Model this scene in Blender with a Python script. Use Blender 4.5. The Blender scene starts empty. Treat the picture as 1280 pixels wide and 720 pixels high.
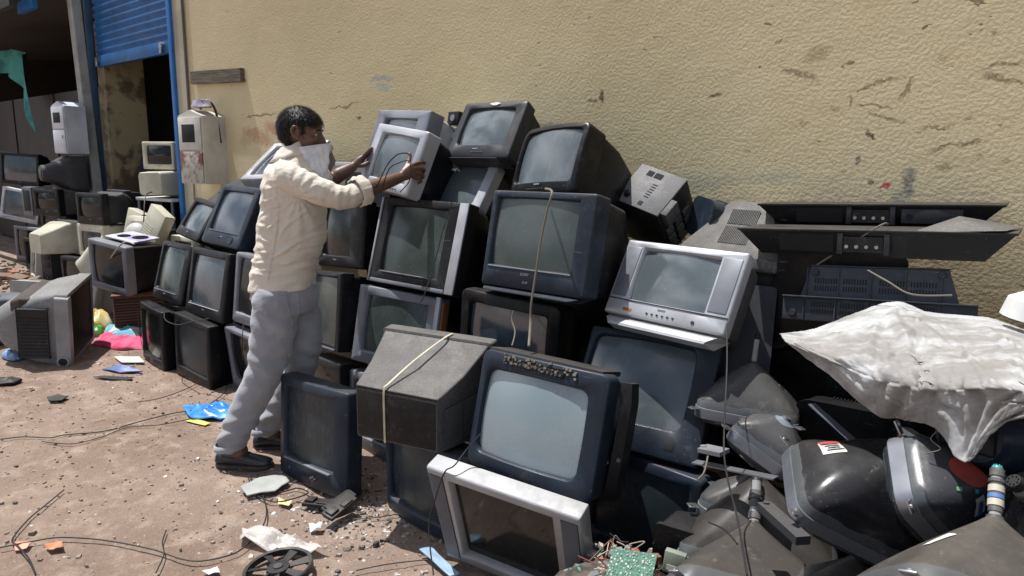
import bpy, bmesh, math, random
from mathutils import Vector, Matrix, noise, Euler
R = math.radians
sc = bpy.context.scene
COL = sc.collection
random.seed(7)

# ------------------------------------------------------------------ helpers
def node(nt, t, **kw):
    n = nt.nodes.new(t)
    for k, v in kw.items():
        if k in n.inputs and not hasattr(n, k): n.inputs[k].default_value = v
        else: setattr(n, k, v)
    return n
def c4(c): return (c[0], c[1], c[2], 1.0)
class NT:
    """tiny node graph writer"""
    def __init__(s, name):
        s.m = bpy.data.materials.new(name); s.m.use_nodes = True
        s.t = s.m.node_tree; s.t.nodes.clear()
        s.out = s.t.nodes.new('ShaderNodeOutputMaterial')
        s.b = s.t.nodes.new('ShaderNodeBsdfPrincipled')
        s.t.links.new(s.b.outputs[0], s.out.inputs[0])
        s.tc = s.t.nodes.new('ShaderNodeTexCoord')
        s.oi = s.t.nodes.new('ShaderNodeObjectInfo')
        a = s.t.nodes.new('ShaderNodeVectorMath'); a.operation = 'MULTIPLY_ADD'
        s.t.links.new(s.oi.outputs['Random'], a.inputs[0]); a.inputs[1].default_value = (37, 53, 71)
        s.t.links.new(s.tc.outputs['Object'], a.inputs[2])
        s.co = a.outputs[0]
    def link(s, a, b): s.t.links.new(a, b)
    def val(s, sock, v):
        if hasattr(v, 'is_output'): s.link(v, sock)
        elif isinstance(v, tuple) and len(v) == 3 and sock.type == 'RGBA': sock.default_value = c4(v)
        else: sock.default_value = v
    def noise(s, scale, detail=4, rough=.55, co=None, stretch=None, out='Fac'):
        n = s.t.nodes.new('ShaderNodeTexNoise'); n.inputs['Scale'].default_value = scale
        n.inputs['Detail'].default_value = detail; n.inputs['Roughness'].default_value = rough
        co = co or s.co
        if stretch:
            m = s.t.nodes.new('ShaderNodeMapping'); m.inputs['Scale'].default_value = stretch
            s.link(co, m.inputs[0]); co = m.outputs[0]
        s.link(co, n.inputs['Vector']); return n.outputs[out]
    def ramp(s, v, a, b, lo=0., hi=1.):
        n = s.t.nodes.new('ShaderNodeMapRange'); n.interpolation_type = 'SMOOTHSTEP'
        s.link(v, n.inputs[0]); n.inputs[1].default_value = a; n.inputs[2].default_value = b
        n.inputs[3].default_value = lo; n.inputs[4].default_value = hi; return n.outputs[0]
    def mix(s, f, a, b):
        n = s.t.nodes.new('ShaderNodeMix'); n.data_type = 'RGBA'
        s.val(n.inputs[0], f); s.val(n.inputs[6], a); s.val(n.inputs[7], b); return n.outputs[2]
    def math(s, op, a, b=0., c=None):
        n = s.t.nodes.new('ShaderNodeMath'); n.operation = op
        s.val(n.inputs[0], a); s.val(n.inputs[1], b)
        if c is not None: s.val(n.inputs[2], c)
        return n.outputs[0]
    def bump(s, h, strength=.3, dist=.01, base=None):
        n = s.t.nodes.new('ShaderNodeBump'); n.inputs['Strength'].default_value = strength
        n.inputs['Distance'].default_value = dist; s.link(h, n.inputs['Height'])
        if base is not None: s.link(base, n.inputs['Normal'])
        return n.outputs[0]
    def set(s, **kw):
        for k, v in kw.items():
            k = k.replace('_', ' ')
            s.val(s.b.inputs[k], v)
    def up(s):
        g = s.t.nodes.new('ShaderNodeNewGeometry'); x = s.t.nodes.new('ShaderNodeSeparateXYZ')
        s.link(g.outputs['Normal'], x.inputs[0]); return x.outputs[2]

_m = {}
def plastic(name, col, rough=.45, dust=.5, metal=0., scratch=.5):
    k = (name,)
    if k in _m: return _m[k]
    n = NT(name)
    v = n.noise(3.5, 3)
    base = n.mix(n.ramp(v, .3, .7), tuple(c*.8 for c in col), tuple(min(1, c*1.18) for c in col))
    if dust > 1: base = n.mix(n.math('MULTIPLY', n.ramp(n.noise(130, 5, .8, stretch=(1, 1, 1)), .42, .66), .55), base, tuple(min(1, c*2.6+.01) for c in col))
    # settled dust: patchy film, thicker where the surface faces upward
    d1 = n.noise(9, 6, .7); d2 = n.noise(45, 5, .7)
    dd = n.math('MULTIPLY', n.ramp(d1, .35, .75), n.ramp(d2, .3, .7))
    upf = n.ramp(n.up(), .15, .95)
    film = n.math('MULTIPLY_ADD', upf, .26*dust, n.math('MULTIPLY', dd, .16*dust))
    film = n.math('MULTIPLY', film, n.ramp(n.noise(5, 5, .65), .15, .6, .45, 1.))
    film = n.math('MULTIPLY', film, n.math('MULTIPLY_ADD', n.oi.outputs['Random'], .9, .35))
    base = n.mix(film, base, (.27, .245, .21))
    # scratches
    sc1 = n.noise(6, 2, .5, stretch=(1, 9, 14))
    sc2 = n.noise(130, 2, .6, stretch=(.12, 1, 1))
    ss = n.math('MULTIPLY', n.ramp(sc2, .66, .72), n.ramp(sc1, .5, .7))
    base = n.mix(n.math('MULTIPLY', ss, .5*scratch), base, (.42, .42, .41))
    n.set(Base_Color=base, Metallic=metal, Roughness=n.math('ADD', n.math('MULTIPLY', film, .5), n.ramp(n.noise(14, 4), .3, .7, rough-.08, rough+.1)))
    # pale handling smears and dried splashes
    sm_ = n.math('MULTIPLY', n.ramp(n.noise(4, 6, .75), .56, .64), n.ramp(n.noise(38, 4, .8), .4, .62))
    base2 = n.mix(n.math('MULTIPLY', sm_, .20*dust), base, (.36, .34, .31))
    sp_ = n.ramp(n.noise(160, 2, .5), .70, .74, 0, .45)
    base2 = n.mix(n.math('MULTIPLY', sp_, n.ramp(n.noise(7, 3), .4, .6)), base2, (.34, .31, .27))
    n.set(Base_Color=base2)
    n.b.inputs['Specular IOR Level'].default_value = .24
    n.set(Normal=n.bump(n.math('ADD', n.math('MULTIPLY', n.noise(220, 3), .3), n.noise(9, 3)), .06, .006))
    _m[k] = n.m; return n.m

def screen_mat(name, col, dust=.3, rough=.06, streak=.5, ior=1.85):
    k = ('scr', name)
    if k in _m: return _m[k]
    n = NT(name)
    d = n.noise(5, 6, .65); s2 = n.noise(4, 5, .7, stretch=(6, 1, .9)); f = n.noise(60, 4, .7)
    film = n.math('MULTIPLY', n.ramp(d, .35, .8), dust*.7)
    film = n.math('ADD', film, n.math('MULTIPLY', n.ramp(s2, .62, .85), .22*streak))
    film = n.math('MULTIPLY', film, n.ramp(f, .2, .7, .6, 1.))
    wipe = n.math('MULTIPLY', n.ramp(n.noise(3.2, 3, .5, stretch=(1, 1, .6)), .5, .62), n.ramp(n.noise(26, 4, .7, stretch=(2.5, 1, .5)), .52, .66))
    film = n.math('MULTIPLY_ADD', wipe, .06+.08*streak, film)
    film = n.math('MULTIPLY_ADD', n.oi.outputs['Random'], .10*streak, film)
    spk = n.ramp(n.noise(120, 2, .5), .70, .74, 0, .35)
    film = n.math('ADD', film, n.math('MULTIPLY', spk, n.ramp(n.noise(4, 3), .42, .6)))
    base = n.mix(film, col, (.33, .34, .33))
    n.set(Base_Color=base, Roughness=n.math('ADD', n.math('MULTIPLY', film, .55), n.math('MULTIPLY_ADD', n.oi.outputs['Random'], .12, rough)), IOR=ior, Specular_IOR_Level=.5)
    n.set(Normal=n.bump(n.noise(3, 2), .02, .02))
    _m[k] = n.m; return n.m

def simple(name, col, rough=.6, metal=0., var=.2, bump=.1, bscale=80, nscale=8, col2=None, f=(.4, .6), **kw):
    k = ('s', name)
    if k in _m: return _m[k]
    n = NT(name)
    c2 = col2 or tuple(c*(1-var) for c in col)
    base = n.mix(n.ramp(n.noise(nscale, 6, .6), f[0], f[1]), c2, col)
    n.set(Base_Color=base, Metallic=metal, Roughness=rough)
    if kw: n.set(**kw)
    if bump: n.set(Normal=n.bump(n.noise(bscale, 4), bump, .004))
    _m[k] = n.m; return n.m

def finish(me, smooth=True, ang=.6):
    bm = bmesh.new(); bm.from_mesh(me)
    bmesh.ops.recalc_face_normals(bm, faces=bm.faces)
    for f in bm.faces: f.smooth = smooth
    for e in bm.edges:
        if len(e.link_faces) == 2 and e.calc_face_angle(0) > ang: e.smooth = False
    bm.to_mesh(me); bm.free()

def mk(name, verts, faces, mat, parent=None, smooth=True, mi=None, ang=.6, recalc=True):
    me = bpy.data.meshes.new(name); me.from_pydata([tuple(v) for v in verts], [], faces)
    for m in (mat if isinstance(mat, (list, tuple)) else [mat]): me.materials.append(m)
    if mi:
        for p, i in zip(me.polygons, mi): p.material_index = i
    if recalc: finish(me, smooth, ang)
    o = bpy.data.objects.new(name, me); COL.objects.link(o)
    if parent: o.parent = parent
    return o

class MB:
    """collects shapes for ONE mesh"""
    def __init__(s): s.v = []; s.f = []; s.m = []; s.cur = 0
    def add(s, v, f, T=None):
        b = len(s.v)
        s.v += [(T @ Vector(x)) if T else Vector(x) for x in v]
        s.f += [tuple(i+b for i in q) for q in f]; s.m += [s.cur]*len(f)
    def box(s, lo, hi, T=None, bev=0.):
        if bev > 0:
            bm = bmesh.new(); bmesh.ops.create_cube(bm, size=1)
            for v in bm.verts:
                for i in range(3): v.co[i] = lo[i]+(v.co[i]+.5)*(hi[i]-lo[i])
            bmesh.ops.bevel(bm, geom=bm.edges[:], offset=bev, segments=2, profile=.5, affect='EDGES')
            bm.verts.index_update()
            s.add([v.co.copy() for v in bm.verts], [[v.index for v in f.verts] for f in bm.faces], T); bm.free(); return
        x0, y0, z0 = lo; x1, y1, z1 = hi
        s.add([(x0,y0,z0),(x1,y0,z0),(x1,y1,z0),(x0,y1,z0),(x0,y0,z1),(x1,y0,z1),(x1,y1,z1),(x0,y1,z1)],
              [(0,3,2,1),(4,5,6,7),(0,1,5,4),(1,2,6,5),(2,3,7,6),(3,0,4,7)], T)
    def loft(s, loops, cap0=True, cap1=True, closed=True, T=None):
        n = len(loops[0]); v = [p for l in loops for p in l]; f = []
        for i in range(len(loops)-1):
            for j in range(n if closed else n-1):
                k = (j+1) % n
                f.append((i*n+j, i*n+k, (i+1)*n+k, (i+1)*n+j))
        if cap0: f.append(tuple(range(n-1, -1, -1)))
        if cap1: f.append(tuple((len(loops)-1)*n+j for j in range(n)))
        s.add(v, f, T)
    def cyl(s, a, b, r0, r1=None, n=12, cap=True):
        a, b = Vector(a), Vector(b); r1 = r0 if r1 is None else r1
        d = (b-a).normalized(); u = d.orthogonal().normalized(); w = d.cross(u)
        L = [[p+(u*math.cos(t)+w*math.sin(t))*r for t in [2*math.pi*i/n for i in range(n)]] for p, r in ((a, r0), (b, r1))]
        s.loft(L, cap, cap)
    def tube(s, pts, r, n=6):
        pts = smooth_path(pts); L = []
        u = None
        for i, p in enumerate(pts):
            d = (pts[min(i+1, len(pts)-1)]-pts[max(i-1, 0)])
            if d.length < 1e-7: d = Vector((0, 0, 1))
            d.normalize()
            u = d.orthogonal().normalized() if u is None else (u-d*u.dot(d)).normalized()
            w = d.cross(u); rr = r(i/(len(pts)-1)) if callable(r) else r
            L.append([p+(u*math.cos(t)+w*math.sin(t))*rr for t in [2*math.pi*k/n for k in range(n)]])
        s.loft(L)
    def build(s, name, mat, parent=None, smooth=True, ang=.6):
        multi = isinstance(mat, (list, tuple))
        return mk(name, s.v, s.f, mat, parent, smooth, s.m if multi else None, ang)

def smooth_path(pts, sub=6):
    P = [Vector(p) for p in pts]
    if len(P) < 3: return P
    out = []
    for i in range(len(P)-1):
        p0, p1, p2, p3 = P[max(i-1, 0)], P[i], P[i+1], P[min(i+2, len(P)-1)]
        for k in range(sub):
            t = k/sub
            out.append(.5*((2*p1)+(p2-p0)*t+(2*p0-5*p1+4*p2-p3)*t*t+(3*p1-p0-3*p2+p3)*t**3))
    out.append(P[-1]); return out

def rrect(w, h, r, cx=0, cz=0, k=5, m=3, bulge=0.):
    """rounded rectangle loop in x,z; constant vertex count 4*(k+m)"""
    r = min(r, w/2*.98, h/2*.98); L = []
    cs = [(w/2-r, h/2-r, 0), (-w/2+r, h/2-r, 90), (-w/2+r, -h/2+r, 180), (w/2-r, -h/2+r, 270)]
    for i, (x, z, a) in enumerate(cs):
        for j in range(k):
            t = R(a+90*j/(k-1)); L.append((x+r*math.cos(t), z+r*math.sin(t)))
        x2, z2, a2 = cs[(i+1) % 4]
        e = L[-1]; t2 = R(a2); s_ = (x2+r*math.cos(t2), z2+r*math.sin(t2))
        for j in range(1, m+1):
            q = j/(m+1); L.append((e[0]+(s_[0]-e[0])*q, e[1]+(s_[1]-e[1])*q))
    if bulge:
        L = [(x*(1+bulge*(1-(2*z/h)**2)), z*(1+bulge*(1-(2*x/w)**2))) for x, z in L]
    return [(x+cx, z+cz) for x, z in L]

def empty(name, loc, rot=(0, 0, 0)):
    o = bpy.data.objects.new(name, None); COL.objects.link(o); o.location = loc; o.rotation_euler = rot
    o.empty_display_size = .1; return o
def tag(o, label=None, cat=None, group=None, kind=None):
    if label: o['label'] = label
    if cat: o['category'] = cat
    if group: o['group'] = group
    if kind: o['kind'] = kind
    return o
def pose(o, x, y, z, yaw, lean, roll):
    M = Matrix.Rotation(R(yaw), 4, 'Z') @ Matrix.Rotation(-R(lean), 4, 'X') @ Matrix.Rotation(R(roll), 4, 'Y')
    o.matrix_world = Matrix.Translation((x, y, z)) @ M
    return o
def frame_from(o, pos, xd, ax):
    z = Vector(ax).normalized(); x = Vector(xd); x = (x-z*x.dot(z)).normalized(); y = z.cross(x)
    M = Matrix((x, y, z)).transposed().to_4x4(); o.matrix_world = Matrix.Translation(pos) @ M; return o

def text_mesh(name, txt, size, mat, parent, M, extrude=.0008, bold=False):
    cu = bpy.data.curves.new(name, 'FONT'); cu.body = txt; cu.size = size; cu.extrude = extrude
    cu.align_x = 'CENTER'; cu.align_y = 'CENTER'; cu.offset = size*.02 if bold else 0
    t = bpy.data.objects.new(name, cu); COL.objects.link(t)
    dg = bpy.context.evaluated_depsgraph_get(); me = bpy.data.meshes.new_from_object(t.evaluated_get(dg))
    bpy.data.objects.remove(t); me.materials.clear(); me.materials.append(mat)
    o = bpy.data.objects.new(name, me); COL.objects.link(o); o.parent = parent; o.matrix_local = M; return o

def remesh(name, mb, mat, voxel, parent=None, smooth_it=3, fac=.5, disp=None):
    me = bpy.data.meshes.new(name); me.from_pydata([tuple(v) for v in mb.v], [], mb.f)
    finish(me)
    o = bpy.data.objects.new(name, me); COL.objects.link(o)
    m = o.modifiers.new('r', 'REMESH'); m.mode = 'VOXEL'; m.voxel_size = voxel
    s_ = o.modifiers.new('s', 'SMOOTH'); s_.iterations = smooth_it; s_.factor = fac
    dg = bpy.context.evaluated_depsgraph_get(); me2 = bpy.data.meshes.new_from_object(o.evaluated_get(dg))
    o.modifiers.clear(); o.data = me2; bpy.data.meshes.remove(me); me2.name = name
    me2.materials.clear(); me2.materials.append(mat)
    if disp:
        nr = [v.normal.copy() for v in me2.vertices]
        for v, q in zip(me2.vertices, nr): v.co = disp(v.co, q)
    for p in me2.polygons: p.use_smooth = True
    if parent: o.parent = parent
    return o

# ------------------------------------------------------------------ palette
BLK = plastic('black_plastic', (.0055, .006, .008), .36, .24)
BLK2 = plastic('worn_black_plastic', (.013, .013, .015), .45, .55)
NAVY = plastic('blue_grey_plastic', (.017, .026, .041), .38, .45)
CHAR = plastic('charcoal_plastic', (.028, .030, .036), .44, .55)
GREY = plastic('grey_plastic', (.13, .135, .15), .45, .7)
DGREY = plastic('dusty_dark_grey_plastic', (.060, .060, .062), .5, 1.3)
SILV = plastic('silver_plastic', (.46, .47, .50), .36, .9, .3)
SILVW = plastic('weathered_silver_plastic', (.34, .35, .37), .40, .95, .3)
SILVD = plastic('dull_silver_plastic', (.20, .21, .24), .42, .6, .3)
BEIGE = plastic('beige_plastic', (.50, .47, .37), .5, .6)
WHITE = plastic('off_white_plastic', (.62, .62, .60), .45, .5)
WOODP = simple('worn_wood_edge', (.35, .14, .04), .7)
DARKIN = simple('dark_inside', (.008, .008, .009), .8, bump=0)  # near-black colour standing in for the shade inside slots, holes and recesses
S_DARK = screen_mat('dark_screen_glass', (.018, .024, .026), .14, .07, .35, 1.5)
S_BLK = screen_mat('black_screen_glass', (.006, .008, .009), .05, .05, .15, 1.42)
S_GRN = screen_mat('green_grey_screen_glass', (.026, .042, .038), .22, .08, .8, 1.55)
S_GREY = screen_mat('grey_screen_glass', (.075, .095, .105), .25)
S_PALE = screen_mat('pale_screen_glass', (.20, .26, .29), .45, .12, 1.)
S_MUR = screen_mat('murky_dark_glass', (.024, .034, .042), .12, .24, 0., 1.38)
S_BLUE = screen_mat('blue_grey_screen_glass', (.04, .055, .075), .25)
STEEL = simple('steel', (.42, .42, .43), .35, .9, bump=.05)
CABLE = simple('black_cable', (.018, .017, .016), .55, bump=0)
GCABLE = simple('dusty_grey_cable', (.17, .15, .12), .8, bump=0)

# ------------------------------------------------------------------ television
def quad_slats(mb, q, n, off, frac=.45, thick=.0025):
    """thin ridges across the bilinear quad q=(a,b,c,d) (a-b one end, d-c other end)"""
    a, b, c, d = [Vector(x) for x in q]; nr = (b-a).cross(d-a).normalized()*off
    for i in range(n):
        t0 = (i+.5-frac/2)/n; t1 = (i+.5+frac/2)/n
        p = [a.lerp(d, t0), b.lerp(c, t0), b.lerp(c, t1), a.lerp(d, t1)]
        o2 = nr.normalized()*thick*(1 if off > 0 else 1)
        v = [x+nr for x in p]+[x+nr+o2 for x in p]
        mb.add(v, [(0,1,2,3),(4,5,6,7),(0,1,5,4),(1,2,6,5),(2,3,7,6),(3,0,4,7)])

def make_tv(name, st, W, H):
    """origin: middle of the lower front edge; x right, y back, z up"""
    g = st.get
    root = empty(name, (0, 0, 0))
    fm = g('fm', BLK); hm = g('hm', g('fm', BLK)); sm = g('sm', S_DARK)
    l, r, t, b = g('mg', (.045, .045, .045, .075)); bd = g('bd', .075); D = g('D', .40)
    rad = g('rad', .012); bow = g('bow', .0); cv = g('cv', 0.)
    def yb(x, z, y):       # bowed front
        return y+bow*((2*x/W)**2)+cv*((2*(z-H/2)/H)**2)
    def L(w, h, cx, cz, rr, y, bul=0., flat=False):
        return [(x, y if flat else yb(x, z, y), z) for x, z in rrect(w, h, rr, cx, cz, bulge=bul)]
    ow, oh = W-l-r, H-t-b; ocx, ocz = (l-r)/2, b+oh/2
    orad = g('orad', .018); bul = g('bul', .0)
    ly = g('lip', .016)
    mb = MB()
    loops = [L(W-.02, H-.02, 0, H/2, rad, bd, flat=True), L(W-.002, H-.002, 0, H/2, rad, bd-.004, flat=True), L(W, H, 0, H/2, rad, .012),
             L(W-.003, H-.003, 0, H/2, rad, .004), L(W-.012, H-.012, 0, H/2, rad, 0),
             L(ow+.010, oh+.010, ocx, ocz, orad, 0, bul), L(ow+.004, oh+.004, ocx, ocz, orad, .003, bul), L(ow-.006, oh-.006, ocx, ocz, orad, ly, bul), L(ow-.008, oh-.008, ocx, ocz, orad, ly+.02, bul)]
    mb.loft(loops, False, False)
    mb.build('front_bezel', fm, root, ang=.75)
    # tube face
    if not g('empty'):
        mb = MB(); loops = []
        for k in range(9):
            s_ = 1-k/8*.97
            lp = []
            for x, z in rrect(ow+.004, oh+.004, .03, 0, 0, bulge=bul):
                x2, z2 = x*s_, z*s_
                y = ly+.006+bow*.2-.019*(1-.6*(2*x2/ow)**2-.4*(2*z2/oh)**2)*g('sb', 1.)
                lp.append((x2+ocx, y+bow*(2*x2/W)**2, z2+ocz))
            loops.append(lp)
        mb.loft(loops, False, True); mb.build('screen', sm, root, ang=1.2)
    # inner dark mask behind tube
    # housing
    s = g('hin', .012); y1 = bd+g('st', .09); bw, bh = g('bw', .62), g('bh', .6); bz = g('bz', .02)
    def HL(w, h, z0, y, rr): return [(x, y, z) for x, z in rrect(w, h, rr, 0, z0+h/2)]
    mb = MB()
    hr = g('hr', .02)
    loops = [HL(W-.03, H-.03, .015, bd-.02, hr), HL(W-2*s, H-2*s, s, bd, hr), HL(W-2*s-.008, H-2*s-.012, s, y1, hr),
             HL(W*(bw*.55+.45)-.01, H*(bh*.6+.4)-.01, s+.004, y1+(D-y1)*.48, hr), HL(W*bw, H*bh, bz, D-.012, hr), HL(W*bw-.014, H*bh-.014, bz+.007, D, hr)]
    if g('round'):
        loops = loops[:3]+[HL(W*(1-(1-bw)*q), H*(1-(1-bh)*q), s+(bz-s)*q, y1+(D-y1)*p, .02+.09*p) for p, q in ((.25, .06), (.5, .22), (.72, .5), (.9, .85), (1, 1.1))]
    mb.loft(loops, True, True); ho = mb.build('housing', hm, root, ang=.5)
    # vents
    if g('vent'):
        kind = g('vent')
        def side(yy, zz, sg):
            f = 0 if yy < y1 else (yy-y1)/(D-y1)
            w0 = W-2*s-.008; w1 = W*bw
            wm = W*(bw*.55+.45)-.01
            w = w0+(wm-w0)*min(1, f/.48) if f < .48 else wm+(w1-wm)*(f-.48)/.52
            return Vector((sg*w/2, yy, zz))
        def top(xx, yy):
            f = 0 if yy < y1 else (yy-y1)/(D-y1)
            h0 = H-s-.012; hm_ = s+H*(bh*.6+.4)-.006; h1 = H*bh+bz
            z = h0+(hm_-h0)*min(1, f/.48) if f < .48 else hm_+(h1-hm_)*(f-.48)/.52
            return Vector((xx, yy, z))
        vm = MB()
        if 'r' in kind or 'l' in kind:
            for sg in ([1] if 'r' in kind else [])+([-1] if 'l' in kind else []):
                for (ya, yc) in ((y1+.01, y1+(D-y1)*.46), (y1+(D-y1)*.5, D-.03)):
                    z0, z1 = s+.03, H*bh*.9
                    q = (side(ya, z0, sg), side(yc, z0, sg), side(yc, z1, sg), side(ya, z1, sg))
                    if sg < 0: q = (q[1], q[0], q[3], q[2])
                    nr = (q[1]-q[0]).cross(q[3]-q[0]).normalized(); vm.cur = 1; vm.add([x+nr*.0012 for x in q], [(0, 1, 2, 3)]); vm.cur = 0
                    quad_slats(vm, q, 17, .0014, .5, .003)
        if 't' in kind:
            vx = W*.13
            for ya, yc in ((y1+.02, y1+(D-y1)*.46), (y1+(D-y1)*.51, D-.04)):
                q = (top(-vx, ya), top(vx, ya), top(vx, yc), top(-vx, yc))
                a, b_, c, d = q; nr = (b_-a).cross(d-a).normalized()
                vm.cur = 1
                vm.add([x+nr*.001 for x in q], [(0, 1, 2, 3)])
                vm.cur = 0
                # long slots divided by bars
                k = 17
                for i in range(k+1):
                    u = i/k; p0 = a.lerp(b_, u); p1 = d.lerp(c, u); dx = (b_-a).normalized()*.0013
                    vm.add([p0-dx+nr*.001, p0+dx+nr*.001, p1+dx+nr*.001, p1-dx+nr*.001, p0-dx+nr*.003, p0+dx+nr*.003, p1+dx+nr*.003, p1-dx+nr*.003],
                           [(0,1,2,3),(4,5,6,7),(0,1,5,4),(1,2,6,5),(2,3,7,6),(3,0,4,7)])
        if vm.v: vm.build('vent_grille', [g('vm', hm), DARKIN], root, smooth=False)
    # front furniture
    if g('panel'):         # control strip under the screen
        px0, px1, pz0, pz1 = g('panel'); pm = g('pm', BLK)
        pb = MB(); pb.box((px0, -.002, pz0), (px1, .010, pz1), bev=.0015); pb.build('control_strip', pm, root)
    for bx, bz_, brad in g('btn', []):
        q = MB(); y = yb(bx, bz_, 0); q.cyl((bx, y+.004, bz_), (bx, y-.005, bz_), brad, brad*.9, 10); q.build('button', g('bm', DGREY), root)
    for x0, x1, z0, z1 in g('spk', []):
        q = MB(); q.cur = 1; q.box((x0, -.0015, z0), (x1, .006, z1)); q.cur = 0
        nz = max(3, int((z1-z0)/.006))
        for i in range(nz):
            z = z0+(i+.5)*(z1-z0)/nz; q.box((x0+.002, -.0032, z-.0014), (x1-.002, -.0012, z+.0014))
        q.build('speaker_grille', [g('km', GREY), DARKIN], root, smooth=False)
    for x0, x1, z0, z1, m_, nm in g('trim', []):
        q = MB(); q.box((x0, -.004, z0), (x1, .012, z1), bev=.003); q.build(nm, m_, root)
    if g('txt'):
        tx, tz, ts, tm = g('tp', (0, b*.5, .016, SILV))
        text_mesh('badge', g('txt'), ts, tm, root, Matrix.Translation((tx, yb(tx, tz, 0)-.0012, tz)) @ Matrix.Rotation(R(90), 4, 'X'), bold=True)
    elif g('badge', True):
        q = MB(); bx = g('bx', ocx); q.box((bx-.016, -.0018, b*.62), (bx+.016, .002, b*.62+.006)); q.build('badge', SILVD, root)
    if g('lipb'):          # chin jutting below / in front
        h_, dp = g('lipb'); q = MB()
        lp = []
        for y, z, w in ((.03, .0, W-.03), (-dp*.2, -h_*.4, W-.05), (-dp, -h_*.8, W-.09), (-dp, -h_, W-.1), (.05, -h_*1.05, W-.08), (.1, -.0, W-.04)):
            lp.append((y, z, w))
        a = [(-w/2, y, z) for y, z, w in lp]; c = [(w/2, y, z) for y, z, w in lp]
        q.loft([a, c]); q.build('chin', g('lm', fm), root, smooth=False)
    return root

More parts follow.
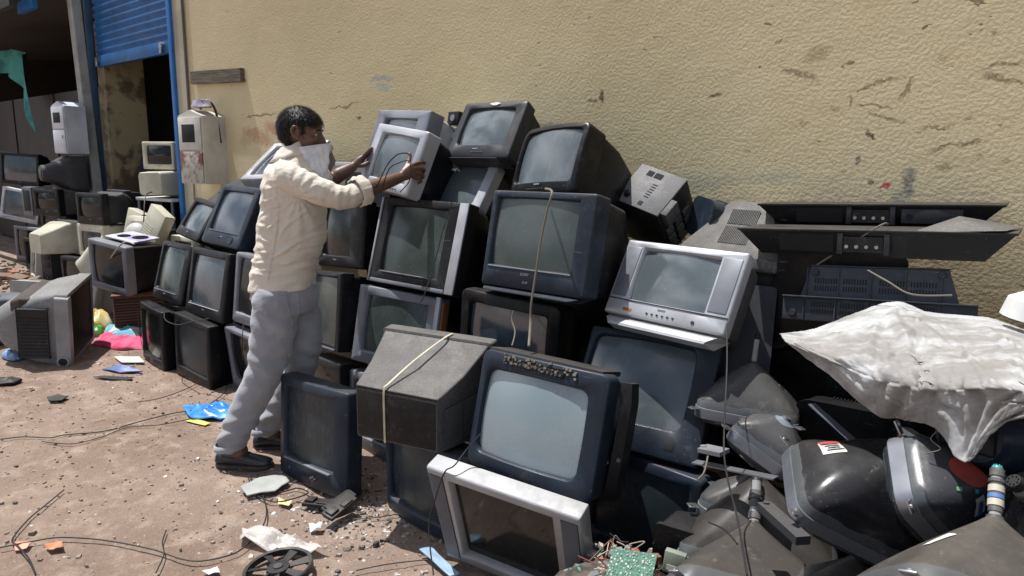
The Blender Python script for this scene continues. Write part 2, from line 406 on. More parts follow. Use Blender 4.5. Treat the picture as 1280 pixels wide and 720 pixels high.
CAMX, CAMU, CAMB = (0.760552, 0.649050, 0.017170), (-0.130487, 0.126891, 0.983296), (0.636030, -0.750088, 0.181200)
D = {'GC': {'c1': [[-4.059, 0.81, 0.006], [-4.008, 0.899, 0.006], [-3.903, 0.982, 0.006], [-3.88, 1.046, 0.006], [-3.795, 1.197, 0.006], [-3.799, 1.376, 0.006],
               [-3.794, 1.544, 0.006], [-3.755, 1.684, 0.006], [-3.865, 1.858, 0.006], [-3.962, 1.947, 0.006]],
        'c2': [[-3.875, 0.939, 0.006], [-3.733, 1.03, 0.006], [-3.72, 1.152, 0.006], [-3.762, 1.302, 0.006], [-3.674, 1.429, 0.006], [-3.642, 1.586, 0.006]],
        'c3': [[-4.132, 1.493, 0.006], [-4.094, 1.604, 0.006], [-4.149, 1.771, 0.006], [-4.23, 1.909, 0.006]],
        'c4': [[-3.218, 0.84, 0.006], [-3.13, 0.75, 0.006], [-3.05, 0.668, 0.006], [-2.926, 0.584, 0.006], [-2.856, 0.582, 0.006], [-2.731, 0.584, 0.006],
               [-2.608, 0.572, 0.006]],
        'c5': [[-2.891, 0.536, 0.006], [-2.855, 0.626, 0.006], [-2.81, 0.704, 0.006], [-2.665, 0.805, 0.006], [-2.473, 0.899, 0.006], [-2.336, 0.94, 0.006],
               [-2.269, 0.98, 0.006], [-2.23, 1.049, 0.006], [-2.232, 1.117, 0.006], [-2.299, 1.228, 0.006], [-2.391, 1.309, 0.006], [-2.519, 1.372, 0.006],
               [-2.676, 1.416, 0.006], [-2.771, 1.445, 0.006]],
        'c6': [[-2.569, 0.991, 0.006], [-2.489, 0.943, 0.006], [-2.404, 0.913, 0.006], [-2.31, 0.846, 0.006]],
        'c7': [[-2.769, 1.436, 0.006], [-2.594, 1.37, 0.006], [-2.475, 1.383, 0.006], [-2.433, 1.44, 0.006], [-2.425, 1.524, 0.006], [-2.497, 1.518, 0.006],
               [-2.527, 1.451, 0.006], [-2.617, 1.428, 0.006], [-2.708, 1.449, 0.006]],
        'c8': [[-2.106, 1.525, 0.006], [-2.05, 1.593, 0.006], [-1.995, 1.694, 0.006], [-1.945, 1.758, 0.006]],
        'c9': [[-1.81, 1.315, 0.006], [-1.764, 1.402, 0.006], [-1.702, 1.498, 0.006], [-1.632, 1.575, 0.006]]},
 'HC': {'h1': [[-1.636, 2.12, 1.331], [-1.513, 2.0, 1.326], [-1.518, 1.98, 1.263], [-1.528, 1.96, 1.153], [-1.531, 1.94, 1.036], [-1.534, 1.92, 0.919],
               [-1.52, 1.9, 0.849], [-1.445, 1.8, 0.799]],
        'h10': [[-3.511, 1.85, 0.545], [-3.443, 1.8, 0.475], [-3.458, 1.8, 0.337]],
        'h11': [[-0.735, 2.5, 1.082], [-0.535, 2.45, 1.241], [-0.512, 2.5, 1.252]],
        'h12': [[-0.522, 2.35, 1.114], [-0.453, 2.3, 1.093], [-0.382, 2.28, 1.066], [-0.284, 2.3, 1.074]],
        'h13': [[-0.724, 1.7, 0.644], [-0.71, 1.65, 0.619], [-0.705, 1.6, 0.616]],
        'h14': [[-1.713, 1.4, 0.752], [-1.719, 1.38, 0.686]],
        'h15': [[-0.583, 1.4, 0.625], [-0.526, 1.35, 0.65], [-0.476, 1.3, 0.658]],
        'h16': [[-6.745, 2.6, 0.656], [-6.717, 2.62, 0.881], [-6.848, 2.7, 1.057], [-6.946, 2.8, 1.088]],
        'h17': [[-6.849, 2.2, 0.148], [-6.403, 2.1, 0.379], [-5.793, 2.0, 0.657], [-5.531, 2.0, 0.787], [-5.338, 2.0, 0.792]],
        'h18': [[-10.826, 2.8, 0.072], [-9.665, 2.6, 0.404], [-9.225, 2.55, 0.586]],
        'h2': [[-2.126, 2.1, 1.265], [-2.18, 2.09, 1.122], [-2.222, 2.08, 0.976], [-2.204, 2.0, 0.844], [-2.23, 2.0, 0.811]],
        'h3': [[-1.669, 1.98, 0.865], [-1.668, 1.97, 0.828], [-1.634, 1.95, 0.79], [-1.606, 1.9, 0.751]],
        'h4': [[-0.803, 1.95, 0.961], [-0.752, 1.85, 0.881], [-0.707, 1.75, 0.797], [-0.661, 1.65, 0.703], [-0.585, 1.5, 0.692], [-0.498, 1.35, 0.683],
               [-0.416, 1.2, 0.662]],
        'h5': [[-1.406, 1.52, 0.575], [-1.447, 1.5, 0.517], [-1.459, 1.45, 0.47], [-1.493, 1.44, 0.44], [-1.513, 1.42, 0.357], [-1.526, 1.4, 0.247],
               [-1.451, 1.35, 0.134]],
        'h6': [[-2.461, 1.95, 1.303], [-2.388, 1.92, 1.354], [-2.314, 1.9, 1.414], [-2.274, 1.92, 1.454], [-2.243, 1.95, 1.458], [-2.223, 1.95, 1.432]],
        'h7': [[-2.416, 1.95, 1.308], [-2.334, 1.92, 1.39], [-2.27, 1.92, 1.418], [-2.21, 1.93, 1.425], [-2.211, 1.93, 1.349], [-2.297, 1.95, 1.295]],
        'h8': [[-4.572, 1.86, 0.423], [-4.459, 1.82, 0.394], [-4.241, 1.8, 0.403], [-4.107, 1.83, 0.44], [-3.938, 1.86, 0.483]],
        'h9': [[-4.975, 1.85, 0.39], [-4.923, 1.83, 0.259], [-4.848, 1.82, 0.105], [-4.721, 1.82, 0.09]]},
 'MAN': {'cuL': [0.321, 0.335, 1.366],
         'cuR': [0.615, -0.045, 1.288],
         'elL': [0.314, 0.33, 1.362],
         'elR': [0.524, -0.12, 1.276],
         'iL': [[0.502, 0.39, 1.44], [0.522, 0.395, 1.46], [0.538, 0.4, 1.477], [0.549, 0.403, 1.489]],
         'iR': [[0.785, 0.105, 1.407], [0.808, 0.13, 1.418], [0.831, 0.16, 1.422], [0.841, 0.175, 1.418]],
         'mL': [[0.504, 0.405, 1.436], [0.523, 0.411, 1.457], [0.543, 0.417, 1.477], [0.554, 0.42, 1.489]],
         'mR': [[0.792, 0.105, 1.392], [0.819, 0.13, 1.396], [0.839, 0.155, 1.389], [0.833, 0.175, 1.373]],
         'pL': [[0.494, 0.433, 1.42], [0.513, 0.441, 1.441], [0.529, 0.447, 1.457], [0.537, 0.45, 1.465]],
         'pR': [[0.781, 0.1, 1.359], [0.808, 0.125, 1.347], [0.825, 0.145, 1.336], [0.812, 0.16, 1.324]],
         'palmL': [[0.457, 0.37, 1.392], [0.483, 0.385, 1.416], [0.5, 0.4, 1.436]],
         'palmR': [[0.733, 0.07, 1.351], [0.764, 0.09, 1.373], [0.788, 0.105, 1.392]],
         'rL': [[0.501, 0.42, 1.428], [0.52, 0.427, 1.449], [0.54, 0.433, 1.469], [0.547, 0.436, 1.477]],
         'rR': [[0.792, 0.105, 1.374], [0.819, 0.13, 1.37], [0.835, 0.155, 1.358], [0.826, 0.17, 1.347]],
         'shL': [0.201, 0.17, 1.34],
         'shR': [0.299, -0.17, 1.343],
         'tL': [[0.48, 0.375, 1.412], [0.496, 0.375, 1.4], [0.52, 0.375, 1.405], [0.536, 0.38, 1.417]],
         'tR': [[0.75, 0.085, 1.38], [0.765, 0.11, 1.41], [0.774, 0.135, 1.443], [0.773, 0.145, 1.462]],
         'wrL': [0.457, 0.37, 1.392],
         'wrR': [0.733, 0.07, 1.351]},
 'MO': [-2.968, 1.551, 0.0],
 'P': {'bag': [-8.833, 2.73, 0.0],
       'basket': [-6.384, 2.286, 0.0],
       'bluebag': [-3.634, 1.681, 0.0],
       'bluefrag': [-4.794, 1.679, 0.0],
       'chair': [-9.736, 2.625, 0.0],
       'cloth': [-6.299, 2.158, 0.0],
       'cloth2': [-6.954, 2.277, 0.0],
       'dark1': [-5.121, 1.091, 0.0],
       'dark2': [-4.556, 1.212, 0.0],
       'fan': [-2.036, 1.143, 0.0],
       'gbox': [-1.028, 2.132, 0.0],
       'gmon': [-7.525, 1.856, -0.0],
       'gpan': [-7.9, 2.189, 0.0],
       'gtv': [-5.449, 1.412, 0.0],
       'junk': [-2.269, 1.478, 0.0],
       'leftdark': [-5.934, 1.286, 0.0],
       'pap2': [-2.499, 1.453, 0.0],
       'paper1': [-2.45, 1.45, 0.0],
       'pcb': [-1.116, 2.019, 0.0],
       'plate': [-2.656, 1.481, 0.0],
       'post': [-10.673, 2.599, 0.0],
       'rocks': [-9.886, 2.65, 0.0],
       'rubble': [-9.736, 2.625, 0.0],
       'sheet': [-2.224, 1.195, 0.0],
       'slab': [-12.213, 5.087, 0.0],
       'tag': [-2.349, 1.794, 0.0],
       'tile': [-5.111, 1.819, 0.0],
       'tile2': [-2.765, 2.327, 0.0],
       'white1': [-2.169, 1.399, 0.0],
       'yel': [-3.539, 1.639, 0.0]},
 'SACK': [[[-0.659, 2.0, 0.941], [-0.621, 2.15, 0.935], [-0.553, 2.3, 0.967], [-0.443, 2.4, 1.015], [-0.355, 2.42, 0.99], [-0.241, 2.42, 1.0],
           [-0.147, 2.4, 0.995], [-0.018, 2.35, 0.965], [0.132, 2.3, 0.923]],
          [[-0.64, 1.95, 0.951], [-0.559, 2.0, 0.959], [-0.48, 2.05, 0.987], [-0.392, 2.1, 1.016], [-0.296, 2.1, 1.021], [-0.197, 2.1, 1.023],
           [-0.1, 2.05, 1.022], [0.011, 2.0, 0.995], [0.14, 1.9, 0.966]],
          [[-0.625, 1.92, 0.955], [-0.515, 1.85, 0.969], [-0.419, 1.85, 0.987], [-0.32, 1.85, 0.993], [-0.237, 1.85, 1.006], [-0.147, 1.8, 1.024],
           [-0.057, 1.7, 1.038], [0.039, 1.65, 1.023], [0.146, 1.6, 0.988]],
          [[-0.614, 1.9, 0.958], [-0.487, 1.77, 0.973], [-0.375, 1.7, 0.986], [-0.275, 1.66, 0.993], [-0.195, 1.6, 1.011], [-0.113, 1.53, 1.039],
           [-0.033, 1.47, 1.054], [0.048, 1.42, 1.048], [0.138, 1.38, 1.019]],
          [[-0.606, 1.89, 0.957], [-0.475, 1.76, 0.957], [-0.354, 1.68, 0.933], [-0.264, 1.64, 0.935], [-0.195, 1.585, 0.953], [-0.111, 1.51, 1.004],
           [-0.03, 1.46, 1.034], [0.056, 1.41, 1.034], [0.147, 1.37, 1.0]],
          [[-0.602, 1.89, 0.953], [-0.47, 1.78, 0.924], [-0.337, 1.71, 0.867], [-0.262, 1.67, 0.883], [-0.198, 1.61, 0.898], [-0.131, 1.54, 0.865],
           [-0.097, 1.5, 0.957], [-0.03, 1.46, 1.011], [0.065, 1.41, 1.009]]],
 'STRAP': [[-1.844, 1.78, 0.768], [-1.765, 1.6, 0.741], [-1.641, 1.4, 0.746], [-1.586, 1.295, 0.744], [-1.585, 1.29, 0.675], [-1.578, 1.285, 0.566]],
 'T': {'C1b': [-0.83, 2.262, 0.762],
       'C1t': [-0.863, 2.327, 0.844],
       'C2b': [-0.602, 1.918, 0.668],
       'C3l': [-0.495, 1.666, 0.662],
       'C3m': [-0.296, 1.489, 0.665],
       'C3t': [-0.254, 1.714, 0.783],
       'C4l': [-0.228, 1.564, 0.805],
       'C4m': [-0.153, 1.528, 0.825],
       'C4t': [-0.043, 1.547, 0.858],
       'C5b': [-0.057, 1.261, 0.872],
       'C5t': [-0.064, 1.272, 0.952],
       'C6b': [-0.58, 1.695, 0.498],
       'C6t': [-0.594, 1.724, 0.608],
       'book': [-0.271, 1.772, 0.801],
       'br1': [-0.521, 1.578, 0.618],
       'br2': [-0.394, 1.468, 0.624],
       'dk': [-0.087, 1.616, 0.91],
       'lA': [-0.806, 1.798, 0.569],
       'lB': [-0.557, 1.761, 0.612],
       'pcbp': [-0.801, 1.442, 0.391],
       'plA': [-0.783, 1.796, 0.619],
       'plB': [-0.711, 1.784, 0.63],
       'plate': [-0.728, 1.792, 0.613],
       'plate2': [-0.523, 1.753, 0.621],
       'strip1': [-0.506, 1.834, 0.813],
       'strip2': [-0.38, 1.743, 0.777]},
 'TV': {'L1': [-11.082, 2.897, 1.02, 39.079, 1.738, -6.803, 0.577, 0.394],
        'L10': [-9.188, 2.801, 0.093, 18.054, 8.24, -3.462, 0.191, 0.375],
        'L11': [-8.104, 2.606, 0.24, 14.242, 7.16, -4.202, 0.359, 0.267],
        'L12': [-10.911, 2.799, 0.042, 15.743, -2.94, -2.486, 0.53, 0.448],
        'L14': [-6.947, 2.806, 0.787, 11.141, 5.25, -0.778, 0.324, 0.229],
        'L16': [-6.484, 2.607, 0.651, 24.846, 6.984, 10.011, 0.254, 0.148],
        'L17': [-5.696, 2.009, 0.4, 3.882, -7.278, 19.443, 0.341, 0.292],
        'L18': [-6.582, 2.109, 0.22, 5.532, 11.768, 0.749, 0.279, 0.207],
        'L2': [-11.068, 2.899, 0.548, 19.202, 6.315, -11.257, 0.54, 0.421],
        'L20': [-7.298, 3.105, 1.327, 22.082, 7.589, 0.476, 0.37, 0.221],
        'L21': [-7.415, 3.103, 1.062, 28.375, -0.172, 0.853, 0.445, 0.248],
        'L22': [-8.905, 2.8, 1.446, 10.893, 2.237, -2.639, 0.244, 0.536],
        'L23': [-5.899, 2.75, 1.207, 17.526, 5.439, -1.699, 0.302, 0.587],
        'L3': [-10.307, 2.8, 0.726, 24.65, 6.815, -1.493, 0.159, 0.309],
        'L4': [-8.897, 2.606, 0.77, 21.546, 2.612, 1.988, 0.39, 0.262],
        'L5': [-9.57, 2.907, 1.017, 15.334, 3.744, -1.558, 0.259, 0.177],
        'L6': [-8.673, 2.598, 0.587, 17.239, -8.675, 0.29, 0.555, 0.209],
        'L7': [-7.583, 2.606, 0.786, 14.07, 5.034, 0.449, 0.391, 0.262],
        'L8': [-7.731, 2.607, 0.577, 12.751, 3.908, 6.397, 0.334, 0.186],
        'L9': [-9.721, 2.707, 0.202, 9.205, 3.081, -1.723, 0.317, 0.234],
        'T1': [-4.869, 1.874, -0.003, -4.615, 0.513, 1.495, 0.435, 0.416],
        'T11': [-4.169, 2.406, 1.299, 8.291, 52.92, -4.701, 0.52, 0.414],
        'T14': [-3.03, 2.145, 0.863, -4.005, 6.874, -3.562, 0.434, 0.352],
        'T15': [-3.058, 2.029, 0.443, -12.261, 6.432, -5.133, 0.472, 0.407],
        'T16': [-3.024, 2.001, -0.004, -7.545, 2.032, -4.356, 0.459, 0.392],
        'T17': [-2.547, 1.967, -0.001, -6.798, 4.486, -4.231, 0.463, 0.398],
        'T18': [-3.006, 2.422, 1.272, -5.228, 17.49, 3.089, 0.503, 0.453],
        'T19': [-2.688, 2.158, 1.286, -0.556, 19.935, 7.678, 0.404, 0.329],
        'T2': [-4.298, 1.895, -0.008, 0.892, -0.194, 3.343, 0.463, 0.426],
        'T21': [-2.765, 2.633, 1.361, -7.164, 15.375, 1.557, 0.31, 0.259],
        'T22': [-2.316, 2.436, 1.45, 4.122, 31.684, -0.33, 0.394, 0.324],
        'T23': [-2.395, 2.36, 1.218, 1.809, 34.236, 1.332, 0.334, 0.26],
        'T24': [-1.794, 2.251, 1.308, -8.607, 23.558, -5.149, 0.381, 0.319],
        'T25': [-1.656, 2.053, 0.934, -0.27, 11.737, -0.678, 0.518, 0.394],
        'T26': [-2.446, 2.113, 0.832, 3.149, 15.344, 0.535, 0.581, 0.431],
        'T27': [-2.511, 2.049, 0.427, 20.283, 11.247, 3.354, 0.502, 0.399],
        'T28': [-1.793, 2.055, 0.512, 6.041, 0.96, 2.433, 0.49, 0.378],
        'T29': [-1.138, 2.157, 0.876, -5.948, 28.024, 0.001, 0.505, 0.302],
        'T3': [-3.748, 2.011, 0.004, -1.274, -6.375, 1.637, 0.52, 0.399],
        'T30': [-1.579, 1.311, 0.55, 1.114, 5.921, -6.908, 0.381, 0.173],
        'T31': [-1.348, 1.66, 0.369, 5.902, 13.835, 0.818, 0.507, 0.417],
        'T32': [-1.177, 2.043, 0.414, 8.279, 27.85, 0.777, 0.513, 0.439],
        'T33': [-1.92, 1.638, 0.001, -2.041, -0.556, -0.92, 0.384, 0.302],
        'T34': [-1.332, 1.608, 0.028, 8.88, -19.393, 2.465, 0.56, 0.426],
        'T35': [-1.189, 2.06, 0.018, -7.677, 17.94, -5.272, 0.349, 0.292],
        'T4': [-4.83, 1.97, 0.445, -1.847, 15.236, -0.261, 0.489, 0.414],
        'T5': [-4.244, 1.959, 0.423, -0.179, 10.546, -0.014, 0.506, 0.434],
        'T6': [-3.679, 1.995, 0.444, -0.539, 6.66, 0.52, 0.52, 0.425],
        'T7': [-4.876, 2.16, 0.876, -0.497, 31.979, 5.742, 0.391, 0.305],
        'T8': [-4.202, 2.069, 0.881, 0.509, 25.102, 1.494, 0.488, 0.412],
        'T9': [-3.909, 2.186, 0.843, -2.653, 15.684, -1.356, 0.52, 0.397],
        'TB': [-2.487, 1.564, 0.005, 0.862, 4.47, -2.005, 0.5, 0.465]},
 'W': {'blue': [-3.723, 3.0, 1.926],
       'board1': [-6.281, 2.97, 2.125],
       'board2': [-5.486, 2.97, 2.169],
       'c5': [-0.707, 3.0, 0.982],
       'chip1': [-0.699, 3.0, 1.543],
       'crk': [-5.253, 3.0, 1.764],
       'crk2': [-4.125, 3.0, 1.786],
       'dk1': [-1.968, 3.0, 1.766],
       'dk2': [-1.356, 3.0, 1.734],
       'dk3': [-4.946, 3.0, 1.876],
       'grn': [-1.432, 3.0, 1.345],
       'grn2': [-1.082, 3.0, 1.374],
       'low': [-0.258, 3.0, 1.068],
       'patch': [-0.56, 3.0, 1.359],
       'patch2': [-0.649, 3.0, 1.675],
       'patch3': [-0.306, 3.0, 1.756],
       'patch4': [-1.013, 3.0, 1.912],
       'red': [-5.267, 3.0, 1.618],
       'red2': [-5.057, 3.0, 1.665],
       'redp': [-0.638, 3.0, 1.365],
       'rust': [-5.583, 3.0, 1.675]}}
# ------------------------------------------------------------------ the pile of televisions
PILE = 'discarded televisions stacked against the wall'
def S_(**k): return k
def btns(n, x0, dx, z, r=.004): return [(x0+i*dx, z, r) for i in range(n)]
TVS = {
# bottom row, left to right
'T1': (S_(fm=BLK, sm=S_BLK, mg=(.03,.035,.04,.06), D=.38, bow=.01), 'glossy black television at the far left end of the bottom row'),
'T2': (S_(fm=BLK, sm=S_MUR, mg=(.035,.045,.05,.07), D=.40, vent='r', badge=False), 'black television second from the left in the bottom row'),
'T3': (S_(fm=SILVD, hm=CHAR, sm=S_BLK, mg=(.03,.04,.03,.06), D=.38), 'grey topped television in the bottom row directly behind the shins of the man'),
'T16': (S_(fm=BLK2, sm=S_BLK, D=.40), 'dusty black television in the bottom row just right of the grey trousers'),
'T17': (S_(fm=SILVD, hm=CHAR, sm=S_DARK, D=.38), 'strip of dull silver bezel showing beneath the silver set with a wood coloured edge'),
'T33': (S_(fm=NAVY, sm=S_MUR, mg=(.03,.03,.03,.055), D=.36, bow=.03, rad=.02, badge=False), 'dark rounded television on the ground under the set that shows its back'),
'T34': (S_(fm=SILVW, hm=SILVD, sm=S_BLK, mg=(.085,.095,.035,.045), D=.16, bw=.8, bh=.7, st=.0, bd=.07, rad=.004, orad=.004, btn=[], sb=.0, lip=.02,
        spk=[(-.272,-.215,.02,.40),(.215,.272,.02,.40)], km=SILVD, bx=.13), 'big silver television with a flat dark screen, tipped forward at the bottom edge'),
'T35': (S_(fm=NAVY, hm=BLK2, sm=S_MUR, mg=(.03,.045,.045,.05), D=.36, rad=.02), 'dark television at the bottom of the right column, beside the picture tubes'),
'TB': (S_(fm=NAVY, hm=BLK, sm=S_MUR, mg=(.045,.085,.045,.095), D=.12, bd=.10, bw=.9, bh=.9, st=.0, bow=.018, rad=.014, sb=.6,
        btn=[(.02,.045,.006),(.034,.052,.006),(.034,.036,.006),(.048,.045,.006),(-.15,.05,.007)], badge=False, trim=[(-.19,.15,.088,.096,SILVD,'screen_rim')]), 'blue-grey television standing alone on the dirt by the shoe of the man'),
# second row
'T4': (S_(fm=BLK, sm=S_GRN, mg=(.04,.075,.04,.075), D=.40, bow=.012, rad=.03, trim=[(-.2,.16,.062,.068,SILVD,'screen_rim')]), 'black television with rounded corners at the left end of the second row'),
'T5': (S_(fm=BLK, sm=S_BLUE, mg=(.04,.055,.045,.075), D=.40, rad=.01, trim=[(-.21,.19,.066,.071,SILV,'screen_rim')]), 'black television in the second row with a cloudy screen underlined by a bright rim'),
'T6': (S_(fm=SILVD, hm=BLK, sm=S_BLK, mg=(.035,.04,.03,.06), D=.38), 'dull silver edged television in the second row, half hidden by the man'),
'T15': (S_(fm=BLK, sm=S_GRN, mg=(.04,.05,.03,.03), D=.42, rad=.006, badge=False, trim=[(-.20,.19,.0,.012,SILVD,'screen_rim')]), 'black square edged television right of the trousers of the man, second row'),
'T27': (S_(fm=SILVD, hm=BLK, sm=S_GRN, mg=(.06,.075,.045,.06), D=.40, rad=.006, orad=.006, trim=[(.225,.249,.01,.39,SILV,'side_strip')]), 'dull silver television with a wood coloured strip down its right edge'),
'T28': (S_(fm=BLK, sm=S_BLUE, mg=(.05,.055,.05,.06), D=.40, rad=.03, bow=.015), 'dark television with a bluish screen directly below the navy set with the cord'),
'T32': (S_(fm=NAVY, hm=BLK, sm=S_GREY, mg=(.03,.085,.03,.105), D=.42, bul=.025, orad=.03, badge=False, panel=(.13,.165,.035,.065), pm=DARKIN), 'blue-grey television with broad screen and square button hole, under the bright silver set'),
'T31': (S_(fm=NAVY, hm=BLK, sm=S_PALE, mg=(.035,.07,.065,.055), D=.36, bd=.09, bul=.02, orad=.03, rad=.03, bow=.012, vent='r', st=.05,
        btn=[(-.10+i*.016, .385+.004*math.sin(i*.5), .005) for i in range(12)], badge=False), 'blue-grey television with a pale screen and its top controls broken open'),
# third row
'T7': (S_(fm=BLK2, hm=BLK2, sm=S_GREY, mg=(.045,.04,.04,.06), D=.34, bow=.01, rad=.02), 'leaning black television at the left end of the third row'),
'T8': (S_(fm=NAVY, hm=CHAR, sm=S_BLUE, mg=(.05,.06,.045,.09), D=.40, rad=.03, btn=[(.12,.045,.028),(-.03,.05,.006)], bm=NAVY, trim=[(-.19,.18,.088,.092,SILVD,'screen_rim')]), 'blue-grey television with a big round knob at its lower right'),
'T9': (S_(fm=BLK, sm=S_DARK, D=.36), 'dark television squeezed between the round knobbed one and the cream shirt'),
'T14': (S_(fm=BLK, sm=S_BLK, mg=(.04,.13,.03,.06), D=.40, rad=.01), 'black television level with the belly of the man, wide strip beside its screen'),
'T26': (S_(fm=BLK2, hm=BLK, sm=S_GRN, mg=(.075,.12,.04,.065), D=.40, rad=.008, orad=.006, badge=False,
        trim=[(-.288,-.275,.004,.428,SILV,'silver_edge'),(.235,.288,.004,.428,SILV,'silver_edge'),(-.27,.23,.004,.022,SILVD,'silver_edge'),(-.2,.13,.058,.064,SILVD,'screen_rim')],
        btn=btns(7,-.12,.02,.41,.0035)), 'black television framed by silver strips at both sides, dusty dark screen'),
'T25': (S_(fm=NAVY, hm=BLK2, sm=S_GRN, mg=(.03,.075,.03,.085), D=.46, bd=.10, st=.14, rad=.012, orad=.006, vent='r', txt='SONY', tp=(-.03,.060,.016,SILVD), lipb=(.02,.03),
        btn=[(-.03,.028,.006),(-.015,.028,.006)], trim=[(-.232,.19,.078,.083,SILVD,'screen_rim')]), 'navy television with a dusty cord hanging down over its dark screen'),
'T29': (S_(fm=SILV, hm=DGREY, sm=S_GREY, mg=(.085,.095,.03,.065), D=.42, bw=.42, bh=.5, bd=.05, rad=.006, orad=.006, bow=.0, vent='t', sb=1.,
         lipb=(.045,.015), lm=SILV, btn=btns(6,-.06,.022,.022,.004)+[(.13,.022,.007)], bm=CHAR,
        panel=(-.17,-.13,.018,.030), pm=WOODP, trim=[(-.240,-.176,.072,.272,SILVD,'speaker_grille'),(.168,.240,.072,.272,SILVD,'speaker_grille'),(-.25,.25,.058,.061,CHAR,'seam')]), 'bright silver television with a speaker at each side of the screen'),
# upper rows
'T11': (S_(fm=SILV, hm=SILVD, sm=S_BLUE, mg=(.05,.05,.045,.05), D=.30, rad=.006), 'silver framed television lying back behind the shoulder of the man'),
'T19': (S_(fm=SILV, hm=BLK, sm=S_GREY, mg=(.06,.05,.045,.055), D=.34, bd=.09, rad=.012, orad=.008, bul=.01, btn=btns(4,.05,.02,.02,.004)), 'small silver television held in both hands by the man'),
'T18': (S_(fm=SILVD, hm=WHITE, sm=S_BLUE, mg=(.09,.10,.05,.11), D=.36, bd=.10, rad=.004, orad=.004), 'square grey television standing right behind the silver one held by the man'),
'T21': (S_(fm=WHITE, hm=WHITE, sm=S_GREY, mg=(.035,.035,.06,.04), D=.25, rad=.006, btn=btns(7,-.07,.018,.238,.004)), 'white fronted television with small marks, wedged behind the top of the pile'),
'T23': (S_(fm=SILV, hm=CHAR, sm=S_GREY, mg=(.022,.055,.02,.02), D=.36, rad=.01, bul=.01, bow=.012), 'television with a curved silver frame, under the topmost dark set'),
'T22': (S_(fm=CHAR, hm=BLK2, sm=S_GREY, mg=(.045,.06,.04,.075), D=.36, rad=.016, bul=.012, lipb=(.015,.02), btn=btns(6,-.03,.012,.03,.003), bx=-.02), 'charcoal television at the very top with a white scuff on its rim'),
'T24': (S_(fm=BLK, hm=BLK, sm=S_GREY, mg=(.025,.03,.03,.055), D=.46, bd=.14, st=.12, bw=.72, bh=.72, rad=.03, bow=.02, cv=.012, bul=.02, lipb=(.02,.025), btn=btns(8,-.06,.013,.02,.003)), 'bulging black television on top of the navy set with the cord'),
}
OV = {  # poses refined by hand: x, y, z, yaw, lean, roll, W, H
'T33': (-1.86, 1.66, 0., -2., 0., -1., .50, .36),
'T35': (-1.12, 2.04, .0, -4., 3., 0., .47, .39),
'T30': (-1.978, 1.897, .371, 198.5, 2.2, -1.4, .491, .378),
'T27': (-2.51, 2.049, .43, 10., 10., 2., .51, .385),
}
for k, (st, label) in TVS.items():
    p = OV.get(k) or D['TV'][k]
    o = make_tv('crt_television', st, p[6], p[7]); pose(o, *p[:6]); tag(o, label, 'television', PILE)
    st['obj'] = o
# extra bits of single sets
o27 = TVS['T27'][0]['obj']
q = MB(); q.box((.2535, .012, .02), (.262, .06, .365), bev=.002); q.build('wood_edge', WOODP, o27)
o22 = TVS['T22'][0]['obj']
q = MB(); q.loft([[(.0+.03*math.cos(a)*(1+.3*math.sin(3*a)), -.003, .306+.010*math.sin(a)) for a in [i*.5236 for i in range(12)]], [(.0+.026*math.cos(a), -.0045, .306+.008*math.sin(a)) for a in [i*.5236 for i in range(12)]]]); q.build('white_scuff', WHITE, o22)
# broken open housing panel, coax socket and spring on the pale screened set
o31 = TVS['T31'][0]['obj']
q = MB(); a = [(.240, .12, .0), (.256, .10, .06), (.262, .095, .20), (.262, .095, .33), (.250, .10, .395)]
q.loft([[(x, y, z), (x+.03, y+.02, z), (x+.03, y+.08, z), (x+.022, y+.08, z), (x+.022, y+.028, z), (x-.006, y+.008, z)] for x, y, z in a]); q.build('loose_side_panel', BLK2, o31)
q = MB(); q.box((-.235, .02, .405), (.22, .16, .425), bev=.006); q.build('loose_top_cover', BLK2, o31)
q = MB(); q.cyl((.26, .12, .14), (.285, .10, .145), .008, n=12); q.build('aerial_socket', STEEL, o31)
q = MB(); q.tube([(.225+.002*i, .085+.006*math.cos(i*1.3), .13+.006*math.sin(i*1.3)) for i in range(18)], .0012, 5); q.build('spring', STEEL, o31)
q = MB(); q.box((-.115, -.001, .372), (.09, .004, .402), bev=.006); q.build('broken_control_hole', DARKIN, o31)
dm = plastic('crumbled_dirt', (.23, .2, .15), .9, .9)
q = MB()
for i in range(60):
    x = random.uniform(-.16, .14); z = .392+random.uniform(-.012, .022); r_ = random.uniform(.001, .004)
    q.box((x-r_, -.0025-r_*.4, z-r_), (x+r_*random.uniform(1, 2), .003, z+r_))
q.build('dirt_crumbs', dm, o31)

# set that shows its back
t30 = make_tv('crt_television', S_(fm=DGREY, hm=DGREY, sm=S_DARK, D=.37, bw=.72, bh=.57, bz=.033, st=.02, bd=.07, mg=(.04,.04,.04,.05), vent='l', vm=plastic('dusty_rib', (.12, .118, .115), .6, 1.), hr=.008), .491, .378)
pose(t30, *OV['T30'][:6]); tag(t30, 'dusty dark television turned round to show its back, tied with a pale strap', 'television', PILE)
q = MB(); q.box((-.165, .3685, .045), (.165, .3725, .225), bev=.002); q.build('rear_panel', BLK2, t30)
q = MB()
for i in range(52): q.box((-.168+i*.0065, .366, .234), (-.165+i*.0065, .372, .244))
q.build('rear_rib', BLK2, t30, smooth=False)
t30.rotation_mode = 'QUATERNION'
strapm = simple('pale_strap', (.55, .5, .38), .7)
q = MB()
ST = [(-.06, .03, .381), (-.05, .09, .375), (0, .22, .322), (.04, .35, .262), (.045, .376, .245), (.045, .378, .14), (.045, .376, .035)]
L_ = []
P_ = smooth_path(ST, 5)
for p in P_: L_.append([p+Vector((-.004, 0, .001)), p+Vector((.004, 0, .001)), p+Vector((.004, .0015, .003)), p+Vector((-.004, .0015, .003))])
q.loft(L_); q.build('strap', strapm, t30)

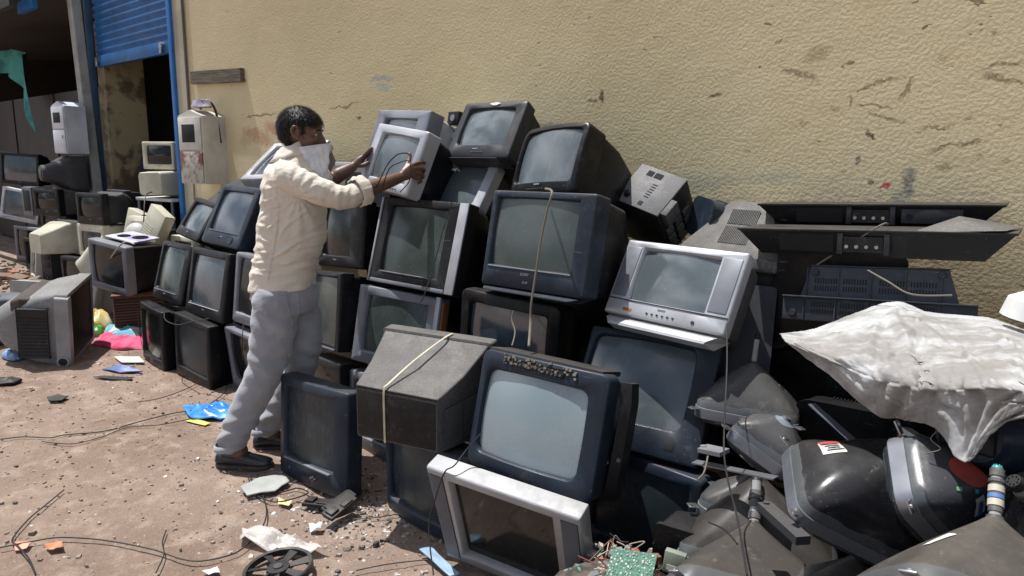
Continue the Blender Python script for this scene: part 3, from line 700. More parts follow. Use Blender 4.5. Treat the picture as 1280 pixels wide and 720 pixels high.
# electronics chassis standing on the pile right of the bulging set (seen from its back)
root = empty('electronics_chassis', (0, 0, 0))
tag(root, 'grey box with sockets and slots, right of the bulging black television', 'electronics')
q = MB(); q.box((-.15, 0, 0), (.15, .26, .30), bev=.004); q.build('case', BLK2, root)
q = MB(); q.box((-.15, .0, .302), (.15, .26, .312), bev=.003); q.build('grey_panel', plastic('chassis_grey', (.10, .102, .11), .5, 1.2), root)
for x0, x1, y0, y1 in ((-.08, -.04, .20, .235), (-.03, .02, .20, .235), (.0, .03, .07, .17), (.0, .025, .02, .045)):
    q = MB()
    for i in range(6):
        yy = y0+(y1-y0)*(i+.5)/6; q.box((x0, yy-.002, .3125), (x1, yy+.002, .314))
    q.build('slot_group', DARKIN, root, smooth=False)
q = MB(); q.cyl((-.09, .05, .31), (-.09, .05, .335), .018, .014, 14); q.build('socket', BLK, root)
q = MB(); q.box((.152, .02, .22), (.19, .12, .31), bev=.003); q.build('jack_block', DGREY, root)
q = MB()
for i in range(9): q.box((.151, .02+(i % 3)*.07, .03+(i//3)*.055), (.168, .07+(i % 3)*.07, .07+(i//3)*.055), bev=.003)
q.build('jack_panel', DGREY, root)
pose(root, -1.55, 2.80, 1.06, -20, -44, 22); root.scale = (.80, .84, .92)

# dark loose sets and housings between pile and wall
def shell(name, label, W, H, Dd, mat, p, cat='casing', taper=.6, r=.04, group='loose dark television casings'):
    """hollow-looking back cover: rounded, tapering, open rim with flange"""
    root = empty(name, (0, 0, 0)); q = MB()
    loops = []
    for i, (f, s_) in enumerate(((0, 1.0), (.04, 1.0), (.04, .97), (.35, .95), (.45, .88), (.8, taper+.06), (.95, taper), (1., taper-.06))):
        loops.append([(x, Dd*f, z) for x, z in rrect(W*s_, H*s_, r*(1+f), 0, H/2)])
    q.loft(loops); q.build('shell', mat, root)
    q = MB()
    for i in range(14): q.box((-W*.2+i*W*.03, Dd*.3, H*.975), (-W*.2+i*W*.03+.004, Dd*.42, H*.985))
    q.build('vent_rib', mat, root, smooth=False)
    q = MB(); q.box((-.06, Dd*.99, H*.35), (.06, Dd*1.015, H*.6), bev=.006); q.build('rear_boss', mat, root)
    pose(root, *p); tag(root, label, cat, group); return root
shell('television_casing', 'dark rounded casing showing between the chassis and the plaster wall', .20, .17, .24, NAVY, (-1.30, 2.74, 1.13, -38, 10, 6), r=.045, taper=.8)
shell('television_casing', 'black rounded casing right of the dusty vented back of the silver television', .16, .40, .22, BLK, (-.90, 2.60, .74, 20, 10, 0), r=.05)
shell('television_casing', 'grey sided casing below the vented back of the silver television', .26, .40, .28, CHAR, (-.94, 2.36, .62, 18, 22, 0), r=.02)
shell('television_casing', 'black crumpled casing just behind the face of the man', .40, .30, .25, plastic('olive_black_plastic', (.03, .032, .026), .6, .9), (-3.62, 2.66, 1.22, 10, 40, -18), r=.03)
shell('television_casing', 'dark grey casing tilted on the pile below the metal meter cabinet', .50, .34, .20, CHAR, (-4.85, 2.52, 1.16, 5, 62, 6), r=.03, taper=.7)
shell('television_casing', 'flat black casing at the back left of the pile, under the grey one', .62, .42, .16, BLK2, (-4.98, 2.42, 1.0, 4, 55, 4), r=.03, taper=.8)
shell('television_casing', 'black casing lying open behind the silver framed television near the wall', .46, .36, .14, BLK, (-4.42, 2.72, 1.28, 5, 60, -8), r=.02, taper=.75)
shell('television_casing', 'dark casing with a pale blue top edge behind the forearm of the man', .42, .34, .30, BLK, (-3.22, 2.45, 1.02, 0, 8, 0), r=.015)
q = MB(); q.box((-.2, -.01, .0), (.2, .02, .03), bev=.004); e_ = q.build('silver_trim_strip', SILV); pose(e_, -3.25, 2.43, 1.385, -4, 0, 0); tag(e_, 'loose silver trim strip behind the raised forearm of the man', 'trim strip')
shell('television_casing', 'black casing behind the held television, under the square grey one', .44, .40, .34, BLK, (-2.95, 2.52, .82, 0, 6, 0), r=.015)
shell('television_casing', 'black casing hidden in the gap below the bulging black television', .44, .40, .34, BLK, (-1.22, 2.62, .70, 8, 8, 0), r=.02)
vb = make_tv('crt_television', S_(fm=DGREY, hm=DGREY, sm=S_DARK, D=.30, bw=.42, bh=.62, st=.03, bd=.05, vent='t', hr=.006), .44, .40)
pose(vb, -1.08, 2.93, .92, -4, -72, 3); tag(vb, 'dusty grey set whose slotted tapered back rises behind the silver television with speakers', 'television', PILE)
shell('television_casing', 'black casing in the shade between the grey necked tube and the wall', .40, .52, .30, BLK, (-.78, 2.62, .22, 6, 0, 0), r=.02)  # this and the following black casings are added to keep gaps dark
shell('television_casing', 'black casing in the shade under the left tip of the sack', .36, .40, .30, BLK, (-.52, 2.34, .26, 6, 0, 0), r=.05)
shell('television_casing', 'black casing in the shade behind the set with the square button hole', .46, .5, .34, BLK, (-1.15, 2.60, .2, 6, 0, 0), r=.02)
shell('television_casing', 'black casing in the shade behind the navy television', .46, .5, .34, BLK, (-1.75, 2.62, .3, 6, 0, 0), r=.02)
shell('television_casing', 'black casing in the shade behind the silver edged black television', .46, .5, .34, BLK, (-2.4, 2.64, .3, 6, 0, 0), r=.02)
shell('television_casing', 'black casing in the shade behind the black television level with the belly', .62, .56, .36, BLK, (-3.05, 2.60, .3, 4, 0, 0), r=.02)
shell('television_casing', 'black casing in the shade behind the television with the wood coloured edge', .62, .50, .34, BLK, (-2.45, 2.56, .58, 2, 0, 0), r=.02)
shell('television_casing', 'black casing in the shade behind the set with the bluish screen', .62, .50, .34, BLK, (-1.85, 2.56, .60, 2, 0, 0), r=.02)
# small black transformer box on top of the white fronted set
q = MB(); q.box((-.045, 0, 0), (.045, .08, .07), bev=.004)
root = empty('speaker_box', (0, 0, 0)); q.build('case', BLK, root)
q = MB(); q.cyl((.0, -.001, .035), (0, -.004, .035), .018, n=16); q.build('speaker_cone', SILVD, root)
pose(root, -2.70, 2.66, 1.625, -5, 10, 0); tag(root, 'small black box with a round cone on top of the white fronted television', 'speaker')

# ------------------------------------------------------------------ cables hanging on the pile
CL = {
'h1': ('dusty frayed cord hanging over the screen of the navy television', GCABLE, .0048), 'h2': ('thin black wire across the screen of the silver edged black television', CABLE, .0022),
'h3': ('short cord end hooked over the dark television with the bluish screen', GCABLE, .003), 'h4': ('long thin cable hanging from the silver television down over the picture tubes', CABLE, .0024),
'h5': ('thin wire hanging down over the left corner of the big silver television front', CABLE, .0024), 'h6': ('black cable looping over the held silver television, outer loop', CABLE, .0028),
'h7': ('black cable looping over the held silver television, inner loop', CABLE, .0024), 'h8': ('cable lying in a curve on the two black televisions of the bottom row', CABLE, .0035),
'h9': ('thin wire hanging in front of the leftmost black television of the bottom row', CABLE, .0022), 'h10': ('thin black wire hanging beside the knee of the man', CABLE, .0025),
'h11': ('pale wire crossing the lower of the two long black casings at the right', GCABLE, .003), 'h12': ('wire lying over the slotted black panel at the right', GCABLE, .003),
'h13': ('short grey wire hanging beneath the set with the square button hole', GCABLE, .0025),
'h15': ('thin black lead stuck on the round backed tube with the tall neck', CABLE, .002), 'h16': ('dark wire hanging on the beige monitors by the doorway', CABLE, .006),
'h17': ('pale cables trailing from the silver set with the purple cover', simple('pale_cable', (.42, .40, .36), .6, bump=0), .006), 'h18': ('pale cable dangling at the left end of the far heap', _m[('s', 'pale_cable')], .008),
}
for k, (lb, m_, r_) in CL.items():
    q = MB(); q.tube(D['HC'][k], r_, 6); tag(q.build('cable', m_), lb, 'cable', 'loose cables')
GL = {'c1': 'long black cable running over the dirt to the left edge of the photo', 'c2': 'second thin cable beside the long one left of the shoe', 'c3': 'short black cable end by the black televisions of the bottom row',
'c4': 'bent black cable in the lower left corner of the photo', 'c5': 'long curving cable across the foreground dirt up to the shoe', 'c6': 'short curved wire crossing the foreground cable',
'c7': 'black cable coiled beside the blue-grey television on the dirt', 'c8': 'wire on the dirt beside the dark rounded television', 'c9': 'thin wire on the dirt at the foot of the big silver front'}
for k, lb in GL.items():
    q = MB(); pts = [Vector(p)+Vector((0, 0, .003+.004*random.random())) for p in D['GC'][k]]; q.tube(pts, .0030 if k in ('c1', 'c5', 'c7', 'c4') else .0024, 6); tag(q.build('cable', CABLE), lb, 'cable', 'cables on the dirt')

# ------------------------------------------------------------------ picture tubes
TG = plastic('tube_graphite', (.013, .014, .018), .25, .6, scratch=.3)
TGB = plastic('tube_brown_grey', (.026, .023, .022), .32, .9, scratch=.3)
TGG = plastic('tube_clear_grey', (.036, .039, .046), .24, .7, scratch=.2)
BAND = plastic('tension_band', (.20, .21, .24), .38, .7, metal=.6)
NECKG = simple('neck_glass', (.30, .31, .31), .12, bump=0)
def coat(mat, W):
    """graphite coat with a ragged edge and a strip of bare grey glass next to the steel band"""
    k = ('coat', mat.name, round(W, 3))
    if k in _m: return _m[k]
    m = mat.copy(); m.name = mat.name+'_coat'; t = m.node_tree; b = t.nodes['Principled BSDF']
    src = b.inputs['Base Color'].links[0].from_socket
    tc = t.nodes.new('ShaderNodeTexCoord'); sp = t.nodes.new('ShaderNodeSeparateXYZ'); t.links.new(tc.outputs['Object'], sp.inputs[0])
    nz = t.nodes.new('ShaderNodeTexNoise'); nz.inputs['Scale'].default_value = 14; nz.inputs['Detail'].default_value = 6; t.links.new(tc.outputs['Object'], nz.inputs['Vector'])
    a = t.nodes.new('ShaderNodeMath'); a.operation = 'MULTIPLY_ADD'; t.links.new(nz.outputs[0], a.inputs[0]); a.inputs[1].default_value = -.03; t.links.new(sp.outputs[2], a.inputs[2])
    r_ = t.nodes.new('ShaderNodeMapRange'); t.links.new(a.outputs[0], r_.inputs[0]); r_.inputs[1].default_value = W*.045; r_.inputs[2].default_value = W*.05; r_.inputs[3].default_value = .55; r_.inputs[4].default_value = 0
    x = t.nodes.new('ShaderNodeMix'); x.data_type = 'RGBA'; t.links.new(r_.outputs[0], x.inputs[0]); t.links.new(src, x.inputs[6]); x.inputs[7].default_value = (.12, .13, .135, 1)
    # flaked spots of the coat
    n2 = t.nodes.new('ShaderNodeTexNoise'); n2.inputs['Scale'].default_value = 22; n2.inputs['Detail'].default_value = 7; n2.inputs['Roughness'].default_value = .7; t.links.new(tc.outputs['Object'], n2.inputs['Vector'])
    r2 = t.nodes.new('ShaderNodeMapRange'); t.links.new(n2.outputs[0], r2.inputs[0]); r2.inputs[1].default_value = .63; r2.inputs[2].default_value = .67; r2.inputs[4].default_value = .6
    y = t.nodes.new('ShaderNodeMix'); y.data_type = 'RGBA'; t.links.new(r2.outputs[0], y.inputs[0]); t.links.new(x.outputs[2], y.inputs[6]); y.inputs[7].default_value = (.17, .15, .13, 1)
    t.links.new(y.outputs[2], b.inputs['Base Color']); _m[k] = m; return m
def make_tube(W, mat, neck=True, ratio=.78, nl=.27, depth=.5, cap=None, bulge=False, nr=.0145, lugs=True, rings=True, faceonly=False):
    """face in the xy plane looking down -z, neck along +z"""
    H = W*ratio; root = empty('picture_tube', (0, 0, 0))
    def Lp(w, h, r, z): return [(x, y, z) for x, y in rrect(w, h, r, 0, 0, k=7, m=5, bulge=.012)]
    q = MB(); q.loft([Lp(W*.3, H*.3, .03, -.062), Lp(W*.7, H*.7, .06, -.058), Lp(W*.93, H*.93, .05, -.046), Lp(W*.975, H*.97, .04, -.03), Lp(W*.975, H*.97, .04, -.012)], True, False)
    q.build('glass_face', S_DARK, root, ang=1.2)
    q = MB(); q.loft([Lp(W*.98, H*.975, .035, -.032), Lp(W, H, .04, -.030), Lp(W*1.004, H*1.005, .04, -.012), Lp(W, H, .04, .004), Lp(W*.98, H*.97, .04, .005)], False, False)
    q.build('steel_band', BAND, root)
    q = MB(); loops = [Lp(W*.985, H*.98, .04, .003), Lp(W*.975, H*.965, .045, .022)]
    N = 14
    for i in range(1, N+1):
        t = i/N; s_ = 1-t
        k = .955*(1-t)*(1+.72*t)*(1-.04*math.sin(math.pi*t)*t) if bulge else .955*(1-t)**1.12*(1+.30*t); w = W*k+W*.072*(t); h = H*k+W*.072*t
        zz = .022+(W*depth-.022)*(t**.92)
        rr = min(w, h)*(.12+.38*t)
        loops.append(Lp(w, h, rr, zz))
    w = W*.072
    loops.append(Lp(w, w, w*.5, W*depth+.004))
    q.loft(loops, False, True); q.build('funnel', coat(mat, W), root, ang=.8)
    if neck:
        q = MB(); q.cyl((0, 0, W*depth-.01), (0, 0, W*(depth+nl)), nr, n=18); q.build('neck', NECKG, root)
        q = MB(); z = W*depth
        for a, b_, c in () if rings is None else ((.012, .03, .0175), (.045, .062, .018), (.066, .072, .020), (.078, .092, .018)):
            if a < W*nl: q.cyl((0, 0, z+a), (0, 0, z+b_), c*nr/.0145, n=18)
        if q.v: q.build('neck_ring', DGREY if rings else BLK, root)
        q = MB(); q.cyl((0, 0, W*(depth+nl)-.002), (0, 0, W*(depth+nl)+.014), .0155*nr/.0145, .013*nr/.0145, 16)
        for i in range(8):
            a = i*math.pi/4; k_ = nr/.0145*.009; q.cyl((k_*math.cos(a), k_*math.sin(a), W*(depth+nl)+.01), (k_*math.cos(a), k_*math.sin(a), W*(depth+nl)+.017), .0012, n=5)
        q.build('neck_cap', cap or BLK2, root)
    q = MB(); q.cyl((W*.27, H*.05, W*depth*.50), (W*.30, H*.05, W*depth*.56), .016, .013, 16); q.build('anode_cap', BLK2, root)
    if lugs:
        for sx in (-1, 1):
            for sy in (-1, 1):
                q = MB(); x, y = sx*W*.485, sy*H*.47; n_ = Vector((sx, sy, 0)).normalized()
                T = Matrix.Translation((x+n_.x*.012, y+n_.y*.012, .0)) @ Matrix.Rotation(math.atan2(n_.y, n_.x), 4, 'Z')
                q.box((-.018, -.013, -.002), (.014, .013, .002), T, bev=.0015); q.cyl(T @ Vector((.004, 0, .001)), T @ Vector((.004, 0, .006)), .006, n=10)
                q.build('lug', STEEL, root)
    return root
TUBEG = 'bare picture tubes heaped at the right'
red = simple('red_ring_paint', (.42, .06, .045), .6, col2=(.22, .05, .04))
paper = simple('paper_label', (.66, .64, .60), .7, col2=(.5, .48, .44), nscale=30, f=(.3, .7))
redp = simple('red_label', (.5, .07, .07), .6); bluep = simple('blue_label', (.08, .12, .5), .5); cyan = simple('teal_plastic', (.02, .38, .36), .4, bump=0)
def funnel_pt(W, x, y, depth=.5, ratio=.78, off=.003):
    """point and normal on the funnel near local x,y found by ray casting later"""
    return Vector((x, y, W))
def sticker(root, W, x, y, w, h, mat, rot=0, name='label', nx=8, txt=None, off=.0015):
    """a conforming patch on the funnel, projected along -z onto it"""
    fo = [c for c in root.children if c.name.startswith('funnel')][0]
    n = nx; v = []; ok = True
    for j in range(n+1):
        for i in range(n+1):
            a, b_ = (i/n-.5)*w, (j/n-.5)*h
            px, py = x+a*math.cos(rot)-b_*math.sin(rot), y+a*math.sin(rot)+b_*math.cos(rot)
            hit, loc, nr, _ = fo.ray_cast(Vector((px, py, 1)), Vector((0, 0, -1)))
            if not hit: loc, nr = Vector((px, py, .02)), Vector((0, 0, 1))
            v.append(loc+nr*off)
    f = [(j*(n+1)+i, j*(n+1)+i+1, (j+1)*(n+1)+i+1, (j+1)*(n+1)+i) for j in range(n) for i in range(n)]
    return mk(name, v, f, mat, root)
def disc_patch(root, x, y, r, mat, name, off=.0015, r0=0.):
    fo = [c for c in root.children if c.name.startswith('funnel')][0]
    v = []; f = []; n = 28; rs = [r0+(r-r0)*i/4 for i in range(5)]
    for rr in rs:
        for i in range(n):
            a = i*2*math.pi/n; hit, loc, nr, _ = fo.ray_cast(Vector((x+rr*math.cos(a), y+rr*math.sin(a), 1)), Vector((0, 0, -1)))
            v.append(loc+nr*off if hit else Vector((x+rr*math.cos(a), y+rr*math.sin(a), .02)))
    for k in range(4):
        for i in range(n): f.append((k*n+i, k*n+(i+1) % n, (k+1)*n+(i+1) % n, (k+1)*n+i))
    return mk(name, v, f, mat, root)

TB_ = {
'C6': ([-0.539, 1.596, 0.31], [0.836, 0.516, -0.185], [-0.266, 0.677, 0.686], .459, TGB),
'C5': ([-0.042, 1.261, 0.694], [0.87, 0.421, -0.256], [-0.115, 0.679, 0.725], .38, TGB),
'C3': ([-0.358, 1.702, 0.632], [0.749, 0.518, -0.414], [0.525, -0.082, 0.847], .316, TG),
'C4': ([-0.19, 1.66, 0.725], [0.378, 0.627, -0.682], [0.866, 0.021, 0.499], .25, TGG),
'C1': ([-0.83, 2.255, 0.605], [0.95, 0.3, 0], [0.02, 0.08, 1.0], .33, TGG),
'C2': ([-0.656, 1.964, 0.606], [0.91, -0.001, -0.414], [0.407, 0.189, 0.894], .211, TGG),
}
TL_ = {'C6': 'brown dusty picture tube with a tall dark neck in the middle of the heap', 'C5': 'nearest picture tube, bottom right corner, with a teal cap on its upright neck',
'C3': 'large dark picture tube with a torn red and white sticker', 'C4': 'picture tube with a faded red disc painted on its cone',
'C1': 'grey picture tube with an upright clear neck left of the white sack', 'C2': 'small picture tube whose round neck stump faces out'}
tub = {}
for k, (p, xd, ax, W_, m_) in TB_.items():
    t = make_tube(W_, m_, nl={'C3': .12, 'C2': .03, 'C1': .25}.get(k, .27 if k != 'C5' else .22), cap=cyan if k == 'C5' else None, neck=k != 'C2', bulge=k in ('C3', 'C4', 'C2'), nr={'C1': .009, 'C5': .0095}.get(k, .0145), rings=None if k == 'C1' else True)
    frame_from(t, p, xd, ax); tag(t, TL_[k], 'picture tube', TUBEG); tub[k] = t
bpy.context.view_layer.update()
t = tub['C3']; sticker(t, .316, -.105, .045, .040, .042, paper, .1); sticker(t, .316, -.105, .068, .042, .013, redp, .35, 'red_label', off=.0025)
for k_ in range(4): sticker(tub['C3'], .316, -.107+.002*k_, .058-k_*.0075, .030-.004*(k_ % 3), .0028, BLK, .1, 'printed_line', off=.0032)
t = tub['C4']; disc_patch(t, -.058, .004, .033, red, 'red_disc'); sticker(t, .25, -.022, -.052, .034, .020, paper, -.6, 'label'); sticker(t, .25, -.018, -.055, .026, .009, bluep, -.6, 'blue_label', off=.003)
sticker(t, .25, -.045, -.035, .008, .008, simple('cyan_sticker', (.05, .35, .6), .5), .2, 'small_sticker'); sticker(t, .25, -.078, -.045, .010, .008, simple('green_sticker', (.2, .5, .25), .5), .2, 'small_sticker')
t = tub['C2']; disc_patch(t, .0, .0, .030, plastic('neck_stump', (.2, .23, .27), .3, .3), 'neck_stump', .001)
q = MB(); q.cyl((0, 0, .095), (0, 0, .112), .016, .012, 16); q.build('neck', BAND, t)
t = tub['C5']; sticker(t, .38, -.11, -.05, .045, .018, paper, .2); 
for i, (a, b_, c) in enumerate(((.022, .034, (.55, .5, .4)), (.036, .044, (.1, .2, .45)), (.048, .060, (.5, .45, .35)))):
    q = MB(); q.cyl((0, 0, .19+a), (0, 0, .19+b_), .0128, n=18); q.build('neck_tape', simple('neck_tape%d' % i, c, .6), t)
# further tubes that fill the heap
def tube_at(p, ax, xd, W_, m_, label, **k):
    t = make_tube(W_, m_, **k); frame_from(t, p, xd, ax); tag(t, label, 'picture tube', TUBEG); return t
tube_at((-.70, 1.93, .40), (.1, .05, 1), (1, .1, 0), .24, TGG, 'pale grey picture tube wedged beside the right column of televisions', neck=False)
tube_at((-.62, 1.86, .34), (-.1, .1, 1), (1, .3, 0), .42, TGB, 'grey picture tube right behind the tall dark neck', neck=False)
tube_at((-.20, 1.36, .44), (.2, -.1, 1), (1, .4, 0), .40, TG, 'picture tube lying low between the sticker tube and the teal capped tube', neck=False)
tube_at((-.30, 1.24, .36), (0, .2, 1), (.9, .5, 0), .32, TG, 'brown dusty picture tube at the bottom edge left of the teal capped tube', neck=False)
tube_at((.10, 1.62, .70), (-.5, -.5, .6), (.7, -.7, .1), .44, TG, 'dark picture tube in the right edge of the photo below the sack', neck=True, nl=.1)
tube_at((.16, 1.36, .74), (.1, .3, .9), (.9, .3, -.2), .34, TGG, 'grey picture tube cut by the right edge of the photo', neck=False)
tube_at((-.35, 2.05, .50), (.3, .3, .8), (.8, -.4, 0), .44, TG, 'dark picture tube in the shade beneath the sack', neck=False)  # from here on, hidden dark tubes added so gaps in the heap stay dark
tube_at((-.06, 1.95, .52), (-.2, .3, .8), (.8, .4, 0), .46, TG, 'dark picture tube in the shade beneath the right half of the sack', neck=False)
tube_at((-.35, 1.62, .30), (.1, .3, .9), (.8, .4, 0), .44, TG, 'added dark picture tube carrying the sticker tube', neck=False)
tube_at((.0, 1.5, .40), (.1, .2, .9), (.8, -.4, 0), .46, TG, 'added dark picture tube carrying the red disc tube', neck=False)
for i, (x, y, z, yw) in enumerate(((-.5, 2.2, .0, 10), (.1, 2.2, 0, -8), (-.2, 1.75, 0, 5), (.38, 1.7, 0, 0), (-.62, 1.72, -.02, 8), (-.15, 1.32, 0, -6), (.45, 1.2, 0, 3), (-.4, 2.5, .3, 0), (.15, 2.5, .3, 4))):  # casings added under the heap so openings between tubes look dark
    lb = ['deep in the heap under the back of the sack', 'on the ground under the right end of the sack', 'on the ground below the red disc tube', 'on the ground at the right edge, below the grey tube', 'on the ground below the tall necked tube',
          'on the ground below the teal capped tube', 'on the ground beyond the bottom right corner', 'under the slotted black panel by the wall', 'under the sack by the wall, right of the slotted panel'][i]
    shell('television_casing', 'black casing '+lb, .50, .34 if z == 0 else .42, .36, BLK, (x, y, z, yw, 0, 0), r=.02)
# steel strips and plates among the tubes
def strip(a, b_, w, th, mat, name, label, cat, up=(0, 0, 1)):
    a, b_ = Vector(a), Vector(b_); d = (b_-a).normalized(); s_ = d.cross(Vector(up)).normalized()*w/2; n_ = d.cross(s_).normalized()*th/2
    q = MB(); q.add([a-s_-n_, a+s_-n_, a+s_+n_, a-s_+n_, b_-s_-n_, b_+s_-n_, b_+s_+n_, b_-s_+n_], [(0,3,2,1),(4,5,6,7),(0,1,5,4),(1,2,6,5),(2,3,7,6),(3,0,4,7)])
    q.cyl(a.lerp(b_, .05)-n_*1.4, a.lerp(b_, .05)+n_*1.4, w*.2, n=10)
    o = q.build(name, mat, None, smooth=False); return tag(o, label, cat)
strip(D['T']['strip1'], D['T']['strip2'], .022, .003, plastic('painted_steel', (.22, .26, .32), .35, .5, .7), 'metal_strip', 'bluish metal strip slanting down below the sack', 'metal strip')
strip(D['T']['lA'], D['T']['lB'], .03, .004, BAND, 'metal_strip', 'rusty metal ledge lying across the tubes above the tall dark neck', 'metal strip')
strip(D['T']['plA'], D['T']['plB'], .05, .012, SILVD, 'metal_plate', 'pale plate sticking out beside the set with the square button hole', 'plate')
strip(D['T']['br1'], D['T']['br2'], .035, .02, CHAR, 'metal_bracket', 'dark bracket with a steel lug end below the sticker tube', 'bracket')
# printed carton
root = empty('printed_carton', (0, 0, 0)); q = MB(); q.box((-.05, 0, 0), (.05, .03, .045), bev=.001); q.build('carton', paper, root)
q = MB(); q.box((-.048, -.0015, .018), (.048, -.0005, .030)); q.build('red_band', redp, root, smooth=False)
q = MB(); q.box((-.05, -.0, .0455), (.05, .03, .047)); q.build('top_flap', WHITE, root, smooth=False)
pose(root, -.262, 1.79, .76, -35, 10, 6); tag(root, 'small white carton with a red band below the edge of the sack', 'carton')
# dark set under the sack, right edge
shell('television_casing', 'dark rounded television back below the right end of the sack', .34, .26, .24, NAVY, (-.02, 1.86, .72, 150, -8, 8), r=.06, taper=.5)

# ------------------------------------------------------------------ long black casings by the wall
def tray(label, x, y, z, yaw, W, Dp, H, roll, lean=0, panel=True):
    root = empty('television_front_frame', (0, 0, 0))
    q = MB(); t = .006
    # inverted tray: wide rim on top, sides slope inwards going down; open towards the viewer
    tw, bw_ = W/2, W/2-.075
    q.add([(-tw, 0, H), (tw, 0, H), (tw, Dp, H), (-tw, Dp, H), (-bw_, .03, 0), (bw_, .03, 0), (bw_, Dp, 0), (-bw_, Dp, 0)], [(0,1,2,3),(7,6,5,4),(0,4,5,1),(1,5,6,2),(2,6,7,3),(3,7,4,0)])
    q.build('casing', BLK, root, smooth=False)
    q = MB(); q.box((-tw-.004, -.006, H-.002), (tw+.004, Dp, H+.006), bev=.002); q.build('rim', BLK2, root)
    for xa, xb in ((-bw_*.8, -.09), (.13, bw_*.84)):
        q = MB(); q.add([(xa, .004, H*.86), (xb, .004, H*.86), (xb, .022, H*.16), (xa, .022, H*.16)], [(0, 1, 2, 3)]); q.build('dark_recess', DARKIN, root, smooth=False)  # flat dark sheets on the closed front, painted as recess shade
    for xa in (-.075, .065): q = MB(); q.box((xa, -.004, H*.12), (xa+.017, .03, H*.95), bev=.002); q.build('bracket', CHAR, root)
    q = MB(); q.box((-.056, -.001, H*.2), (.063, .02, H*.8)); q.build('socket_panel', BLK2, root)
    for i in range(4):
        q = MB(); xx = -.045+i*.03; q.cyl((xx, .0, H*.42), (xx, -.006, H*.42), .006, n=10); q.build('screw', STEEL, root)
    if panel:
        q = MB(); q.box((.10, .000, H*.2), (W*.36, .024, H*.85), bev=.002); q.build('side_panel', CHAR, root)
        q = MB(); q.cyl((.125, .001, H*.52), (.125, -.002, H*.52), .011, n=14); q.build('screw_hole', DARKIN, root)
    pose(root, x, y, z, yaw, lean, roll); tag(root, label, 'casing', 'long black casings by the wall'); return root
tray('upper of two long black plastic casings leaning on the plaster wall at the right', -.61, 2.68, 1.225, 3, .78, .22, .075, -2.5)
tray('lower of two long black plastic casings, the one with a pale raised corner', -.57, 2.45, 1.14, 2, .82, .22, .085, -3, panel=False)
# pale raised corner on the lower one
q = MB(); q.add([(-.44, 2.47, 1.232), (-.19, 2.45, 1.258), (-.17, 2.62, 1.262), (-.33, 2.60, 1.285), (-.30, 2.50, 1.276)], [(0, 1, 4), (1, 2, 4), (2, 3, 4), (3, 0, 4), (0, 3, 2, 1)]); tag(q.build('dusty_flap', DGREY, smooth=False), 'dusty grey flap lying on the lower long black casing', 'flap')
for (x, y, z, w, h, d_, lb) in ((-.66, 2.55, .78, .42, .36, .3, 'black casing standing under the two long black casings'), (-.50, 2.62, .66, .34, .36, .3, 'black casing against the wall behind the slotted panel')):
    shell('television_casing', lb, w, h, d_, BLK, (x, y, z, 3, 0, 0), r=.02)
# slotted panel
root = empty('slotted_back_cover', (0, 0, 0)); PM = plastic('slate_plastic', (.04, .046, .058), .5, .6)
q = MB(); q.add([(-.235, 0, 0), (.235, 0, 0), (.205, 0, .105), (-.205, 0, .105), (-.235, .012, 0), (.235, .012, 0), (.205, .012, .105), (-.205, .012, .105)], [(0,1,2,3),(7,6,5,4),(0,4,5,1),(1,5,6,2),(2,6,7,3),(3,7,4,0)])
q.build('upper_panel', PM, root, smooth=False)
q = MB(); q.box((-.285, -.03, -.085), (.285, -.018, -.004), bev=.003); q.build('lower_panel', PM, root)
q = MB(); q.box((-.285, -.045, -.006), (.285, .012, .0), bev=.002); q.box((-.205, -.003, .106), (.205, .014, .112), bev=.002); q.build('flange', CHAR, root)
for gx in (-.16, -.07, .04, .13):
    q = MB()
    for j in range(2):
        for i in range(9): q.box((gx-.03+i*.0085, -.0012, .022+j*.026), (gx-.03+i*.0085+.004, .0, .022+j*.026+.018))
    q.build('slot_group', DARKIN, root, smooth=False); q = MB()
    for j in range(2):
        for i in range(9): q.box((gx-.03+i*.0085, -.0312, -.062+j*.026), (gx-.03+i*.0085+.004, -.030, -.062+j*.026+.018))
    q.build('slot_group', DARKIN, root, smooth=False)
for gx in (-.215, -.115, -.015, .085, .185): q = MB(); q.box((gx-.002, -.006, .004), (gx+.002, -.0005, .10)); q.box((gx-.002, -.036, -.08), (gx+.002, -.031, -.006)); q.build('stiffening_rib', PM, root, smooth=False)
for x_, z_ in ((-.19, .085), (.185, .09), (-.25, -.06), (.24, -.06)):
    q = MB(); yy = 0 if z_ > 0 else -.031; q.cyl((x_, yy, z_), (x_, yy-.008, z_), .013, .011, 16); q.build('screw_boss', CHAR, root)
pose(root, -.52, 2.48, 1.0, 4, 12, -4); tag(root, 'slotted dark back cover standing just above the white sack', 'back cover')
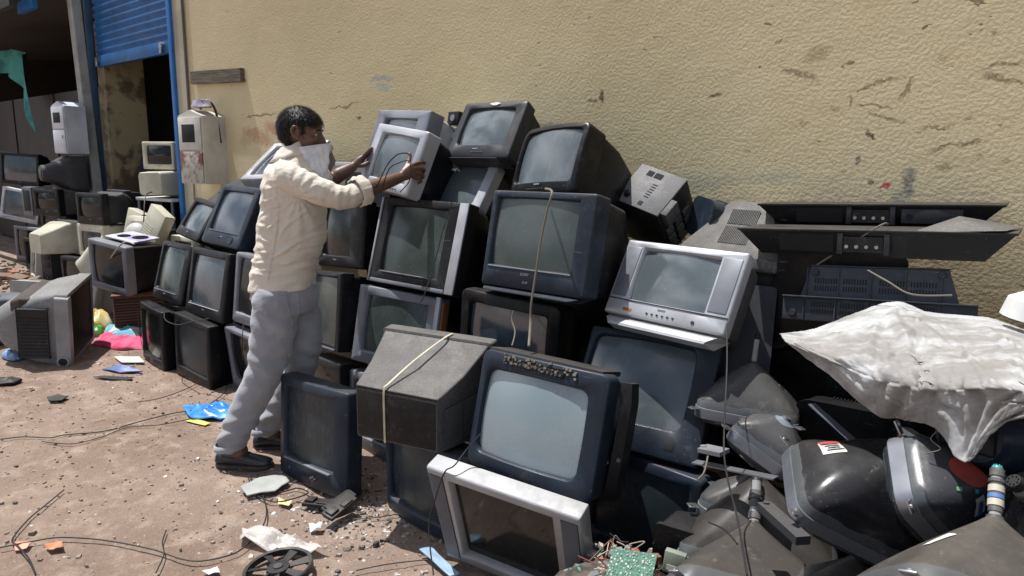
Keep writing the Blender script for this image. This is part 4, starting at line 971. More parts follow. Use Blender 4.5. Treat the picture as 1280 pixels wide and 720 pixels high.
# ------------------------------------------------------------------ white sack
def cr(p0, p1, p2, p3, t): return .5*((2*p1)+(p2-p0)*t+(2*p0-5*p1+4*p2-p3)*t*t+(p3-p0+3*(p1-p2))*t**3)
Kp = [[Vector(p) for p in row] for row in D['SACK']]
def surf(u, v):
    nr, nc = len(Kp), len(Kp[0])
    i = min(int(v), nr-2); fv = v-i; rows = []
    for a in (i-1, i, i+1, i+2):
        a = max(0, min(nr-1, a)); j = min(int(u), nc-2); fu = u-j
        P = [Kp[a][max(0, min(nc-1, j+d))] for d in (-1, 0, 1, 2)]; rows.append(cr(*P, fu))
    return cr(*rows, fv)
NU, NV = 260, 150
rs = random.Random(21)
SFOLD = [(3.1, 2.2, 1.4, 3.2, .010, .12), (3.1, 2.2, 1.9, 4.9, .012, .14), (3.2, 2.4, 2.7, 5.0, .010, .13), (3.2, 2.3, 4.0, 4.6, .012, .12), (0.3, 3., 2.2, 4.0, .010, .09), (4.0, 3.8, 5.0, 5.0, .012, .09), (4.6, 2.9, 5.0, 4.9, .014, .09), (5.6, 3.3, 5.1, 4.9, .012, .08),
  (3.1, .4, 3.2, 2.2, .014, .13), (3.1, .5, 4.4, 1.9, .009, .09), (4.4, 1.9, 5.9, 2.6, .008, .08), (3.0, .6, 2.0, 2.4, .009, .09), (1.0, .9, 2.8, 1.9, .007, .08), (5.2, .8, 6.4, 2.2, .008, .09), (4.1, 1.0, 5.2, 3.4, .007, .07), (6.2, 1.2, 6.8, 4.2, .010, .09)]
SFOLD += [(a, b, a+rs.uniform(-.9, .9), b+rs.uniform(.3, 1.3), rs.uniform(.002, .006), rs.uniform(.04, .07)) for a, b in [(rs.uniform(.3, 7.2), rs.uniform(.2, 4.2)) for _ in range(46)]]
V = []; F_ = []
for j in range(NV+1):
    for i in range(NU+1):
        u = i/NU*(len(Kp[0])-1); v = j/NV*(len(Kp)-1); p = surf(u, v)
        e = surf(min(u+.05, len(Kp[0])-1-1e-6), v)-surf(max(u-.05, 0), v); g_ = surf(u, min(v+.05, len(Kp)-1-1e-6))-surf(u, max(v-.05, 0))
        n_ = g_.cross(e); n_ = n_.normalized() if n_.length > 1e-9 else Vector((0, 0, 1))
        if n_.z < 0: n_ = -n_
        # soft hanging folds, sharper toward the lower front hem
        fr_ = max(0, min(1, (v-2.6)/1.6)); h = .010*noise.noise(Vector((u*.9+v*.3, v*.5-u*.2, 3.)))
        for (ua, va, ub, vb, am, wd) in SFOLD:
            du, dv = ub-ua, (vb-va)*1.0; t_ = max(0, min(1, ((u-ua)*du+(v-va)*dv)/(du*du+dv*dv))); dd = math.hypot(u-ua-du*t_-.06*math.sin(t_*7+ua*9), (v-va-dv*t_-.05*math.sin(t_*5+va*7)))
            if dd < .5: h += am*(math.exp(-dd/wd)-.35*math.exp(-((dd-wd*2.2)/(wd*1.2))**2))*(1-.8*abs(2*t_-1)**4)
        h += .0012*(1-2*abs(noise.noise(Vector((u*4+v*2, v*3-u*1.5, 5.)))))+.0010*(1-2*abs(noise.noise(Vector((u*11-v*4, v*8, 8.)))))
        V.append(p+n_*h)
for j in range(NV):
    for i in range(NU): a = j*(NU+1)+i; F_.append((a, a+1, a+NU+2, a+NU+1))
n = NT('woven_sack'); wv = n.noise(7, 6, .65); st = n.noise(4.2, 5, .6)
dirt = n.math('MULTIPLY', n.ramp(st, .44, .58), n.ramp(wv, .3, .5))
col = n.mix(n.ramp(n.noise(24, 5, .7), .35, .7), (.38, .385, .385), (.52, .525, .525)); col = n.mix(n.math('MULTIPLY', dirt, .75), col, (.19, .17, .15))
col = n.mix(n.math('MULTIPLY', n.ramp(n.noise(60, 3, .8), .62, .74), .5), col, (.25, .23, .2))
sx = n.t.nodes.new('ShaderNodeSeparateXYZ'); n.link(n.tc.outputs['Object'], sx.inputs[0])
w1 = n.math('SINE', n.math('MULTIPLY', sx.outputs[0], 1900)); w2 = n.math('SINE', n.math('MULTIPLY', n.math('ADD', sx.outputs[1], sx.outputs[2]), 1900))
n.set(Base_Color=col, Roughness=.75, Normal=n.bump(n.math('ADD', n.noise(14, 6, .7), n.math('MULTIPLY', n.math('MULTIPLY', w1, w2), .04)), .35, .008)); n.b.inputs['Sheen Weight'].default_value = .1
sk = mk('white_sack', V, F_, n.m, None, ang=3.2, recalc=False)
for p in sk.data.polygons: p.use_smooth = True
m_ = sk.modifiers.new('s', 'SOLIDIFY'); m_.thickness = .002
tag(sk, 'dirty white woven sack spread over the picture tubes at the right', 'sack')
inkm = simple('dark_print', (.035, .033, .03), .8, bump=0)
def sack_pt(u, v, off=.004):
    i = max(0, min(NU, round(u/(len(Kp[0])-1)*NU))); j = max(0, min(NV, round(v/(len(Kp)-1)*NV))); return V[j*(NU+1)+i]+Vector((0, -.3, 1)).normalized()*off
random.seed(4)
q = MB()
for (u, v, L_, a) in ((3.25, 2.35, .28, .5), (3.3, 2.42, .2, .6), (3.35, 3.1, .35, .55), (3.5, 3.2, .28, .9), (3.6, 3.25, .3, .3), (3.75, 3.3, .2, .8), (3.5, 3.0, .2, -.6), (4.15, 3.5, .18, -.8), (5.6, 2.9, .2, .4), (3.4, 3.15, .3, .7)):
    q.tube([sack_pt(u+L_*t*math.cos(a)+random.uniform(-.04, .04), v+L_*t*math.sin(a)+random.uniform(-.05, .05), .0015) for t in (0, .33, .66, 1)], .0014, 5)
q.build('print_marks', inkm, sk)
q = MB(); q.tube([sack_pt(u, 5.0-.05*(1+math.sin(u*4)), .002) for u in [i*.2 for i in range(1, 21)]], .0022, 5); q.build('hem_cord', simple('hem', (.38, .36, .32), .8), sk)
q = MB(); e0 = sack_pt(4.1, 5., .0); q.tube([e0, e0+Vector((-.01, -.01, -.02)), e0+Vector((.01, -.012, -.035)), e0+Vector((-.012, -.015, -.05))], .0012, 4); q.build('loose_thread', GCABLE, sk)
# white shell with a dark visor behind the sack
root = empty('visor_casing', (0, 0, 0)); q = MB()
q.loft([[(x, y*.9, .0) for x, y in rrect(.30, .16, .07)], [(x, y*.9, .05) for x, y in rrect(.29, .15, .07)], [(x, y*.8, .075) for x, y in rrect(.22, .10, .05)]]); q.build('shell', WHITE, root)
q = MB(); q.loft([[(x, -.074+(.02 if y > 0 else 0)*0, .035+y) for x, y in rrect(.16, .035, .017)], [(x, -.082, .035+y) for x, y in rrect(.15, .028, .014)]]); q.build('visor', S_BLK, root)
q = MB(); q.box((-.06, -.084, .052), (-.02, -.076, .058)); q.build('red_mark', redp, root)
pose(root, -.02, 2.30, 1.02, 8, 0, 10); tag(root, 'small white casing with a dark window behind the sack at the right edge', 'casing')

# ------------------------------------------------------------------ wall of yellowed plaster
n = NT('stucco'); pc = n.tc.outputs['Object']
big = n.noise(.55, 5, .55, co=pc); col = n.mix(n.ramp(big, .3, .7), (.52, .44, .255), (.66, .565, .355))
col = n.mix(n.math('MULTIPLY', n.ramp(n.noise(1.7, 5, .6, co=pc), .5, .75), .45), col, (.60, .49, .26))
sx = n.t.nodes.new('ShaderNodeSeparateXYZ'); n.link(pc, sx.inputs[0]); X_, Z_ = sx.outputs[0], sx.outputs[2]
wx = n.t.nodes.new('ShaderNodeTexNoise'); wx.inputs['Scale'].default_value = 7; wx.inputs['Detail'].default_value = 5; wx.inputs['Roughness'].default_value = .65; n.link(pc, wx.inputs['Vector']); wxs = n.t.nodes.new('ShaderNodeSeparateXYZ'); n.link(wx.outputs['Color'], wxs.inputs[0])
XD = n.math('ADD', X_, n.math('MULTIPLY_ADD', wxs.outputs[0], .12, -.06)); ZD = n.math('ADD', Z_, n.math('MULTIPLY_ADD', wxs.outputs[1], .12, -.06))
wob = n.math('MULTIPLY_ADD', n.noise(13, 5, .7, co=pc), .10, -.05)
MOT = n.ramp(n.noise(75, 4, .7, co=pc), .38, .52, .35, 1.)
def patch(cx, cz, rx, rz, ang, soft, colr, amt=1., wobk=1.):
    global col
    dx = n.math('ADD', XD, -cx); dz = n.math('ADD', ZD, -cz); ca, sa = math.cos(R(ang)), math.sin(R(ang))
    a = n.math('MULTIPLY_ADD', dx, ca/rx, n.math('MULTIPLY', dz, sa/rx)); b_ = n.math('MULTIPLY_ADD', dx, -sa/rz, n.math('MULTIPLY', dz, ca/rz))
    d = n.math('SQRT', n.math('ADD', n.math('MULTIPLY', a, a), n.math('MULTIPLY', b_, b_)))
    d = n.math('MULTIPLY_ADD', wob, 14*wobk, d); f = n.math('MULTIPLY', n.ramp(d, 1-soft, 1+soft, amt, 0.), MOT)
    col = n.mix(f, col, colr); return f
G_ = (.24, .225, .19)
# chips scattered all over, denser toward the near (right) end
ch = n.noise(9, 4, .5, co=pc, stretch=(1, 1, 1.9)); ch2 = n.noise(2.2, 3, .5, co=pc)
chips = n.ramp(n.math('MULTIPLY_ADD', ch2, .22, ch), .80, .82)
edge = n.ramp(X_, -4, .5, .55, 1.)
col = n.mix(n.math('MULTIPLY', chips, edge), col, (.22, .16, .09))
sp = n.noise(31, 2, .5, co=pc); col = n.mix(n.ramp(sp, .735, .76, 0, .8), col, (.10, .07, .04))
fl = n.noise(17, 3, .5, co=pc, stretch=(1, 1, 2.2)); fl2 = n.noise(1.3, 3, .5, co=pc)
col = n.mix(n.math('MULTIPLY', n.ramp(fl, .69, .72), n.ramp(n.math('MULTIPLY_ADD', X_, .07, fl2), .3, .5)), col, (.27, .20, .10))
# hand placed damage
patch(-.555, 1.375, .026, .060, 8, .25, G_, .95); patch(-.585, 1.31, .030, .05, 0, .3, (.33, .32, .27), .8)
patch(-.638, 1.362, .022, .006, 8, .3, (.42, .05, .05), .9); patch(-.75, 1.475, .012, .012, 0, .3, (.12, .12, .13), .9)
patch(-5.27, 1.60, .22, .05, -12, .5, (.36, .10, .06), .55, 2.); patch(-5.05, 1.66, .13, .035, -10, .5, (.38, .09, .06), .6, 2.); patch(-5.5, 1.58, .10, .06, 0, .5, (.40, .24, .08), .5, 2.)
patch(-3.72, 1.96, .10, .018, 0, .4, (.22, .27, .38), .6, 2.); patch(-3.68, 1.90, .09, .022, 0, .5, (.24, .33, .37), .6, 2.)
patch(-1.43, 1.35, .16, .035, 5, .5, (.30, .36, .31), .45, 1.5); patch(-1.08, 1.38, .12, .03, 5, .5, (.30, .36, .31), .4, 1.5)
patch(-1.97, 1.77, .013, .040, 0, .4, (.07, .03, .02), .95, 1.5); patch(-2.03, 1.75, .045, .010, 0, .4, (.15, .07, .04), .8, 2.); patch(-1.36, 1.735, .035, .006, 4, .4, (.10, .05, .03), .9, 1.5)
patch(-5.25, 1.765, .24, .008, 2, .4, (.17, .10, .05), .9, 1.2); patch(-4.12, 1.80, .16, .007, 6, .4, (.13, .08, .04), .9, 1.2); patch(-3.95, 1.70, .03, .012, 0, .4, (.06, .04, .03), .9); patch(-2.38, 1.63, .10, .012, 4, .4, (.2, .1, .07), .6, 2)
patch(-.72, 1.565, .018, .008, -10, .3, (.10, .07, .04), .9, 1.); patch(-.95, 1.88, .05, .03, 20, .5, (.29, .21, .11), .6, 1.5); patch(-1.0, 1.80, .07, .012, -25, .4, (.2, .14, .08), .7, 1.2)
for cx, cz, rx, rz, an in ((-.72, 1.76, .085, .006, 16), (-.60, 1.74, .012, .035, -20), (-.79, 1.70, .006, .03, 10), (-.70, 1.665, .07, .006, -4), (-.25, 1.80, .12, .007, 14), (-.30, 1.735, .07, .012, -8), (-.42, 1.52, .09, .006, 8), (-.50, 1.58, .06, .005, 6), (-.66, 1.62, .06, .006, -8)):
    patch(cx, cz, rx, rz, an, .35, (.25, .19, .10), .85, .8)
for k_, (cx, cz) in enumerate(((-.15, 1.92), (-.35, 1.90), (-.50, 1.84), (-.85, 1.66), (-.90, 1.55), (-.98, 1.62), (-.40, 1.62), (-.30, 1.58), (-.22, 1.66), (-.12, 1.60), (-.36, 1.48), (-.26, 1.45), (-.16, 1.50), (-.45, 1.43), (-.80, 1.42), (-1.2, 1.50), (-1.1, 1.95))):
    patch(cx, cz, .010+.012*((k_*37) % 7)/7, .006+.006*((k_*23) % 5)/5, (k_*47) % 60-20, .5, ((.27, .20, .11), (.16, .12, .07), (.36, .25, .12))[k_ % 3], .6, .9)
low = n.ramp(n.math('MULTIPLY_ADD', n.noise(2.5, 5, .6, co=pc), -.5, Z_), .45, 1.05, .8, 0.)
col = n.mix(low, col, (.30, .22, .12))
bmp = n.math('ADD', n.math('MULTIPLY', n.noise(72, 3, .5, co=pc), 1.), n.math('MULTIPLY', n.noise(9, 4, .6, co=pc), 1.3))
pit = n.ramp(n.noise(85, 6, .78, co=pc), .30, .42, .45, 0.)
col = n.mix(pit, col, (.26, .20, .11)); vt = n.ramp(Z_, 1.6, 2.6, 0., .28); col = n.mix(vt, col, (.44, .37, .24))  # last mix darkens the wall with height, a vignette painted into the colour
bmp = n.math('MULTIPLY_ADD', chips, -.5, bmp)
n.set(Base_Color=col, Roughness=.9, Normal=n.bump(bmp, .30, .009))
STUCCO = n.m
def slab(name, lo, hi, mat, label=None, cat=None, kind=None, bev=0.):
    q = MB(); q.box(lo, hi, bev=bev); o = q.build(name, mat, None, smooth=False)
    if label: tag(o, label, cat)
    if kind: tag(o, kind=kind)
    return o
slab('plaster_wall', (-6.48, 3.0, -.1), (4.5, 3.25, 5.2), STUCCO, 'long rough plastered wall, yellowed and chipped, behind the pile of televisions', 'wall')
PIL = simple('grey_cream_paint', (.42, .38, .29), .85, nscale=3, bump=.3)
slab('wall_pilaster', (-6.665, 2.985, -.1), (-6.485, 3.25, 5.2), PIL, 'smooth cream pilaster between the blue shutter frame and the rough plaster wall', 'pilaster')
q = MB(); q.tube([(-6.46, 2.985, 5), (-6.462, 2.984, 3.4), (-6.455, 2.985, 2.6), (-6.46, 2.986, 1.9), (-6.463, 2.985, 1.4)], .011, 8); tag(q.build('conduit', simple('old_conduit', (.12, .11, .10), .7)), 'thin dark conduit running up the corner of the plaster wall', 'conduit')
# wood board
bn = NT('weathered_board'); gr = bn.noise(9, 6, .7, stretch=(.6, 1, 9)); bn.set(Base_Color=bn.mix(bn.ramp(gr, .3, .7), (.05, .042, .03), (.19, .165, .12)), Roughness=.85, Normal=bn.bump(gr, .5, .006))
q = MB(); q.box((-.44, -.02, -.055), (.44, .02, .055), bev=.004); o = q.build('wooden_board', bn.m, smooth=False)
pose(o, -5.89, 2.974, 2.11, 0, 0, 2.0); tag(o, 'weathered wooden board fixed flat on the plaster wall near the shutter', 'board')
# meter cabinet
def cabinet(name, label, W, H, Dp, m_, p, split, gable=.05, stain=False):
    root = empty(name, (0, 0, 0)); w = W/2
    q = MB(); q.loft([[(-w, 0, 0), (w, 0, 0), (w, 0, H-gable), (.0, 0, H), (-w, 0, H-gable*.9)], [(-w, Dp, 0), (w, Dp, 0), (w, Dp, H-gable), (.0, Dp, H), (-w, Dp, H-gable*.9)]]); q.build('case', m_, root, smooth=False)
    q = MB(); q.box((-w+.012, -.014, split+.006), (w-.012, -.001, H-gable-.012), bev=.003); q.build('upper_door', m_, root)
    q = MB(); q.box((-w+.012, -.014, .01), (w-.012, -.001, split-.006), bev=.003); lo_ = q.build('lower_door', m_ if not stain else RUSTY, root)
    q = MB(); q.box((-w*.62, -.017, split+.07), (w*.45, -.0135, H-gable-.07), bev=.002); q.build('meter_window', DARKIN, root)
    q = MB(); q.box((w*.5, -.022, split*.62), (w*.68, -.013, split*.76), bev=.003); q.build('latch', STEEL, root)
    pose(root, *p); tag(root, label, 'meter cabinet'); return root
rn = NT('rust_stained_door'); f_ = rn.ramp(rn.noise(6, 6, .7), .42, .6); rn.set(Base_Color=rn.mix(f_, (.50, .48, .42), (.17, .05, .035)), Roughness=.6); RUSTY = rn.m
CAB = plastic('cabinet_white', (.60, .58, .52), .5, .6)
cabinet('meter_cabinet', 'white metal meter cabinet with a rusty lower door on the wall by the shutter', .34, .62, .22, CAB, (-5.97, 2.76, 1.20, 8, 0, 0), .28, stain=True)
cabinet('meter_cabinet', 'pale grey meter cabinet hanging on the leaning post left of the shutter', .28, .56, .22, plastic('cabinet_grey', (.52, .54, .58), .45, .3), (-8.78, 2.62, 1.44, 8, 0, 0), .26)
rm = simple('crumpled_rag', (.28, .25, .38), .9, col2=(.5, .45, .42), nscale=14)
q = MB(); q.loft([[(.13*math.cos(a)*(1-.3*k/4)+.02*noise.noise(Vector((a, k, 1))), .07*math.sin(a)*(1-.3*k/4), .018*k+.02*noise.noise(Vector((a*2, k, 5)))) for a in [i*math.pi/10 for i in range(20)]] for k in range(4)])
o = q.build('crumpled_rag', rm); o.location = (-5.95, 2.86, 1.85); tag(o, 'crumpled purplish rag on top of the white meter cabinet', 'rag')
q = MB(); q.tube([(-6.06, 2.9, 1.84), (-5.9, 2.9, 1.90), (-5.84, 2.93, 1.8), (-5.83, 2.95, 1.55)], .01, 6); tag(q.build('cable', CABLE), 'black cable coming out over the top of the white meter cabinet', 'cable')

# ------------------------------------------------------------------ shutter and shop doorway
BLUE = plastic('shutter_blue', (.018, .11, .30), .45, .35)
root = empty('roller_shutter', (-7.75, 3.06, 2.40)); tag(root, 'blue corrugated roller shutter, half open above a dark doorway', 'roller shutter')
q = MB(); N = 26; v = []; prof = []
for i in range(N*6+1):
    z = .12+i*(.075/6); prof.append((z, .014*math.sin(2*math.pi*i/6)))
for x in (-1.0, 1.0):
    pass
q.loft([[(x, y, z) for z, y in prof]+[(x, y+.02, z) for z, y in reversed(prof)] for x in (-1.02, 1.0)]); q.build('corrugated_curtain', BLUE, root, ang=1.2)
q = MB(); q.box((-1.02, -.02, .0), (1.0, .03, .118), bev=.005); q.build('bottom_bar', BLUE, root)
for x in (-.93, .72):
    q = MB(); q.cyl((x, -.02, .07), (x, -.05, .07), .035, n=14); q.box((x-.02, -.055, .0), (x+.02, -.03, .06), bev=.005); q.build('padlock', STEEL, root)
q = MB(); q.box((-6.74, 2.96, -.02), (-6.67, 3.1, 5.2), bev=.006); tag(q.build('shutter_frame', plastic('frame_blue', (.02, .15, .42), .45, .3)), 'bright blue steel upright at the right side of the shutter', 'frame')
q = MB(); q.box((-8.83, 2.98, -.02), (-8.80, 3.05, 5.2), bev=.006); tag(q.build('shutter_frame', plastic('frame_dull_blue', (.04, .08, .13), .5, .6)), 'dull dark steel upright at the left side of the shutter', 'frame')
POSTM = simple('chalky_post', (.33, .33, .31), .85, nscale=5, bump=.3)
q = MB(); q.box((-.07, -.05, 0), (.07, .05, 3.3), bev=.01); o = q.build('post', POSTM, smooth=False); pose(o, -8.72, 2.93, -.02, 0, 0, -4); tag(o, 'chalky grey post left of the shutter carrying a small meter cabinet', 'post')
MUD = simple('stained_inner_plaster', (.34, .29, .17), .9, col2=(.12, .09, .05), nscale=4, f=(.42, .56), bump=.4, bscale=20)
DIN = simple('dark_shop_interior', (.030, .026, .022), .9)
slab('shop_side_wall', (-8.98, 3.12, 0), (-8.78, 3.55, 2.9), MUD, 'stained yellowish inner wall just inside the half open shutter', 'wall')
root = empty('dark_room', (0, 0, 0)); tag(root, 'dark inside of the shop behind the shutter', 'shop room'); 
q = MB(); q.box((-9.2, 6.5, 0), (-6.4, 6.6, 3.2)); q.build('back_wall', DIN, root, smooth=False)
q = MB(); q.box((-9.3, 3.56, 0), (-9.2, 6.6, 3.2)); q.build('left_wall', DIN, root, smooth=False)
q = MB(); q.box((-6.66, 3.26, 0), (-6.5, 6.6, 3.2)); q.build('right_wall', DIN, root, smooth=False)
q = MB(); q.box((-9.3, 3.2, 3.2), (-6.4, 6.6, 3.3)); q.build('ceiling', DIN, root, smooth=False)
# open shed left of the post
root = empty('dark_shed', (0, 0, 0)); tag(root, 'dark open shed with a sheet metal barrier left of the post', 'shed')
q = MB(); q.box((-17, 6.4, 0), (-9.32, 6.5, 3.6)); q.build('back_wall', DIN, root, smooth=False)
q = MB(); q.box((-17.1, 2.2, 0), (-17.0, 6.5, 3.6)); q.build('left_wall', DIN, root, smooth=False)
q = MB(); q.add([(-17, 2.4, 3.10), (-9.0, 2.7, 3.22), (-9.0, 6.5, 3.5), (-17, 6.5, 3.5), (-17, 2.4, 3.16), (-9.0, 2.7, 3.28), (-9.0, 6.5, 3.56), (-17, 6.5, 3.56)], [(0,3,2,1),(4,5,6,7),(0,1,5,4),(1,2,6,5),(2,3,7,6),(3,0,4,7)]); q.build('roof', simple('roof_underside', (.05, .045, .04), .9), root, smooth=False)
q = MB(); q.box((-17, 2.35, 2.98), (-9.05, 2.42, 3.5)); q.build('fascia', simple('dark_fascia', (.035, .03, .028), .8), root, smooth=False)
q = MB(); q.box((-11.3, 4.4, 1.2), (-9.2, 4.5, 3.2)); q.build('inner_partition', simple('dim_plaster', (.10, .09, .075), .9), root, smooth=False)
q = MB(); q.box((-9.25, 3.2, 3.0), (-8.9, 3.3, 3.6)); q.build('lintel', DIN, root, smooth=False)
bl = slab('sheet_panel', (-9.55, 2.55, 2.98), (-9.02, 2.60, 3.10), BLUE, 'dark blue board under the roof edge left of the shutter', 'board')
shm = simple('rusty_black_sheet', (.014, .010, .010), .6, .2, col2=(.03, .016, .013), nscale=2.5)
q = MB(); q.box((-15, 3.30, .05), (-9.15, 3.33, 2.25)); o = q.build('metal_sheet', shm, smooth=False); tag(o, 'black rusty metal sheet standing behind the far heap of monitors', 'metal sheet')
q = MB()
for i in range(4): q.box((-15+i*1.9, 3.285, .05), (-14.96+i*1.9, 3.298, 2.25))
q.build('seam', shm, o, smooth=False)
# hanging cloth in the shed
v = []; f = []
for j in range(15):
    for i in range(21):
        a, b_ = i/20, j/14; x = -12.9+1.5*a; z = 2.83+.12*math.sin(a*3)-.2*a-(b_*(.28+.75*a**3)); y = 3.1+.06*math.sin(a*17+b_*2)
        v.append((x, y, z+.10*a))
for j in range(14):
    for i in range(20): k = j*21+i; f.append((k, k+1, k+22, k+21))
TEAL = simple('teal_cloth', (.06, .30, .28), .9, col2=(.03, .14, .15), nscale=3)
o = mk('hanging_cloth', v, f, TEAL); tag(o, 'teal cloth hanging in the dark shed at the upper left', 'cloth')

# ------------------------------------------------------------------ far heap of monitors by the shops
FH = 'monitors and sets heaped before the shops'
def mon(key, st, label, cat='monitor', name='computer_monitor', p=None, g=FH):
    p = p or D['TV'][key]; o = make_tv(name, st, p[6], p[7]); pose(o, *p[:6]); tag(o, label, cat, g); return o
BG = plastic('aged_beige', (.50, .48, .38), .5, .5); BGD = plastic('grimy_beige', (.36, .34, .27), .6, .8)
mon('L1', S_(fm=BLK, sm=S_BLUE, mg=(.04,.04,.04,.05), D=.4), 'large black television with a two toned screen on top of the far left stack', 'television', 'crt_television', (-11.0, 2.75, 1.02, 30, 2, 3, .60, .42))
mon('L2', S_(fm=SILV, hm=BLK, sm=S_BLUE, mg=(.04,.04,.04,.06), D=.38), 'tilted silver framed set in the middle of the far left stack', 'television', 'crt_television', (-10.85, 2.65, .55, 36, 4, 10, .54, .42))
mon('L12', S_(fm=SILVD, hm=BLK, sm=S_BLK, D=.4), 'dark set with a grey edge at the bottom of the far left stack', 'television', 'crt_television', (-10.75, 2.7, .0, 16, 0, 2, .56, .48))
root = empty('loudspeaker', (0, 0, 0)); q = MB(); q.box((-.085, 0, 0), (.085, .12, .36), bev=.006); q.build('case', SILVD, root); q = MB(); q.box((-.06, -.004, .06), (.06, .0, .32), bev=.002); q.build('speaker_grille', CHAR, root)
pose(root, -10.25, 2.62, .66, 20, 0, 0); tag(root, 'narrow silver loudspeaker leaning at the far left stack', 'loudspeaker')
mon('L4', S_(fm=BLK, hm=DGREY, sm=S_BLK, D=.42, round=1, bw=.5), 'black fronted set with a grey rounded back, upper middle of the far heap', 'television', 'crt_television', (-8.9, 2.45, .75, 18, 0, 0, .42, .30))
mon('L5', S_(fm=BLK, sm=S_BLK, D=.2), 'small black set standing up behind the black fronted one of the far heap', 'television', 'crt_television', (-9.5, 2.80, 1.0, 15, 3, 0, .26, .24))
shell('computer_monitor', 'dark grey monitor back at the top of the far heap', .52, .40, .40, CHAR, (-8.95, 2.85, 1.02, 175, 0, 0), cat='monitor', r=.05, taper=.45, group=FH)
mon('L6', S_(fm=BG, hm=BG, sm=S_DARK, D=.40, bw=.6, bh=.6, hr=.03), 'beige monitor lying screen down in the middle of the far heap', p=(-8.62, 2.62, .36, 186, 0, 0, .46, .36))
mon('L7', S_(fm=BLK, hm=CHAR, sm=S_BLK, D=.44, round=1, bw=.5), 'black set with a bulging grey back, right part of the far heap', 'television', 'crt_television', (-7.58, 2.45, .75, 14, 0, 0, .42, .31))
mon('L8', S_(fm=BG, hm=BG, sm=S_DARK, D=.40, bw=.6, bh=.6, hr=.03), 'beige monitor beneath the bulging black set of the far heap', p=(-7.62, 2.45, .75, 12, 0, 180, .44, .33))
mon('L9', S_(fm=plastic('pale_grey_shell', (.46, .46, .42), .5, .5), sm=S_BLK, mg=(.03,.05,.03,.05), D=.34, round=1, bw=.6, bh=.65, rad=.03), 'pale grey monitor standing on the dirt in front of the far heap', p=(-9.3, 2.35, .0, -8, 6, -3, .38, .34))
root = empty('computer_tower', (0, 0, 0)); q = MB(); q.box((-.09, 0, 0), (.09, .42, .42), bev=.006); q.build('case', CHAR, root); q = MB(); q.box((-.07, -.006, .28), (.07, 0, .34), bev=.002); q.box((-.07, -.006, .20), (.07, 0, .26), bev=.002); q.build('drive_bay', BLK, root); q = MB(); q.cyl((0, -.001, .08), (0, -.006, .08), .012, n=12); q.build('power_button', SILVD, root)
pose(root, -8.75, 2.35, 0, 15, 0, 0); tag(root, 'dark upright computer case on the dirt in the far heap', 'computer')
mon('L11', S_(fm=BLK, sm=S_BLK, D=.4), 'black set on the dirt beneath the beige monitors of the far heap', 'television', 'crt_television', (-8.02, 2.40, .0, 14, 0, 0, .46, .38))
mon('L13', S_(fm=BLK, sm=S_BLK, D=.4), 'black set on the dirt left of the dark computer case', 'television', 'crt_television', (-9.75, 2.85, .0, 14, 0, 0, .46, .42))
mon('L15', S_(fm=BLK, sm=S_BLK, D=.4), 'black set on the dirt under the round backed beige monitor', 'television', 'crt_television', (-7.25, 2.75, .0, 10, 0, 0, .46, .42))
for (x_, y_, z_, yw_, w_, h_, fmm, lb_) in ((-9.9, 2.55, .0, 10, .5, .40, BLK, 'black set low at the left of the far heap behind the pale grey monitor'), (-8.35, 2.85, .40, 12, .42, .34, BLK, 'black set in the second tier between the two beige monitors of the far heap'),
        (-9.6, 2.70, .42, 20, .44, .34, CHAR, 'charcoal set in the second tier behind the black fronted one of the far heap'), (-8.15, 2.9, .74, 6, .40, .32, CHAR, 'charcoal set on the third tier left of the bulging black one'),
        (-7.1, 2.5, .0, -4, .44, .36, BG, 'beige monitor on the dirt at the right end of the far heap'), (-10.3, 2.9, .45, 24, .46, .36, BLK, 'black set behind the narrow silver loudspeaker')):
    mon('', S_(fm=fmm, sm=S_BLK, D=.36, bw=.6, bh=.65), lb_, 'television', 'crt_television', (x_, y_, z_, yw_, 0, 0, w_, h_))
for (x_, y_, z_, yw_, w_, h_, fmm, lb_) in ((-6.7, 2.72, .42, 8, .42, .34, BLK, 'black set behind the tipped cream monitor back'), (-6.2, 2.7, .0, 10, .46, .40, CHAR, 'charcoal set on the dirt against the wall behind the wicker basket'), (-6.15, 2.7, .41, 4, .40, .32, BG, 'beige monitor against the wall behind the purple printed sheet'), (-5.6, 2.72, .0, 6, .5, .42, BLK, 'black set against the wall beyond the leftmost column of the pile'), (-5.62, 2.72, .43, 2, .46, .38, BLK2, 'dusty black set stacked on the one beyond the leftmost column')):
    mon('', S_(fm=fmm, sm=S_BLK, D=.24, bw=.7, bh=.7), lb_, 'television', 'crt_television', (x_, y_, z_, yw_, 0, 0, w_, h_))
mon('L20', S_(fm=BG, hm=BG, sm=S_BLK, D=.34, mg=(.05,.03,.035,.05), round=1), 'beige monitor with a black screen, on top of another one in the doorway', p=(-7.12, 2.95, 1.30, 18, 0, 0, .42, .27))
mon('L21', S_(fm=BG, hm=BG, sm=S_DARK, D=.38, bw=.75, bh=.8, hr=.03), 'beige monitor turned away, under the black screened one in the doorway', p=(-7.15, 3.2, 1.03, 195, 0, 2, .44, .28))
root = empty('monitor_stand_table', (0, 0, 0)); q = MB(); q.box((-.28, 0, .99), (.28, .42, 1.02), bev=.003); q.build('table_top', WHITE, root)
for sx in (-.26, .26):
    for sy in (.02, .40): q = MB(); q.cyl((sx, sy, 0), (sx, sy, .99), .014, n=8); q.build('leg', SILVD, root)
pose(root, -7.13, 2.88, 0, 12, 0, 0); tag(root, 'thin legged table in the doorway carrying two beige monitors', 'table')
